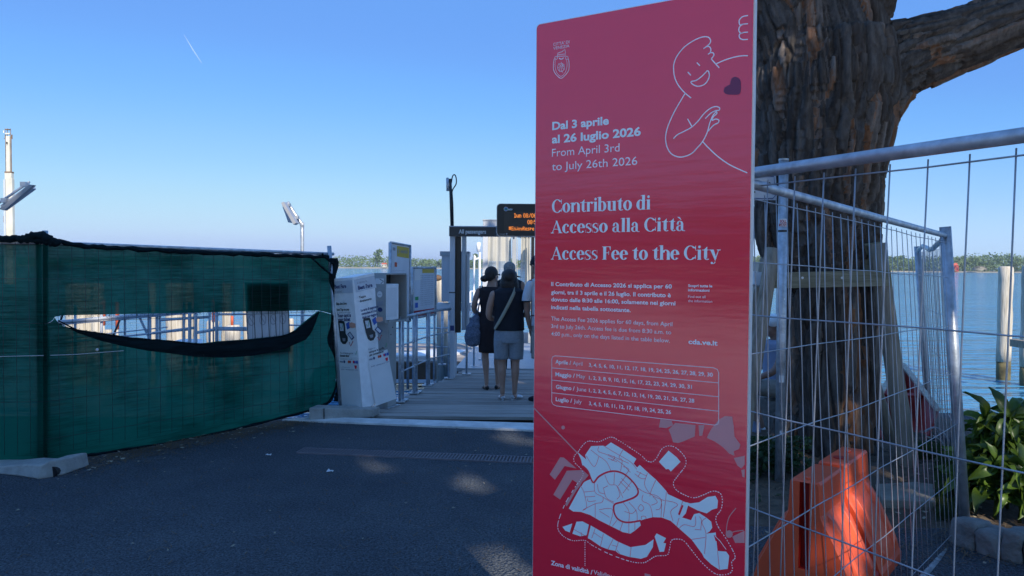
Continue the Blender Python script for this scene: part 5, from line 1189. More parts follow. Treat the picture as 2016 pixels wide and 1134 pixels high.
# ================================================================ PORTAL
PY = 11.2
po_ = root('boarding_portal', (at(900, 748, PY).x, PY, 0), 'grey steel portal with a dark All passengers sign over the boarding deck', 'gate')
def bx(name, px0, px1, y0, y1, Y, dep, mt, par, bev=.006):
    a = at(px0, y1, Y); b = at(px1, y0, Y); mb = MB(); mb.box(((a.x+b.x)/2, Y+dep/2, (a.z+b.z)/2), (b.x-a.x, dep, b.z-a.z)); return mb.build(name, M[mt], par, bevel=bev)
bx('column_face', 884.5, 896, 465, 748, PY, .22, 'bluegrey', po_)
bx('column_recess', 896, 907.5, 465, 655, PY+.08, .12, 'black', po_)
bx('column_side', 908.5, 917, 465, 650, PY-.02, .2, 'greypaint', po_)
bx('validator_panel', 917.5, 924, 500, 648, PY+.04, .12, 'bluegrey', po_)
bx('column_joint', 884, 896.5, 575, 577, PY-.004, .2, 'darkgrey', po_, 0); bx('column_sticker', 885.5, 894, 641, 651, PY-.004, .004, 'navyprint', po_, 0)
bx('base_plate', 878, 904, 746.5, 749, PY-.05, .34, 'steel', po_, .002)
bx('cross_beam', 884, 1560, 449, 465, PY+.02, .16, 'greypaint', po_)
bx('right_column', 1535, 1556, 465, 745, PY, .22, 'bluegrey', po_)
bx('sign_plate', 884.5, 975.5, 447, 464.5, PY-.05, .05, 'darkgrey', po_, .004)
bx('sign_border', 884, 976, 446.4, 465.2, PY-.03, .03, 'steel', po_, .002)
fr = (at(884, 465, PY-.052), V((1, 0, 0)), UZ, V((0, -1, 0)))
text_on('sign_text', M['sticker'], po_, 'All passengers', at(903, 459.8, PY-.055), at(957, 459.5, PY-.055), .056, fr, .028, .003)
# junction boxes behind the column
jb = root('equipment_box', (at(892, 600, 11.6).x, 11.6, 0), 'pale grey equipment box fixed behind the portal column', 'box')
bx('box_body', 869, 922, 500, 594, 11.6, .3, 'bluegrey', jb); bx('box_lid', 866, 924, 495, 504, 11.58, .34, 'greypaint', jb); bx('box_bracket', 860, 926, 597, 612, 11.65, .2, 'offwhite', jb); bx('box_post', 889, 899, 612, 742, 11.7, .1, 'bluegrey', jb)
# antenna
an = root('antenna_mast', (at(889, 447, 11.3).x, 11.3, at(889, 447, 11.3).z), 'thin dark mast with a small antenna and looping cable on top of the portal', 'antenna')
mb = MB(); mb.cyl(at(889.5, 447, 11.3), at(886.5, 352, 11.3), .022, n=10); mb.build('mast', M['darkgrey'], an, True)
mb = MB(); mb.cyl(at(881.5, 376, 11.28), at(881, 352, 11.28), .022, n=10); mb.ball(at(881, 352, 11.28), (.022, .022, .02)); mb.build('antenna_unit', M['steel'], an, True)
mb = MB(); mb.box(at(885, 363, 11.3), (.07, .03, .05)); mb.build('clamp', M['steel'], an)
mb = MB(); mb.tube(spline([at(*p, 11.3) for p in ((890, 378), (892, 372), (898, 362), (898, 350), (895, 344), (891, 347), (889, 358), (888.5, 366))], 5), .009, 7); mb.build('cable', M['darkgrey'], an, True)
mb = MB(); mb.tube([at(892.5, 446, 11.28), at(891.5, 400, 11.28), at(890, 378, 11.28)], .009, 7); mb.build('cable', M['darkgrey'], an, True)
# LED display
ds = root('departure_display', (at(1016, 465, 10.9).x, 10.9, at(1016, 465, 10.9).z), 'black rounded departure display with amber letters half hidden by the red sign', 'display')
Yd = 10.9; a = at(978.5, 464, Yd); b = at(1130, 402.5, Yd)
def rrect(x0, x1, z0, z1, r, Y): return [V((x, Y, z)) for x, z in [(x1-r+r*math.cos(t*PI/12), z1-r+r*math.sin(t*PI/12)) for t in range(0, 7)]+[(x0+r+r*math.cos(t*PI/12), z1-r+r*math.sin(t*PI/12)) for t in range(6, 13)]+[(x0+r+r*math.cos(t*PI/12), z0+r+r*math.sin(t*PI/12)) for t in range(12, 19)]+[(x1-r+r*math.cos(t*PI/12), z0+r+r*math.sin(t*PI/12)) for t in range(18, 25)]]
mb = MB(); mb.prism(rrect(a.x, b.x, a.z, b.z, .05, Yd), (0, .12, 0)); mb.build('housing', M['black'], ds, bevel=.004)
mb = MB(); mb.prism(rrect(a.x-.008, b.x, a.z-.008, b.z+.008, .055, Yd+.02), (0, .08, 0)); mb.build('outer_rim', M['steel'], ds)
mb = MB(); q0, q1 = at(992, 457, Yd), at(1120, 417.5, Yd); mb.flat([(q0.x, Yd-.004, q0.z), (q1.x, Yd-.004, q0.z), (q1.x, Yd-.004, q1.z), (q0.x, Yd-.004, q1.z)]); mb.build('led_screen', mat('led_screen_glass', (.035, .028, .024), .35, var=.2, scale=6), ds)
fr = (V((q0.x, Yd-.006, q0.z)), V((1, 0, 0)), UZ, V((0, -1, 0)))
dots = {'l': ('110', '010', '010', '010', '010', '010', '111'), 'u': ('0000', '0000', '1001', '1001', '1001', '1011', '0101'), 'n': ('0000', '0000', '1110', '1001', '1001', '1001', '1001'), '0': ('0110', '1001', '1001', '1001', '1001', '1001', '0110'), '8': ('0110', '1001', '1001', '0110', '1001', '1001', '0110'),
        '/': ('0001', '0001', '0010', '0010', '0100', '0100', '1000'), '6': ('0110', '1000', '1000', '1110', '1001', '1001', '0110'), ':': ('0', '0', '1', '0', '1', '0', '0'), '4': ('0010', '0110', '1010', '1010', '1111', '0010', '0010'), '5': ('1111', '1000', '1110', '0001', '0001', '1001', '0110'), ' ': ('00',)*7,
        '#': ('01010', '11111', '01010', '01010', '11111', '01010', '00000'), 'E': ('1111', '1000', '1000', '1110', '1000', '1000', '1111'), 'j': ('001', '000', '001', '001', '001', '101', '010'), 'o': ('0000', '0000', '0110', '1001', '1001', '1001', '0110'), 'y': ('0000', '0000', '1001', '1001', '0111', '0001', '0110'),
        'R': ('1110', '1001', '1001', '1110', '1010', '1001', '1001'), 'e': ('0000', '0000', '0110', '1001', '1111', '1000', '0111'), 's': ('0000', '0000', '0111', '1000', '0110', '0001', '1110'), 'p': ('0000', '0000', '1110', '1001', '1110', '1000', '1000')}
def led(s, px, py, h, name):
    A = at(px, py, Yd); st = h/F*Yd/7; mb = MB(); x = 0
    for ch in s:
        g = dots[ch]
        for r, row in enumerate(g):
            for c, v in enumerate(row):
                if v == '1': p = V((A.x+(x+c)*st*.86, Yd-.009, A.z+(6.5-r)*st)); mb.box(p, (st*.72, .004, st*.72))
        x += len(g[0])+1
    mb.build(name, M['led'], ds)
led('lun 08/06', 1013, 428.5, 8.5, 'led_text'); led('08:54', 1039, 441.5, 8.5, 'led_text'); led('#EnjoyRespe', 1002, 453.5, 7.5, 'led_text')
mb = MB(); p = at(996, 411.5, Yd-.004); mb.flat([p+V((.028*math.cos(t*.52), 0, .028*math.sin(t*.52))) for t in range(12)]); mb.build('logo_disc', M['blueprint'], ds)
mb = MB(); mb.box(p+V((0, -.002, -.002)), (.05, .002, .014)); mb.build('logo_band', M['greenprint'], ds)
mb = MB(); ribbon(mb, [p+V((.028*math.cos(t*.52), 0, .028*math.sin(t*.52))) for t in range(12)], .006, (p, V((1, 0, 0)), UZ, V((0, -1, 0))), .003, True); mb.build('logo_ring', M['sticker'], ds, fix=False)
text_on('logo_text', M['mapblue'], ds, 'actv', at(1000.5, 414, Yd-.005), at(1009, 414, Yd-.005), .032, fr, .02, .001)
text_on('maker_text', M['sticker'], ds, 'aesys', at(983.5, 461.5, Yd-.005), at(994, 461.5, Yd-.005), .012, fr, .0, .001)
mb = MB(); p = at(997.5, 460.5, Yd-.004); mb.cyl(p, p+V((0, -.006, 0)), .013, n=10); mb.build('sensor', M['greyprint'], ds)
for px in (1010, 1090): bx('bracket', px, px+3, 460, 470, Yd+.1, .2, 'steel', ds)
for k in range(9):
    p = at(1021+k*2.6, 468+1.2*math.sin(k*2), 10.98); mb = MB(); mb.tube([p, p+V((.012, 0, .018)), p+V((.024, 0, -.002))], .004, 5); mb.build('cable_loop', M['black'], ds, True)

# ================================================================ WAITING SHELTER BEYOND
sh = root('landing_shelter', (at(1000, 700, 15).x, 15, 0), 'open landing shelter with grey posts and cream curtains behind the queue', 'shelter')
bx('header_box', 951, 982, 433.5, 452, 15.3, 1.6, 'bluegrey', sh); bx('header_cap', 950, 984, 432, 434.5, 15.28, 1.66, 'greypaint', sh)
bx('roof_beam', 945, 1090, 452, 466, 15.2, .3, 'bluegrey', sh)
bx('shelter_post', 949, 960.5, 462, 705, 15, .26, 'bluegrey', sh); bx('post_joint', 948.5, 961, 536.5, 538, 14.99, .27, 'greypaint', sh)
bx('shelter_post', 1007, 1017, 462, 705, 14.9, .2, 'greypaint', sh); bx('shelter_post', 1017.3, 1019.5, 470, 705, 14.88, .2, 'cream', sh)
bx('shelter_post', 1044.5, 1052, 466, 705, 14.6, .2, 'black', sh); bx('shelter_post', 1110, 1120, 466, 705, 15, .2, 'bluegrey', sh)
bx('low_wall', 990, 1090, 655, 705, 17, .1, 'greypaint', sh)
def curtain(px0, px1, y0, y1, Y, label, wins, taper=0):
    rt = root('curtain', (at(px0, y0, Y).x, Y, at(px0, y1, Y).z), label, 'curtain', 'cream curtains of the landing shelter')
    def Pc(s, t):
        px = px0+(px1-px0)*s + taper*(t**1.5)*(s-.5); p = at(px, y0+(y1-y0)*t, Y); return p+V((0, (.025*math.sin(s*19+t*1.5)+.03*noise.noise(V((s*4, t*3, px0)))), 0))
    mb = MB(); cut = .34; mb.grid(lambda s, t: Pc(s, t*cut), 50, 8); mb.build('canvas_top', M['curtain'], rt, True, fix=False)
    prev = 0
    for k, (a, b) in enumerate(wins+[(1, 1)]):
        mb = MB(); mb.grid(lambda s, t: Pc(prev+(a-prev)*s, cut+(1-cut)*t), 10, 10)
        if a > prev: mb.build('canvas_strip', M['curtain'], rt, True, fix=False)
        if b > a: mb = MB(); mb.grid(lambda s, t: Pc(a+(b-a)*s, cut+(1-cut)*t), 16, 10); mb.build('vinyl_window', M['vinyl'], rt, True, fix=False)
        prev = b
    return rt
curtain(961, 1006, 464, 612, 15.1, 'wide cream curtain with clear windows between the grey shelter posts', [(.03, .36), (.46, .74), (.82, .98)], 6)
curtain(1026, 1044, 466, 612, 15.1, 'narrow gathered cream curtain beside the black shelter post', [(.0, .42)], 10)
# small white lamp, white rails in the gap left of the shelter
wl = root('harbour_lamp', (at(943, 690, 19).x, 19, WZ), 'small white lamp on a thin pole seen between portal and shelter', 'lamp post')
mb = MB(); mb.cyl(V((at(944.5, 500, 19).x, 19, WZ)), at(944.5, 497, 19), .03, n=8); mb.build('pole', M['white'], wl)
mb = MB(); c = at(942, 487, 19); mb.loft([(c+V((0, 0, -.11)), .04, .04), (c+V((0, 0, .10)), .06, .05), (c+V((.01, 0, .13)), .03, .03)], 10); mb.build('lamp_head', M['white'], wl, True)
mb = MB(); mb.tube(spline([V((at(933, 560, 19).x, 19, WZ)), at(933.5, 520, 19), at(937, 511, 19), at(944, 508, 19)], 5), .025, 7); mb.build('curved_arm', M['white'], wl, True)
railing('landing_railing', [V((at(926, 560, 18).x, 18, -.2)), V((at(948, 560, 18).x, 18, -.2))], 'white tubular railing seen in the gap left of the landing shelter', [0, .33, .66, 1], [(1.25, .02), (1.0, .02), (.75, .02), (.5, .02)], 1.25, mt='white')
# ================================================================ MOORING PILES
def mooring_pile(px, ytop, Y, r, label, lean=0, name='mooring_pile', group='wooden mooring piles in the water', flat=False):
    t = at(px, ytop, Y); rt = root(name, (t.x, Y, WZ), label, 'pile', group)
    rnd = random.Random(px)
    zs = [WZ-.6, WZ+.05, WZ+.45]; mb = MB()
    mb.loft([((t.x+lean*(z-t.z), Y, z), r*rnd.uniform(.9, 1.02), r*rnd.uniform(.9, 1.02)) for z in (WZ-.6, WZ, WZ+.25, WZ+.42)], 18); mb.build('wet_base', M['pilewet'], rt, True)
    mb = MB(); k = 8; z0 = WZ+.40
    rings = [((t.x+lean*(z0+(t.z-z0)*i/k-t.z)+rnd.uniform(-.01, .01), Y, z0+(t.z-z0)*i/k), r*rnd.uniform(.94, 1.04), r*rnd.uniform(.94, 1.04)) for i in range(k+1)]
    rings.append(((t.x, Y, t.z+.03), r*.8, r*.8)); mb.loft(rings, 18); mb.build('shaft', M['pile'], rt, True); return rt
mooring_pile(1980.5, 527, 16.9, .15, 'tall sunlit mooring pile standing in the water right of the fence post')
mooring_pile(2027, 525, 16.0, .14, 'mooring pile cut by the right edge of the picture')
wb = MB(); p = at(2010, 677, 15.4); wb.box(p, (.14, .5, .15)); tag(wb.build('timber_bracket', M['timber'], None, bevel=.01), 'dark square timber end jutting in from the right edge above the water', 'timber')
mooring_pile(1489, 520, 13.5, .085, 'thin weathered pile in the gap between red sign and trunk')
# piles seen through the tear
for px, yt, Y, r, lab in ((163, 560, 15.5, .32, 'wide pale pile nearest the left end of the tear'), (193, 560, 15.2, .12, 'pale pile just left of the first orange marker'), (213, 652, 14.6, .07, 'short pale stump between the two orange markers'),
                          (300, 560, 15.5, .07, 'slender pale pile behind the grey railing posts'), (345, 560, 14.2, .165, 'broad stained pile in the middle of the tear'),
                          (372, 560, 14.6, .09, 'narrow pale pile right of the broad stained one'), (387, 626, 14.3, .05, 'short thin pile beside the middle railing post'), (419, 634, 14.0, .11, 'cut pile stump with flat top in the middle of the tear'),
                          (446, 560, 15.2, .10, 'tall mottled pile left of the orange tipped stump'), (459, 643, 13.9, .13, 'flat topped white stump below the small orange marker'), (486, 560, 14.8, .07, 'tall pale pile directly left of the notice board'), (573, 630, 15, .05, 'thin pale pile right of the notice board')):
    mooring_pile(px, yt, Y, r, lab)
def marker(px, y0, y1, Y, r, label):
    a, b = at(px, y1, Y), at(px, y0, Y); rt = root('marker_post', tuple(a), label, 'marker', 'orange marker posts among the piles')
    mb = MB(); mb.cyl(V((a.x, Y, WZ)), V((a.x, Y, a.z+.01)), r*.6, n=10); mb.build('stake', M['pile'], rt, True); mb = MB(); mb.cyl(a, b, r, n=12); mb.build('painted_tip', M['orangered'], rt, True)
marker(204, 590, 640, 14.6, .035, 'left orange marker post seen through the tear'); marker(231, 595, 648, 15.2, .035, 'second orange marker post in the tear, right beside the slanting brace')
marker(420, 590, 633, 13.9, .026, 'orange marker post above the cut stump in the middle of the tear'); marker(457, 622, 641, 13.85, .024, 'small orange tip on the white stump')
# leaning post with orange top left of portal
rt = root('leaning_pile', tuple(G(870, 640)), 'leaning bleached pile with an orange-stained top left of the portal column', 'pile')
mb = MB(); mb.tube([V((at(873, 600, 14.5).x, 14.5, -.8)), at(871, 590, 14.5), at(865, 560, 14.5), at(860, 545, 14.5)], [.13, .11, .085, .07], 12); mb.build('shaft', M['pile'], rt, True)
mb = MB(); mb.ball(at(861, 547, 14.45), (.09, .08, .06)); mb.build('stained_top', M['rust'], rt, True)

# ================================================================ TRUSS GANGWAY BEHIND THE TEAR
tg = root('truss_gangway', (at(250, 670, 10.5).x, 10.5, 0), 'blue-grey steel truss walkway railing seen through the tear in the netting', 'gangway')
def rod(name, a, b, r=.018, mt='bluegrey', n=8): mb = MB(); mb.cyl(a, b, r, n=n); return mb.build(name, M[mt], tg, True)
L0 = lambda px, py: at(px, py, 10.2+ (px-100)*.004)
rod('top_chord', L0(60, 639), L0(395, 610.5), .026); rod('second_chord', L0(60, 644), L0(395, 614.5), .012)
rod('lower_rail', L0(110, 676), L0(372, 649), .014); rod('lower_rail', L0(110, 668), L0(330, 644), .009)
for px, w_ in ((148, .018), (200, .020), (246, .018), (294, .03), (309, .022), (315, .016)): rod('truss_post', L0(px, 600), L0(px, 720), w_)
rod('truss_brace', L0(238, 624), L0(222, 664), .014, 'darkgrey'); rod('truss_brace', L0(272, 619), L0(297, 672), .018); rod('truss_brace', L0(126, 612), L0(118, 635), .014, 'darkgrey')
sr = root('stair_railing', (at(385, 670, 9.9).x, 9.9, 0), 'grey tubular railing with close posts in the middle of the tear', 'railing')
L1 = lambda px, py, Y=9.9: at(px, py, Y)
def rod2(name, a, b, r=.018): mb = MB(); mb.cyl(a, b, r, n=8); return mb.build(name, M['bluegrey'], sr, True)
rod2('rail', L1(315, 630), L1(412, 624)); rod2('rail', L1(300, 656), L1(386, 645)); rod2('rail', L1(387, 655), L1(430, 647.5), .02); rod2('rail', L1(430, 648), L1(500, 649), .02); rod2('rail', L1(420, 645), L1(560, 645), .012); rod2('rail', L1(420, 618.5), L1(560, 618.5), .012)
for px, r in ((362, .016), (373.5, .024), (385.5, .022), (412.5, .016), (426.5, .022), (420, .01)): rod2('railing_post', L1(px, 595), L1(px, 720), r)
rod2('rail', L1(560, 621), L1(640, 621), .01); rod2('rail', L1(560, 640), L1(640, 641), .01)
mb = MB(); q = [at(338, 672, 10.3), at(360, 667, 10.6), at(398, 667.5, 10.6), at(400, 690, 9.6), at(338, 690, 9.6)]; mb.prism(q, (0, 0, -.04)); mb.build('landing_plate', M['offwhite'], sr)

# ================================================================ LAMPS AND TOWER
def flood_lamp(px, Y, base, headA, headB, label, scale=1.0, arm=None):
    rt = root('quay_lamp', (at(px, base, Y).x, Y, WZ), label, 'lamp post', 'tilted floodlight lamps on the landing')
    top = arm[0]
    mb = MB(); pts = [V((at(px, base, Y).x, Y, WZ)), at(px, base, Y), *[at(*p, Y) for p in arm]]; mb.tube(spline(pts, 4), .03*scale, 10); mb.build('pole', M['steel'], rt, True)
    a, b = at(*headA, Y-.05), at(*headB, Y-.05); d = (b-a).normalized(); nrm = V((0, -1, 0)); side = d.cross(nrm).normalized()
    def slab(name, off, w_, th, mt):
        mb = MB(); o = nrm*0; c = []
        rot = Matrix((side, nrm, d)).transposed(); mb.box((a+b)/2+side*off, (th, w_, (b-a).length), rot); return mb.build(name, M[mt], rt, bevel=.01)
    slab('lamp_housing', 0, .24*scale, .05, 'bluegrey'); return rt, a, b, d, side
rt, a, b, d, s_ = flood_lamp(595, 12.5, 470, (574, 438), (561, 401), 'grey floodlight lamp on a bent pole above the netting fence', arm=[(595, 448), (592, 438), (580, 421), (566, 398)])
mb = MB(); c_ = (a+b)/2; rot = Matrix((s_, V((0, -1, 0)), d)).transposed()
mb = MB(); q = [at(559, 401, 12.3), at(564, 398.5, 12.3), at(589, 440, 12.3), at(583, 443.5, 12.3)]; mb.prism(q, (0, -.16, 0)); mb.build('lamp_glass', M['lampglass'], rt, bevel=.006)
for p, q in (((570, 401), (567, 406)), ((587, 426), (583, 430))): mb = MB(); mb.box(at((p[0]+q[0])/2, (p[1]+q[1])/2, 12.4), (.05, .08, .05)); mb.build('clamp', M['steel'], rt)
rt, a, b, d, s_ = flood_lamp(-60, 8.5, 470, (8, 409), (64, 368), 'larger grey floodlight lamp reaching in from the left edge', arm=[(-60, 440), (-40, 424), (0, 398), (58, 358)], scale=.45)
mb = MB(); q = [at(3, 412, 8.3), at(62, 364, 8.3), at(72, 365, 8.3), at(14, 415, 8.3)]; mb.prism(q, (0, -.05, 0)); mb.build('lamp_glass', M['lampglass'], rt, bevel=.006)
for p in ((49, 363), (11, 395)): mb = MB(); mb.box(at(*p, 8.4), (.06, .08, .05)); mb.build('clamp', M['steel'], rt)
# lamp glimpsed between sign and trunk
rt = root('quay_lamp', tuple(at(1490, 420, 14)), 'white lamp arm glimpsed between the red sign and the trunk', 'lamp post', 'tilted floodlight lamps on the landing')
mb = MB(); q = [at(1465, 398, 14), at(1468, 393, 14), at(1508, 428, 14), at(1504, 432, 14), at(1482, 420, 14)]; mb.prism(q, (0, .2, 0)); mb.build('lamp_housing', M['cream'], rt, bevel=.01)
mb = MB(); mb.tube([V((at(1509, 500, 14.1).x, 14.1, WZ)), at(1509, 440, 14.1), at(1500, 425, 14.1)], .035, 8); mb.build('pole', M['white'], rt, True)
# far tall telescopic mast
TY = 60.0
tw = root('dredger_mast', (at(18, 470, TY).x, TY, WZ), 'tall cream telescopic mast with a rusty antenna head at the left edge', 'mast')
def sec(name, px, w_, y0, y1, mt, dep=None):
    a, b = at(px-w_*.30+2, y1, TY), at(px+w_*.30+2, y0, TY); dep = (dep or (b.x-a.x))*.6; mb = MB(); mb.box(((a.x+b.x)/2, TY, (a.z+b.z)/2), (b.x-a.x, dep, b.z-a.z), None); return mb.build(name, M[mt], tw, bevel=.02)
sec('lower_column', 19, 17, 352, 560, 'cream'); sec('collar', 16.2, 22, 340, 354, 'cream'); sec('collar_flange', 16.2, 23, 338, 341, 'rust')
sec('upper_column', 14.6, 10.5, 268, 340, 'cream'); sec('edge_channel', 9.6, 1.8, 266, 340, 'rust'); sec('edge_channel', 20, 1.8, 266, 340, 'rust'); sec('shade_strip', 10.6, 1.6, 354, 560, 'bluegrey', .75)  # grey strip paints the shaded left side of the lower column
for x in (8, 12.5, 19): sec('top_bracket', x, 1.6, 253, 270, 'rust')
sec('top_ring', 13.5, 15, 262, 265, 'cream'); sec('top_ring', 13.5, 13, 254, 256, 'rust'); sec('side_fitting', 21.5, 3.5, 265, 274, 'rust'); sec('side_fitting', 5.2, 3, 257, 262, 'offwhite'); sec('side_fitting', 6.5, 2, 271, 274, 'rust')
sec('lower_fitting', 7.5, 6, 428, 438, 'offwhite'); sec('lower_fitting', 5, 2, 425, 438, 'rust'); sec('access_hatch', 14.2, 1.6, 280, 284, 'black', .8)
# faint condensation trail
mb = MB(); mb.tube([at(362, 68, 9000), at(380, 98, 9000), at(397, 124, 9000)], [2, 7, 4], 8)
mt, nt, b = newmat('thin_ice_cloud'); tr = nt.nodes.new('ShaderNodeBsdfTransparent'); mx = nt.nodes.new('ShaderNodeMixShader'); mx.inputs[0].default_value = .15
b.inputs['Base Color'].default_value = (.9, .9, .9, 1); nt.links.new(tr.outputs[0], mx.inputs[1]); nt.links.new(b.outputs[0], mx.inputs[2]); nt.links.new(mx.outputs[0], nt.nodes['Material Output'].inputs[0])
tag(mb.build('condensation_trail', mt, None, True), 'short faint white aircraft trail high in the blue sky', 'contrail')

# ================================================================ DRAIN GRATE
M['drainsteel'] = mat('dull_drain_steel', (.19, .165, .175), .6, metal=.1, var=.25, scale=9)
gt = root('drain_grate', tuple(G(820, 898)), 'long slotted steel drain grate set across the asphalt', 'drain grate')
A0, A1, B0, B1 = G(584, 892.5), G(1150, 918), G(600, 883.5), G(1150, 906)
dA_ = (A1-A0); dB_ = (B1-B0)
mb = MB(); mb.prism([p+V((0, 0, .003)) for p in (A0, A1, B1, B0)], (0, 0, .002)); mb.build('drain_channel', M['black'], gt)
for a, b in ((A0, A1), (B0, B1)):
    mb = MB(); mb.box((a+b)/2+V((0, 0, .006)), ((b-a).length, .012, .012), Matrix.Rotation(math.atan2((b-a).y, (b-a).x), 3, 'Z')); mb.build('frame_bar', M['drainsteel'], gt)
sl = MB(); w_ = (B0-A0); L_ = (B0-A0).length
nS = 84
me0 = None
for i in range(nS+1):
    s = i/nS; a = A0+dA_*s; b = B0+dB_*s; c = (a+b)/2+V((0, 0, .008)); d = b-a
    if me0 is None:
        m_ = MB(); m_.box((0, 0, 0), (.013, 1, .008)); me0 = m_.mesh('slat'); me0.materials.append(M['drainsteel'])
    o = bpy.data.objects.new('slat', me0); C.objects.link(o); o.parent = gt; o.location = c-gt.location; o.rotation_euler.z = math.atan2(d.y, d.x)-PI/2; o.scale = (1, d.length-.01, 1)
# small litter
for px, py, s, lab in ((258, 879, .035, 'crumpled pale blue scrap on the asphalt under the netting'), (529, 897, .018, 'tiny white scrap left of the drain grate'), (650, 929, .02, 'pale scrap of paper below the drain grate')):
    p = G(px, py); mb = MB(); mb.grid(lambda u, v: (p.x+(u-.5)*s*2.6, p.y+(v-.5)*s*2, .006+abs(noise.noise(V((u*3, v*3, px))))*s*1.2), 5, 4); tag(mb.build('paper_scrap', M['sticker'], None, fix=False), lab, 'litter')
p = G(1741, 962, .03); mb = MB(); mb.grid(lambda u, v: (p.x+(u-.5)*.10, p.y+(v-.5)*.12, .05+abs(noise.noise(V((u*3, v*3, 2))))*.06), 6, 5); tag(mb.build('red_wrapper', M['redband'], None, fix=False), 'small crumpled red wrapper on the soil by the concrete slab', 'litter')
# needles and leaf litter along the fence foot and the bed
mb = MB(); rnd = random.Random(3)
def needle(x, y, z, l):
    a = rnd.uniform(0, PI); dx, dy = math.cos(a)*l/2, math.sin(a)*l/2; nx, ny = -dy/l*.0045, dx/l*.0045
    mb.add([(x-dx-nx, y-dy-ny, z), (x+dx-nx, y+dy-ny, z+.006), (x+dx+nx, y+dy+ny, z+.006), (x-dx+nx, y-dy+ny, z)], [(0, 1, 2, 3)])
for i in range(2600):
    s = rnd.random()**1.0*1.02-.02; q = FLp+(FRp-FLp)*s+fn*(rnd.gauss(.12, .16)); needle(q.x, q.y, .006, rnd.uniform(.03, .09))
for i in range(500): needle(rnd.uniform(-4, 1), rnd.uniform(4, 7.8), .006, rnd.uniform(.02, .06))
for i in range(3800):
    x, y = rnd.uniform(1.4, 4.2), rnd.uniform(4.2, 7.8); needle(x, y, max(.008, bedz(x, y)+.012), rnd.uniform(.03, .10))
tag(mb.build('needle_litter', M['needle'], fix=False), 'dry pine needles scattered along the fence foot and the bed', None, None, 'stuff')
mb = MB()
for i in range(500):
    q = FLp+(FRp-FLp)*rnd.random()+fn*rnd.gauss(.15, .25) if i < 160 else (V((rnd.uniform(1.3, 4), rnd.uniform(4.2, 7.6), 0)) if i < 360 else V((rnd.uniform(-4.5, .9), rnd.uniform(3.8, 7.9), 0))); s = rnd.uniform(.012, .03) if i < 360 else rnd.uniform(.006, .016); a = rnd.uniform(0, 6); z = max(.008, bedz(q.x, q.y)+.015 if q.x > 1 else .008)
    mb.add([(q.x+s*math.cos(a+k*PI/2)*(1 if k % 2 else .5), q.y+s*math.sin(a+k*PI/2)*(1 if k % 2 else .5), z+rnd.uniform(0, .012)) for k in range(4)], [(0, 1, 2, 3)])
tag(mb.build('leaf_litter', M['sand'], fix=False), 'small pale dead leaves scattered over the ground', None, None, 'stuff')

# ================================================================ ORANGE BARRIER
br = root('plastic_barrier', (1.70, 4.1, 0), 'orange plastic road barrier with slotted end behind the mesh fence', 'barrier')
c0 = V((1.45, 3.73, 0)); c1_ = V((2.01, 4.43, 0)); ax = (c1_-c0).normalized(); sd_ = V((ax.y, -ax.x, 0))
Lb = (c1_-c0).length; HB = .60
M['orangedark'] = mat('recess_shade_orange_plastic', (.45, .015, .008), .5, var=.1)  # recess shade put into a darker orange; the filler cap shares it
prof_ = [(0, .262), (.055, .262), (.075, .250), (.14, .232), (.355, .128), (.40, .098), (.44, .083), (HB-.012, .074), (HB, .066)]
def wat(z): return interp(prof_, z)
def barrier_unit(s0, s1, slot):
    P_ = [(w_, z) for z, w_ in prof_] + [(-w_, z) for z, w_ in prof_[::-1]]
    n_ = len(P_); mb = MB(); vs = []
    for k, (s, inset) in enumerate(((s0, .008), (s0+.012, 0), (s1-.012, 0), (s1, .008))):
        for w_, z in P_: vs.append(c0+ax*(s*Lb)+sd_*(w_-math.copysign(inset, w_))+V((0, 0, z-(inset if z > .5 else 0))))
    fs = [(i*n_+j, i*n_+(j+1) % n_, (i+1)*n_+(j+1) % n_, (i+1)*n_+j) for i in range(3) for j in range(n_)]
    mb.add(vs, fs); e0 = c0+ax*(s0*Lb)
    ring = [e0+sd_*(w_-math.copysign(.008, w_))+V((0, 0, z-(.008 if z > .5 else 0))) for w_, z in P_]
    if slot:
        h = len(prof_); zs = HB-.008; sw = .024
        notch = [e0+sd_*sw+V((0, 0, zs)), e0+sd_*sw+V((0, 0, .16)), e0-sd_*sw+V((0, 0, .16)), e0-sd_*sw+V((0, 0, zs))]
        mb.flat(ring[:h]+notch+ring[h:])
        # inside of the slot
        nb = MB(); D = ax*.055; a_, b_, c_, d_ = notch
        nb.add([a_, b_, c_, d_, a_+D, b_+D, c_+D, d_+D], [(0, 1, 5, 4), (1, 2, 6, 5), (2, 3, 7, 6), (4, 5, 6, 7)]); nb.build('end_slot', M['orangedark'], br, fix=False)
    else: mb.flat(ring)
    mb.flat([p+ax*((s1-s0)*Lb) for p in ring]); mb.build('barrier_half', M['orange'], br, bevel=.004)
barrier_unit(0, .43, True); barrier_unit(.51, 1, False)
mb = MB(); vs = []
for s in (.40, .54):
    for w_, z in [(wat(z)*.55 if z > .1 else wat(z)*.95, z) for z in (0, .06, .2, .4, .545)]+[(-wat(z)*.55 if z > .1 else -wat(z)*.95, z) for z in (.545, .4, .2, .06, 0)]: vs.append(c0+ax*(s*Lb)+sd_*w_+V((0, 0, z)))
mb.add(vs, [(j, (j+1) % 10, 10+(j+1) % 10, 10+j) for j in range(10)]); mb.build('waist_recess', M['orangedark'], br)
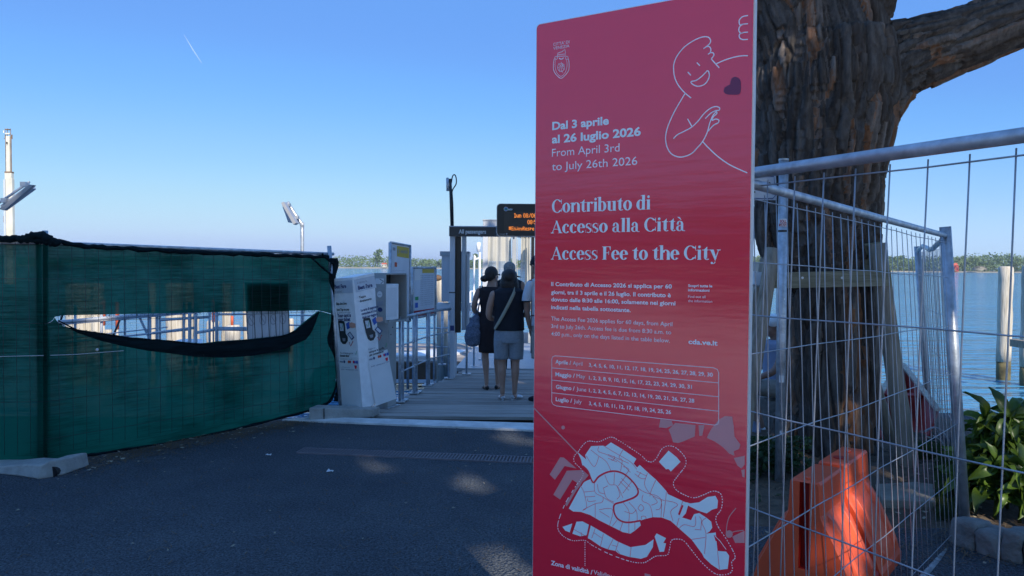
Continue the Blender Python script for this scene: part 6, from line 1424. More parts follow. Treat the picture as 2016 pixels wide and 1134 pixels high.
# raised ribs on both flanks, from the shoulder to the foot
for sg in (1, -1):
    for s in (.10, .33, .60, .90):
        mb = MB(); vs = []
        for z in (.085, .14, .25, .355, .40, .43):
            w_ = wat(z); o = c0+ax*(s*Lb)+V((0, 0, z)); k = .022 if .1 < z < .42 else .004
            vs += [o-ax*.030+sd_*sg*(w_-.006), o-ax*.017+sd_*sg*(w_+k), o+ax*.017+sd_*sg*(w_+k), o+ax*.030+sd_*sg*(w_-.006)]
        mb.add(vs, [(i*4+j, i*4+j+1, (i+1)*4+j+1, (i+1)*4+j) for i in range(5) for j in range(3)]+[(0, 1, 2, 3), (23, 22, 21, 20)]); mb.build('flank_rib', M['orange'], br, bevel=.004)
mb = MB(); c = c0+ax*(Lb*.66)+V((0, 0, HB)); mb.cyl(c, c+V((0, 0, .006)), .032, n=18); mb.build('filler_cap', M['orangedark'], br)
for s in (.06, .86): mb = MB(); c = c0+ax*(Lb*s)+V((0, 0, HB+.003)); mb.ball(c, (.014, .014, .01)); mb.build('moulding_stud', M['orange'], br, True)

# ================================================================ STONES, SLAB, GRASS, IVY, SHRUB
kerb = root('stone_kerb', tuple(G(1870, 1090)), 'row of rough pale kerb stones edging the bed at lower right', 'kerb')
ks = [(1866, 1066), (1917, 1086), (1968, 1101), (2012, 1112), (2060, 1122), (2120, 1136), (2200, 1150)]
for i in range(len(ks)-1):
    a, b = G(*ks[i]), G(*ks[i+1]); d = b-a; nn = V((-d.y, d.x, 0)).normalized(); rnd = random.Random(i)
    mb = MB(); h = .17+rnd.uniform(-.02, .02)
    def Pq(s, t):    # wrap-around block: front, top, back
        return None
    bs = MB(); bs.box((a+b)/2+nn*.09+V((0, 0, h/2-.02)), (d.length*.95, .2, h), Matrix.Rotation(math.atan2(d.y, d.x), 3, 'Z'))
    me = bs.mesh('kerb_stone', kerb.location); bm = bmesh.new(); bm.from_mesh(me); bmesh.ops.subdivide_edges(bm, edges=bm.edges, cuts=5, use_grid_fill=True)
    cc = (a+b)/2+nn*.09-kerb.location
    for v in bm.verts:
        q = v.co-cc; r = max(abs(q.dot(d.normalized()))/(d.length*.475), abs(q.dot(nn))/.1, .3); edge_ = (abs(q.dot(d.normalized()))/(d.length*.475))**6+(abs(q.dot(nn))/.1)**6+(abs(q.z-h/2+.02)/(h/2))**6
        v.co -= q*(.07*max(0, edge_-1)); v.co += noise.noise_vector(v.co*9+V((i, 0, 0)))*.022+noise.noise_vector(v.co*30)*.006
    bm.to_mesh(me); bm.free(); link_mesh('kerb_stone', me, M['stone'], kerb, True)
mb = MB(); q = [G(1722, 975), G(1736, 1007), G(1842, 1012), G(1838, 968)]; mb.prism([V((p.x, p.y, .085)) for p in q], (0, 0, -.1)); sb_ = mb.build('concrete_slab', M['slab'], None, bevel=.01); tag(sb_, 'low pale concrete slab lying in the bed right of the orange barrier', 'slab')
rock = root('root_mound', tuple(G(1800, 940)), 'dark root and rubble mound between trunk and right stake', 'rubble')
for i, (px, py, s) in enumerate(((1770, 945, .14), (1800, 935, .17), (1830, 945, .14), (1752, 925, .12), (1865, 958, .12), (1785, 915, .15))):
    bs = bmesh.new(); bmesh.ops.create_icosphere(bs, subdivisions=3, radius=s); p = G(px, py)-rock.location
    for v in bs.verts: v.co = V((v.co.x*1.3, v.co.y, v.co.z*.6)); v.co += noise.noise_vector(v.co*12+V((i*3, 0, 0)))*.04; v.co += p+V((0, 0, .03))
    me = bpy.data.meshes.new('rubble_stone'); bs.to_mesh(me); bs.free(); link_mesh('rubble_stone', me, M['bark'] if i % 2 else M['soil'], rock, True)
mb = MB(); rnd = random.Random(9)
for i in range(5200):
    px, py = (rnd.uniform(1770, 1900), rnd.uniform(895, 935)) if i % 3 else (rnd.uniform(1840, 1905), rnd.uniform(930, 1030))
    p = G(px, py); z = max(0, bedz(p.x, p.y)); h = rnd.uniform(.04, .11); a = rnd.uniform(0, 6); w_ = .004; l = V((rnd.uniform(-.03, .03), rnd.uniform(-.03, .03), h))
    b = V((p.x, p.y, z)); mb.add([b+V((math.cos(a)*w_, math.sin(a)*w_, 0)), b-V((math.cos(a)*w_, math.sin(a)*w_, 0)), b+l], [(0, 1, 2)])
tag(mb.build('grass', M['grassm'], fix=False), 'short grass growing in the bed behind the fence', None, None, 'stuff')
mb = MB()
for i in range(2600):
    px, py = rnd.uniform(1474, 1600), rnd.gauss(905, 30)
    if px > 1570 and rnd.random() < .7: continue
    d = rnd.uniform(5.6, 6.4); p = at(px, min(985, max(862, py)), d)
    if p.z < .01: p = G(px, max(900, py)); p.z = .05
    s = rnd.uniform(.014, .032); a = V((rnd.gauss(0, 1), rnd.gauss(0, 1), rnd.gauss(0, .6))).normalized(); b = a.cross(V((rnd.gauss(0, 1), rnd.gauss(0, 1), 1))).normalized()
    mb.add([p+a*s, p+b*s*.7, p-a*s*.8, p-b*s*.7], [(0, 1, 2, 3)])
tag(mb.build('ivy_patch', M['ivy'], fix=False), 'low leafy weeds around the pole foot and trunk base', None, None, 'stuff')
# broad-leaved shrub
sb = root('broad_leaf_shrub', tuple(G(1975, 1040)), 'dark glossy broad-leaved shrub behind the kerb stones at the right edge', 'shrub')
lm = MB(); N_ = 7; vs = []
for i in range(N_+1):
    t = i/N_; w_ = .105*math.sin(PI*min(1, t*.96+.02)**.8); z = .10*math.sin(t*2.6)-.10*t*t
    vs += [V((-w_, t*.36, z+.02*abs(math.sin(t*9)))), V((0, t*.36, z-.022)), V((w_, t*.36, z+.02*abs(math.cos(t*9))))]
lm.add(vs, [(i*3+j, i*3+j+1, (i+1)*3+j+1, (i+1)*3+j) for i in range(N_) for j in range(2)])
lme = lm.mesh('leaf'); lme.materials.append(M['plantleaf']); lme.polygons.foreach_set('use_smooth', [True]*len(lme.polygons))
rnd = random.Random(12)
heads = [(1935, 5.2, .62, 26), (1985, 5.1, .66, 30), (2030, 5.3, .60, 26), (1960, 4.95, .38, 22), (2010, 4.9, .36, 24), (1915, 5.1, .32, 16), (2070, 5.1, .5, 22), (1945, 5.5, .45, 18), (2050, 4.85, .28, 16)]
for px, Y, hz_, nl in heads:
    c = at(px, 900, Y); base = V((c.x, Y, 0)); top = V((c.x, Y, hz_))
    mb = MB(); mb.tube([base, base.lerp(top, .5)+V((.02, 0, 0)), top], .012, 6); mb.build('stem', M['grassm'], sb, True)
    for k in range(int(nl*1.9)):
        a = k*2.4+rnd.uniform(-.3, .3); el = rnd.uniform(-.55, 1.15) if k > 4 else rnd.uniform(.8, 1.35)
        o = bpy.data.objects.new('leaf', lme); C.objects.link(o); o.parent = sb
        hh = hz_*(.3+.7*k/(nl*1.9)) if k > 4 else hz_
        o.location = V((c.x, Y, hh))+V((rnd.uniform(-.02, .02), rnd.uniform(-.02, .02), 0))-sb.location
        o.rotation_mode = 'ZYX'; o.rotation_euler = (el, rnd.uniform(-.5, .5), a); s = rnd.uniform(.30, .68); o.scale = (s*rnd.uniform(.5, .85), s, s*rnd.uniform(.6, 1.8))
# ================================================================ RED BOAT
bt = root('small_boat', tuple(at(1780, 880, 7.2)*1.0), 'small red boat with pale gunwales pulled up on the shore behind the stake', 'boat')
bt.location.z = 0
Ln = 12; vs_o = []; vs_i = []
def bsec(t):     # t 0 stern (near) .. 1 bow
    Y = 7.1+1.5*t; cx = at(1779-8*t, 880, Y).x; hw = .30*(1-t**1.7)+.012; z = .10+.42*t**1.6+.04; keel = .0+.30*t**2.2; return V((cx, Y, 0)), hw, z+.18*(1-t), keel
mbr = MB(); vo = []
for i in range(Ln+1):
    c, hw, zt_, zk = bsec(i/Ln); vo += [c+V((-hw, 0, zt_)), c+V((-hw*.72, 0, zk+.07)), c+V((0, 0, zk)), c+V((hw*.72, 0, zk+.07)), c+V((hw, 0, zt_))]
mbr.add(vo, [(i*5+j, i*5+j+1, (i+1)*5+j+1, (i+1)*5+j) for i in range(Ln) for j in range(4)]); hl = mbr.build('hull', M['red'], bt, True, fix=False)
sol = hl.modifiers.new('t', 'SOLIDIFY'); sol.thickness = .015
for sg in (-1, 1):
    mb = MB(); vs = []
    for i in range(Ln+1):
        c, hw, zt_, zk = bsec(i/Ln); o = c+V((sg*hw, 0, zt_)); vs += [o+V((-.03, 0, 0)), o+V((.03, 0, 0)), o+V((.03, 0, .022)), o+V((-.03, 0, .022))]
    mb.add(vs, [(i*4+j, i*4+(j+1) % 4, (i+1)*4+(j+1) % 4, (i+1)*4+j) for i in range(Ln) for j in range(4)]+[(0, 1, 2, 3)]); mb.build('gunwale', M['pile'], bt)
mb = MB(); c, hw, zt_, zk = bsec(.55); mb.box(c+V((0, 0, zt_-.05)), (hw*1.9, .16, .02)); mb.build('thwart', M['red'], bt)
# dark bag beside the boat
bg_ = root('dark_bag', tuple(G(1852, 905)), 'dark blue bag with white trim lying right of the red boat', 'bag')
c = at(1850, 885, 7.0); bs = MB(); bs.ball(c, (.13, .12, .13), 16, 10); me = remeshed(bs, .012, 2)
for v in me.vertices: v.co += noise.noise_vector(v.co*9)*.03; v.co -= bg_.location
me.materials.clear(); link_mesh('bag_body', me, M['navytop'], bg_, True)
mb = MB(); mb.tube(spline([at(*p, 6.86) for p in ((1838, 858), (1852, 868), (1862, 882), (1866, 898))], 4), .012, 7, flat=.4); mb.build('white_trim', M['sticker'], bg_, True)
mb = MB(); mb.tube(spline([at(*p, 6.85) for p in ((1820, 850), (1838, 842), (1856, 850), (1872, 880), (1878, 910))], 4), .010, 7); mb.build('handle', M['greyprint'], bg_, True)
# boat hook and rope at the shore
mb = MB(); mb.tube([at(1730, 690, 8.2), at(1731, 800, 8.2), at(1738, 900, 8.2)], .018, 8); tag(mb.build('upright_stick', M['pile'], None, True), 'thin upright pale stick at the shore just right of the trunk', 'stick')
mb = MB(); mb.tube(spline([at(*p, 8.1) for p in ((1732, 760), (1748, 790), (1745, 800), (1735, 795))], 5), .008, 6); tag(mb.build('rope_loop', M['greyprint'], None, True), 'loop of rope hanging from the thin stick by the trunk', 'rope')
mb = MB(); q = [at(1712, 560, 7.9), at(1728, 560, 7.9), at(1727, 700, 7.9), at(1713, 700, 7.9)]; mb.prism(q, (0, .03, 0)); tag(mb.build('shore_board', M['offwhite'], None, bevel=.004), 'narrow whitish board glimpsed behind the right edge of the trunk', 'board')
# ================================================================ PEOPLE
def limbtube(mb, pts, n=12):       # pts: (pos, radius)
    c = [V(p[0]) for p in pts]; r = [p[1] for p in pts]; cs = spline(c, 4); rs = [interp([(i*4, q) for i, q in enumerate(r)], j) for j in range(len(cs))]
    mb.tube(cs, rs, n); mb.ball(cs[0], rs[0]*.98, 10, 8); mb.ball(cs[-1], rs[-1]*.98, 10, 8)
def hand(mb, wrist, d, side, s=1.0):
    d = V(d).normalized(); sd = V(side).normalized(); up_ = d.cross(sd).normalized()
    mb.tube([V(wrist), V(wrist)+d*.04*s, V(wrist)+d*.085*s], [.024*s, .034*s, .032*s], 10, flat=.5, upv=up_)
    for k, l in enumerate((.065, .075, .072, .055)):
        o = V(wrist)+d*.08*s+sd*((k-1.5)*.018*s); mb.tube([o, o+d*l*.5*s+up_*.006, o+d*l*.95*s+up_*.020], [.0095*s, .0085*s, .007*s], 7)
    o = V(wrist)+d*.03*s-sd*.028*s; mb.tube([o, o+d*.03*s-sd*.018*s, o+d*.06*s-sd*.018*s+up_*.01], [.012*s, .010*s, .008*s], 7)
def head(mb, c, R, s=1.0):         # c centre of the head; R rotation (local -Y is the face)
    c = V(c)
    def q(v): return c + R @ (V(v)*s)
    rings = []
    mb.ball(c+R @ V((0, .008, .018)), (.076*s, .094*s, .098*s), 20, 14, R); mb.ball(q((0, -.030, -.045)), (.058*s, .062*s, .066*s), 16, 10, R); mb.ball(q((0, -.058, -.085)), (.026*s, .026*s, .022*s), 10, 8, R)
    mb.tube([q((0, -.088, .012)), q((0, -.104, -.012)), q((0, -.112, -.030)), q((0, -.088, -.040))], [.009*s, .012*s, .016*s, .011*s], 8)
    mb.tube([q((-.022, -.088, -.060)), q((0, -.094, -.060)), q((.022, -.088, -.060))], [.006*s, .009*s, .006*s], 7)
    for sg in (-1, 1):
        mb.ball(q((sg*.030, -.082, .012)), (.016*s, .010*s, .010*s), 8, 6, R); mb.ball(q((sg*.078, .005, -.010)), (.010*s, .020*s, .032*s), 10, 8, R)
def rotz(a): return Matrix.Rotation(math.radians(a), 3, 'Z')
def person(name, loc, label, parts, skin='skin', group='people queuing on the deck', voxel=.0085):
    rt = root(name, loc, label, 'person', group); rt_loc = V(loc); mb = MB(); parts(mb)
    me = remeshed(mb, voxel, 3); me.materials.clear(); o = link_mesh('body', me, M[skin], rt, True); return rt
def part(rt, name, mt, fn_, smooth=True, vox=0, thick=0):
    mb = MB(); fn_(mb)
    if vox: me = remeshed(mb, vox, 2); me.materials.clear(); o = link_mesh(name, me, M[mt], rt, True)
    else:
        me = mb.mesh(name); o = link_mesh(name, me, M[mt], rt, smooth)
    if thick: s = o.modifiers.new('t', 'SOLIDIFY'); s.thickness = thick; s.offset = 1
    return o
def folded(rings, n, amp, seed, freq=7):
    """loft rings with cloth folds, returns (verts, faces)"""
    vs = []
    for i, rg in enumerate(rings):
        c = V(rg[0]); rz = rg[3] if len(rg) > 3 else 0
        for j in range(n):
            q = 2*PI*j/n; k = 1+amp*noise.noise(V((math.cos(q)*2+seed, math.sin(q)*2, c.z*4)))+amp*.7*noise.noise(V((math.cos(q)*freq*.6, math.sin(q)*freq*.6+seed, c.z*9)))
            x, y = math.cos(q)*rg[1]*k, math.sin(q)*rg[2]*k; vs.append(c+V((x*math.cos(rz)-y*math.sin(rz), x*math.sin(rz)+y*math.cos(rz), 0)))
    return vs, [(i*n+j, i*n+(j+1) % n, (i+1)*n+(j+1) % n, (i+1)*n+j) for i in range(len(rings)-1) for j in range(n)]
def cloth(rt, name, mt, rings, amp=.05, seed=1, n=32, sub=4, thick=.004):
    R_ = []
    for a, b in zip(rings, rings[1:]):
        for k in range(sub):
            t = k/sub; R_.append(tuple((V(a[0]).lerp(V(b[0]), t),)+tuple(a[m]+(b[m]-a[m])*t for m in range(1, len(a)))))
    R_.append((V(rings[-1][0]),)+tuple(rings[-1][1:])); vs, fs = folded(R_, n, amp, seed)
    mb = MB(); mb.add(vs, fs); me = mb.mesh(name); o = link_mesh(name, me, M[mt], rt, True)
    if thick: s = o.modifiers.new('t', 'SOLIDIFY'); s.thickness = thick; s.offset = 1
    return o
def leg(mb, hip, knee, ankle, s=1.0, toe=(0, .16, 0)):
    hip, knee, ankle = V(hip), V(knee), V(ankle)
    limbtube(mb, [(hip, .082*s), (hip.lerp(knee, .5), .070*s), (knee, .050*s), (knee.lerp(ankle, .3)+V((0, -.012, 0)), .053*s), (knee.lerp(ankle, .7), .036*s), (ankle, .030*s)])
    t = V(toe); mb.tube([ankle+V((0, -.045*(1 if t.y >= 0 else -1), -.055)), ankle+V((0, 0, -.045)), ankle+t*.5+V((0, 0, -.06)), ankle+t+V((0, 0, -.07))], [.026, .032, .032, .022], 10)
def shoe(rt, ankle, toe, mt, name='shoe', h=1.0, sole=None):
    a = V(ankle); t = V(toe); sd = t.normalized().cross(UZ)
    part(rt, name, mt, lambda mb: mb.tube([a-t*.42+V((0, 0, -.062)), a-t*.22+V((0, 0, -.050)), a+t*.2+V((0, 0, -.055)), a+t*.7+V((0, 0, -.068)), a+t*1.12+V((0, 0, -.078))], [.026, .040*h, .040*h, .042, .026], 12, flat=.8), vox=.008)
    if sole: part(rt, 'sole', sole, lambda mb: mb.tube([a-t*.46+V((0, 0, -.088)), a+t*.2+V((0, 0, -.088)), a+t*.75+V((0, 0, -.088)), a+t*1.16+V((0, 0, -.086))], [.032, .040, .045, .028], 12, flat=.32, upv=(1, 0, 0)), vox=.006)

# --- woman in dark dress (1.60 m)
g = G(966, 767); X, Y_ = g.x, g.y
def w1(mb):
    leg(mb, (X-.075, Y_+.02, .84), (X-.075, Y_+.03, .46), (X-.055, Y_+.0, .085), .92, (-.02, .17, 0)); leg(mb, (X+.085, Y_+.02, .84), (X+.085, Y_+.06, .46), (X+.09, Y_+.06, .085), .92, (.03, .17, 0))
    mb.loft([((X, Y_, .80), .15, .11), ((X, Y_, .92), .155, .115), ((X, Y_, 1.05), .125, .09), ((X, Y_, 1.20), .145, .10), ((X, Y_+.01, 1.31), .15, .09), ((X, Y_+.02, 1.37), .07, .055), ((X+.005, Y_+.03, 1.46), .046, .048)], 20)
    limbtube(mb, [((X-.165, Y_, 1.315), .045), ((X-.215, Y_-.01, 1.18), .038), ((X-.225, Y_+.02, 1.06), .034), ((X-.14, Y_+.10, .99), .027), ((X-.09, Y_+.17, 1.0), .022)])
    limbtube(mb, [((X+.165, Y_, 1.315), .045), ((X+.19, Y_+.03, 1.18), .038), ((X+.18, Y_+.06, 1.06), .034), ((X+.12, Y_+.2, 1.08), .025)])
    hand(mb, (X-.09, Y_+.17, 1.0), (.7, .7, .05), (0, .3, 1)); hand(mb, (X+.12, Y_+.2, 1.08), (-.3, .9, .2), (1, 0, 0))
    head(mb, (X+.012, Y_+.035, 1.525), rotz(138), .96)
p1 = person('person', (0, 0, 0), 'woman with a low dark bun in a dark sleeveless dress', w1)
cloth(p1, 'dress', 'dress', [((X, Y_+.005, 1.375), .115, .075), ((X, Y_, 1.34), .168, .10), ((X, Y_, 1.22), .158, .116), ((X, Y_, 1.08), .138, .105), ((X, Y_, .98), .155, .12), ((X, Y_, .86), .178, .135), ((X, Y_, .70), .175, .130), ((X+.005, Y_+.01, .50), .165, .130)], .035, 2)
hc = V((X+.012, Y_+.035, 1.525)); Rh = rotz(138)
part(p1, 'hair', 'hair', lambda mb: (mb.ball(hc+Rh @ V((0, .020, .030)), (.088, .096, .094), 18, 12, Rh), mb.ball(hc+Rh @ V((0, .06, -.01)), (.07, .055, .07), 14, 10, Rh), mb.ball(hc+V((-.105, -.03, -.045)), (.058, .05, .045), 14, 10), mb.ball(hc+V((-.06, -.02, -.03)), (.05, .04, .04), 10, 8)), vox=.008)
part(p1, 'sunglasses', 'black', lambda mb: (mb.tube([hc+Rh @ V((sx*.080, .0, .014)) if 0 else hc+Rh @ V(v) for v in ((-.082, .0, .012), (-.078, -.06, .012), (-.04, -.097, .010), (0, -.104, .012), (.04, -.097, .010), (.078, -.06, .012), (.082, .0, .012))], [.002, .003, .013, .003, .013, .003, .002], 8)))
part(p1, 'earring', 'silver', lambda mb: mb.ball(hc+Rh @ V((-.084, .0, -.05)), .008, 8, 6)); part(p1, 'earring', 'silver', lambda mb: mb.ball(hc+Rh @ V((.084, .0, -.05)), .008, 8, 6))
shoe(p1, (X-.055, Y_+.0, .085), (-.03, .13, 0), 'black', 'sandal', .8, 'black'); shoe(p1, (X+.09, Y_+.06, .085), (.05, .12, 0), 'black', 'sandal', .8, 'black')
bagr = root('shoulder_bag', (X-.24, Y_+.0, .62), 'slouchy blue woven cloth bag hanging from the shoulder of the woman with the bun', 'bag')
c = V((X-.235, Y_-.03, .80))
me = None
mbb = MB(); mbb.loft([(c+V((0, 0, -.21)), .05, .05), (c+V((0, 0, -.18)), .10, .08), (c+V((0, 0, -.08)), .125, .095), (c+V((.01, 0, .05)), .10, .08), (c+V((.03, 0, .16)), .055, .04), (c+V((.05, 0, .22)), .02, .02)], 24)
me = remeshed(mbb, .009, 2)
for v in me.vertices: v.co += noise.noise_vector(v.co*14)*.012; v.co -= bagr.location
me.materials.clear(); link_mesh('bag_body', me, M['denimbag'], bagr, True)
for dx in (-.01, .02):
    mb = MB(); mb.tube(spline([c+V((.03+dx, -.02, .15)), V((X-.175+dx, Y_-.05, 1.12)), V((X-.15+dx, Y_-.02, 1.36)), V((X-.14+dx, Y_+.06, 1.34)), V((X-.19+dx, Y_+.06, 1.1)), c+V((.03+dx, .03, .15))], 5), .011, 7, flat=.4); mb.build('strap', M['denimbag'], bagr, True)

# --- woman in navy top, pale shorts
g = G(1001, 787); X2, Y2 = g.x, g.y
def w2(mb):
    leg(mb, (X2-.085, Y2, .82), (X2-.085, Y2+.02, .46), (X2-.075, Y2, .085), 1.0, (-.01, .17, 0)); leg(mb, (X2+.09, Y2, .82), (X2+.085, Y2+.02, .46), (X2+.075, Y2+.03, .085), 1.0, (.05, .16, 0))
    mb.loft([((X2, Y2, .78), .16, .12), ((X2, Y2, .90), .168, .128), ((X2, Y2, 1.03), .15, .11), ((X2, Y2, 1.18), .165, .115), ((X2, Y2+.005, 1.30), .175, .10), ((X2, Y2+.02, 1.37), .075, .06), ((X2, Y2+.03, 1.44), .048, .05)], 20)
    limbtube(mb, [((X2-.19, Y2, 1.30), .05), ((X2-.235, Y2, 1.16), .044), ((X2-.245, Y2+.02, 1.03), .039), ((X2-.18, Y2+.12, .99), .030), ((X2-.12, Y2+.2, 1.01), .024)])
    limbtube(mb, [((X2+.19, Y2, 1.30), .05), ((X2+.225, Y2+.03, 1.17), .044), ((X2+.21, Y2+.08, 1.05), .038), ((X2+.14, Y2+.2, 1.06), .026)])
    hand(mb, (X2-.12, Y2+.2, 1.01), (.6, .8, .05), (0, .3, 1)); hand(mb, (X2+.14, Y2+.2, 1.06), (-.5, .8, .1), (0, .3, 1))
    head(mb, (X2, Y2+.04, 1.495), rotz(172), .98)
p2 = person('person', (0, 0, 0), 'woman in navy sleeveless top and pale denim shorts with a cream strap across her back', w2)
cloth(p2, 'top', 'navytop', [((X2, Y2+.01, 1.385), .11, .08), ((X2, Y2, 1.345), .19, .108), ((X2, Y2, 1.22), .195, .135), ((X2, Y2, 1.08), .178, .13), ((X2, Y2, .95), .188, .145), ((X2, Y2, .865), .190, .148)], .04, 5)
cloth(p2, 'shorts', 'denim', [((X2, Y2, .89), .172, .132), ((X2, Y2, .80), .185, .145), ((X2, Y2, .71), .185, .14)], .02, 6)
for sg, dx in ((-1, -.088), (1, .088)): cloth(p2, 'shorts_leg', 'denim', [((X2+dx, Y2, .76), .098, .132), ((X2+dx, Y2+.005, .68), .100, .115), ((X2+dx*1.02, Y2+.01, .60), .094, .10), ((X2+dx*1.03, Y2+.015, .505), .088, .088)], .03, 7+sg, 24)
hc2 = V((X2, Y2+.04, 1.495)); Rh2 = rotz(172)
part(p2, 'hair', 'hair', lambda mb: (mb.ball(hc2+Rh2 @ V((0, .022, .025)), (.095, .098, .098), 18, 12, Rh2), mb.loft([(hc2+V((0, -.045, -.17)), .06, .03), (hc2+V((.005, -.045, -.13)), .115, .05), (hc2+V((0, -.03, -.06)), .118, .075), (hc2+V((0, -.01, .02)), .10, .085)], 18)), vox=.009)
part(p2, 'cap', 'black', lambda mb: (mb.ball(hc2+V((0, 0.0, .045)), (.100, .105, .078), 18, 12), mb.tube([hc2+V((.02, .09, .035)), hc2+V((.09, .09, .03)), hc2+V((.15, .07, .018))], [.05, .045, .02], 10, flat=.25)), vox=.008)
for a, b in (((X2-.075, Y2, .085), (-.02, .13, 0)), ((X2+.075, Y2+.03, .085), (.08, .11, 0))): shoe(p2, a, b, 'silver', 'ballet_flat', .75, 'silver')
# strap across the back
sb_pts = [V((X2+.07, Y2-.03, 1.385)), V((X2+.06, Y2-.118, 1.33)), V((X2+.01, Y2-.160, 1.22)), V((X2-.06, Y2-.155, 1.08)), V((X2-.12, Y2-.140, .97)), V((X2-.172, Y2-.085, .88))]
mb = MB(); cs = spline(sb_pts, 6); vs = []
for i, c in enumerate(cs):
    t = (cs[min(i+1, len(cs)-1)]-cs[max(i-1, 0)]).normalized(); o = c-V((X2, Y2, c.z)); o = o.normalized(); s_ = t.cross(o).normalized()*.020; vs += [c+s_, c-s_, c-s_+o*.006, c+s_+o*.006]
mb.add(vs, [(i*4+j, i*4+(j+1) % 4, (i+1)*4+(j+1) % 4, (i+1)*4+j) for i in range(len(cs)-1) for j in range(4)]); mb.build('shoulder_strap', M['strap'], p2, True)

# --- man in white polo, partly behind the sign
g = G(1052, 791); X3, Y3 = g.x+.13, g.y
def m3(mb):
    leg(mb, (X3-.095, Y3+.03, .92), (X3-.10, Y3+.05, .50), (X3-.095, Y3+.02, .09), 1.08, (-.05, .17, 0)); leg(mb, (X3+.10, Y3, .92), (X3+.11, Y3+.03, .50), (X3+.12, Y3, .09), 1.08, (.02, .18, 0))
    mb.loft([((X3, Y3, .88), .165, .125), ((X3, Y3, 1.0), .165, .125), ((X3, Y3, 1.15), .165, .12), ((X3, Y3, 1.32), .19, .125), ((X3, Y3+.005, 1.45), .195, .11), ((X3-.07, Y3+.02, 1.52), .10, .07), ((X3-.11, Y3+.03, 1.60), .058, .06)], 20)
    limbtube(mb, [((X3-.215, Y3, 1.44), .055), ((X3-.265, Y3+.0, 1.28), .048), ((X3-.275, Y3+.02, 1.14), .043), ((X3-.25, Y3+.06, 1.0), .037), ((X3-.225, Y3+.10, .90), .028)])
    limbtube(mb, [((X3+.215, Y3, 1.44), .055), ((X3+.26, Y3, 1.28), .048), ((X3+.27, Y3+.02, 1.14), .043), ((X3+.22, Y3+.15, 1.05), .030)])
    hand(mb, (X3-.225, Y3+.10, .90), (.15, .3, -1), (.3, .9, .2)); hand(mb, (X3+.22, Y3+.15, 1.05), (-.5, .8, .1), (0, .3, 1))
    head(mb, (X3-.13, Y3+.035, 1.665), rotz(215), 1.03)
p3 = person('person', (0, 0, 0), 'man in navy cap, white polo shirt and beige shorts cut by the red sign', m3, 'skin2')
cloth(p3, 'polo_shirt', 'polo', [((X3, Y3+.01, 1.525), .11, .085), ((X3, Y3, 1.49), .205, .12), ((X3, Y3, 1.36), .22, .145), ((X3, Y3, 1.2), .205, .15), ((X3, Y3, 1.05), .20, .15), ((X3, Y3, .93), .205, .155)], .035, 11)
cloth(p3, 'sleeve', 'polo', [((X3-.19, Y3, 1.475), .075, .08), ((X3-.235, Y3, 1.40), .075, .078), ((X3-.268, Y3, 1.30), .072, .075), ((X3-.283, Y3+.005, 1.22), .068, .072)], .03, 12, 20)
cloth(p3, 'sleeve', 'polo', [((X3+.19, Y3, 1.475), .075, .08), ((X3+.235, Y3, 1.40), .075, .078), ((X3+.268, Y3, 1.30), .072, .075), ((X3+.28, Y3+.005, 1.22), .068, .072)], .03, 13, 20)
for sg in (-1, 1): cloth(p3, 'sleeve_trim', 'navytop', [((X3+sg*.283, Y3+.005, 1.232), .0705, .0745), ((X3+sg*.285, Y3+.005, 1.218), .0705, .0745)], 0, 12, 20, 1)
cloth(p3, 'collar', 'navytop', [((X3-.10, Y3+.02, 1.585), .068, .070), ((X3-.08, Y3+.015, 1.555), .085, .080), ((X3-.05, Y3+.01, 1.53), .118, .090)], .02, 14, 24, 2)
cloth(p3, 'shorts', 'beige', [((X3, Y3, .99), .19, .145), ((X3, Y3, .90), .195, .155), ((X3, Y3, .80), .20, .15)], .02, 15)
for dx in (-.103, .103): cloth(p3, 'shorts_leg', 'beige', [((X3+dx, Y3, .86), .105, .145), ((X3+dx, Y3+.01, .75), .108, .12), ((X3+dx*1.02, Y3+.02, .62), .100, .108), ((X3+dx*1.02, Y3+.03, .53), .096, .10)], .04, 16, 24)
hc3 = V((X3-.13, Y3+.035, 1.665)); Rh3 = rotz(215)
part(p3, 'cap', 'navytop', lambda mb: (mb.ball(hc3+V((0, .0, .042)), (.096, .104, .082), 18, 12), mb.tube([hc3+Rh3 @ V((0, -.07, .035)), hc3+Rh3 @ V((0, -.12, .03)), hc3+Rh3 @ V((0, -.165, .018))], [.06, .055, .03], 12, flat=.22, upv=Rh3 @ V((1, 0, 0)))), vox=.008)
part(p3, 'sunglasses', 'black', lambda mb: mb.tube([hc3+Rh3 @ V(v) for v in ((-.086, .0, .014), (-.08, -.06, .014), (-.04, -.102, .010), (0, -.110, .012), (.04, -.102, .010), (.08, -.06, .014), (.086, .0, .014))], [.003, .005, .016, .004, .016, .005, .003], 8))
wbg = root('waist_bag', (X3+.02, Y3-.17, .98), 'black waist bag worn at the back by the man in the white polo', 'bag')
mb = MB(); mb.ball((X3-.03, Y3-.19, 1.02), (.13, .055, .10), 16, 10); mb.build('pouch', M['black'], wbg, True)
mb = MB(); mb.tube([V((X3+math.cos(a*PI/12)*.215, Y3+math.sin(a*PI/12)*.168, 1.05+.01*math.sin(a))) for a in range(25)], .012, 6, flat=.5, caps=False); mb.build('belt', M['black'], wbg, True)
shoe(p3, (X3-.095, Y3+.02, .09), (-.12, .10, 0), 'navytop', 'trainer', 1.15, 'white'); shoe(p3, (X3+.12, Y3, .09), (.04, .15, 0), 'navytop', 'trainer', 1.15, 'white')
cloth(p3, 'sock', 'white', [((X3-.095, Y3+.02, .115), .036, .040), ((X3-.095, Y3+.02, .075), .038, .045)], 0, 3, 16, 1)

for r_o in (p3, wbg):
    r_o.scale.x = .84; r_o.location.x = X3+(r_o.location.x-X3)*.84
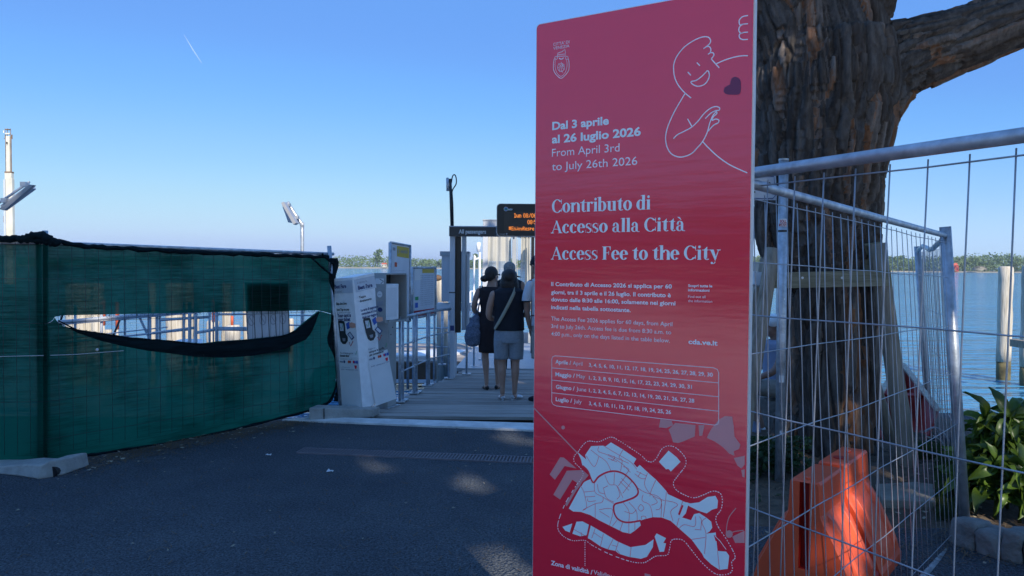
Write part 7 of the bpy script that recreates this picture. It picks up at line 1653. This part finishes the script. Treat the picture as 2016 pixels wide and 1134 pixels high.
# --- grey-haired person mostly hidden
g = G(1003, 742); X4, Y4 = g.x-.01, g.y
def m4(mb):
    leg(mb, (X4-.08, Y4, .88), (X4-.08, Y4+.02, .48), (X4-.08, Y4, .09)); leg(mb, (X4+.08, Y4, .88), (X4+.08, Y4+.02, .48), (X4+.08, Y4, .09))
    mb.loft([((X4, Y4, .84), .16, .12), ((X4, Y4, 1.1), .15, .11), ((X4, Y4, 1.38), .17, .10), ((X4, Y4+.02, 1.46), .07, .06), ((X4, Y4+.03, 1.54), .05, .05)], 20)
    for s in (-1, 1): limbtube(mb, [((X4+s*.18, Y4, 1.38), .05), ((X4+s*.2, Y4+.04, 1.12), .04), ((X4+s*.12, Y4+.2, 1.05), .028)]); hand(mb, (X4+s*.12, Y4+.2, 1.05), (-s*.4, .9, 0), (0, .3, 1))
    head(mb, (X4, Y4+.035, 1.60), rotz(180), 1.0)
p4 = person('person', (0, 0, 0), 'grey-haired person standing mostly hidden ahead of the woman in the black cap', m4, 'skin2')
part(p4, 'hair', 'greyhair', lambda mb: mb.ball((X4, Y4+.02, 1.63), (.092, .10, .088), 18, 12), vox=.008)
cloth(p4, 'shirt', 'navytop', [((X4, Y4+.01, 1.47), .10, .08), ((X4, Y4, 1.43), .19, .11), ((X4, Y4, 1.15), .185, .135), ((X4, Y4, .88), .19, .14)], .03, 21)
for dx in (-.085, .085): cloth(p4, 'trouser_leg', 'dress', [((X4+dx, Y4, .92), .10, .13), ((X4+dx, Y4+.01, .5), .075, .085), ((X4+dx, Y4, .12), .055, .06)], .03, 22, 20)
shoe(p4, (X4-.08, Y4, .09), (0, .15, 0), 'black'); shoe(p4, (X4+.08, Y4, .09), (0, .15, 0), 'black')

# --- person sitting on the shore, glimpsed behind the pole
X5, Y5 = at(1530, 800, 7.6).x, 7.6
st_ = root('low_stone_seat', (X5+.05, Y5, 0), 'low dark stone block under the seated person behind the stakes', 'stone')
mb = MB(); mb.box((X5+.12, Y5+.05, .17), (.5, .4, .34)); mb.build('block', M['stone'], st_, bevel=.02)
def m5(mb):
    mb.loft([((X5+.08, Y5, .36), .17, .13), ((X5+.06, Y5, .52), .15, .12), ((X5+.02, Y5, .74), .165, .11), ((X5, Y5, .86), .17, .10), ((X5-.01, Y5, .93), .07, .06), ((X5-.03, Y5, 1.0), .05, .05)], 20)
    limbtube(mb, [((X5+.06, Y5-.08, .42), .085), ((X5-.16, Y5-.12, .46), .07), ((X5-.30, Y5-.14, .47), .055), ((X5-.27, Y5-.16, .28), .05), ((X5-.22, Y5-.18, .10), .035)])
    limbtube(mb, [((X5+.06, Y5+.08, .42), .085), ((X5-.14, Y5+.08, .48), .07), ((X5-.27, Y5+.06, .52), .055), ((X5-.34, Y5+.02, .30), .048), ((X5-.40, Y5, .11), .034)])
    mb.tube([(X5-.20, Y5-.18, .07), (X5-.28, Y5-.19, .05), (X5-.36, Y5-.2, .045)], [.035, .034, .022], 10); mb.tube([(X5-.38, Y5, .07), (X5-.46, Y5-.01, .05), (X5-.54, Y5-.02, .045)], [.035, .034, .022], 10)
    limbtube(mb, [((X5-.02, Y5-.19, .84), .045), ((X5-.10, Y5-.22, .66), .038), ((X5-.24, Y5-.18, .58), .027)]); hand(mb, (X5-.24, Y5-.18, .58), (-.9, .1, -.2), (0, 1, 0))
    limbtube(mb, [((X5-.02, Y5+.19, .84), .045), ((X5-.08, Y5+.20, .66), .038), ((X5-.22, Y5+.14, .60), .027)]); hand(mb, (X5-.22, Y5+.14, .60), (-.9, -.1, -.1), (0, 1, 0))
    head(mb, (X5-.05, Y5, 1.07), rotz(-80), 1.0)
p5 = person('person', (0, 0, 0), 'seated person in pale blue shirt and beige shorts glimpsed behind the stickered pole', m5, 'skin2', None)
cloth(p5, 'shirt', 'shirtblue', [((X5-.01, Y5, .935), .09, .075), ((X5, Y5, .895), .19, .12), ((X5+.03, Y5, .7), .185, .135), ((X5+.06, Y5, .5), .185, .15), ((X5+.08, Y5, .40), .19, .155)], .05, 31)
part(p5, 'shorts', 'beige', lambda mb: (limbtube(mb, [((X5+.08, Y5-.08, .43), .10), ((X5-.08, Y5-.11, .46), .093), ((X5-.24, Y5-.135, .475), .08)]), limbtube(mb, [((X5+.08, Y5+.08, .43), .10), ((X5-.06, Y5+.08, .47), .092), ((X5-.20, Y5+.07, .505), .08)]), mb.ball((X5+.09, Y5, .41), (.16, .17, .09))), vox=.012)
part(p5, 'cap', 'white', lambda mb: (mb.ball((X5-.05, Y5, 1.115), (.10, .096, .075), 16, 10), mb.tube([(X5-.12, Y5, 1.10), (X5-.19, Y5, 1.085)], [.055, .03], 10, flat=.25)), vox=.009)
part(p5, 'shoe', 'white', lambda mb: mb.tube([(X5-.18, Y5-.18, .05), (X5-.28, Y5-.19, .05), (X5-.38, Y5-.2, .04)], [.045, .048, .03], 12), vox=.009); part(p5, 'shoe', 'white', lambda mb: mb.tube([(X5-.36, Y5, .05), (X5-.46, Y5-.01, .05), (X5-.56, Y5-.02, .04)], [.045, .048, .03], 12), vox=.009)
# folded cloth / towel near the feet
mb = MB(); mb.grid(lambda u, v: at(1474+u*26, 872-v*48+10*u, 7.2)+V((0, .05*math.sin(u*5+v*3), 0)), 12, 12); tag(mb.build('pale_towel', M['shirtblue'], None, True, fix=False), 'pale blue towel hanging low beside the rear stake, left of the pole', 'towel')
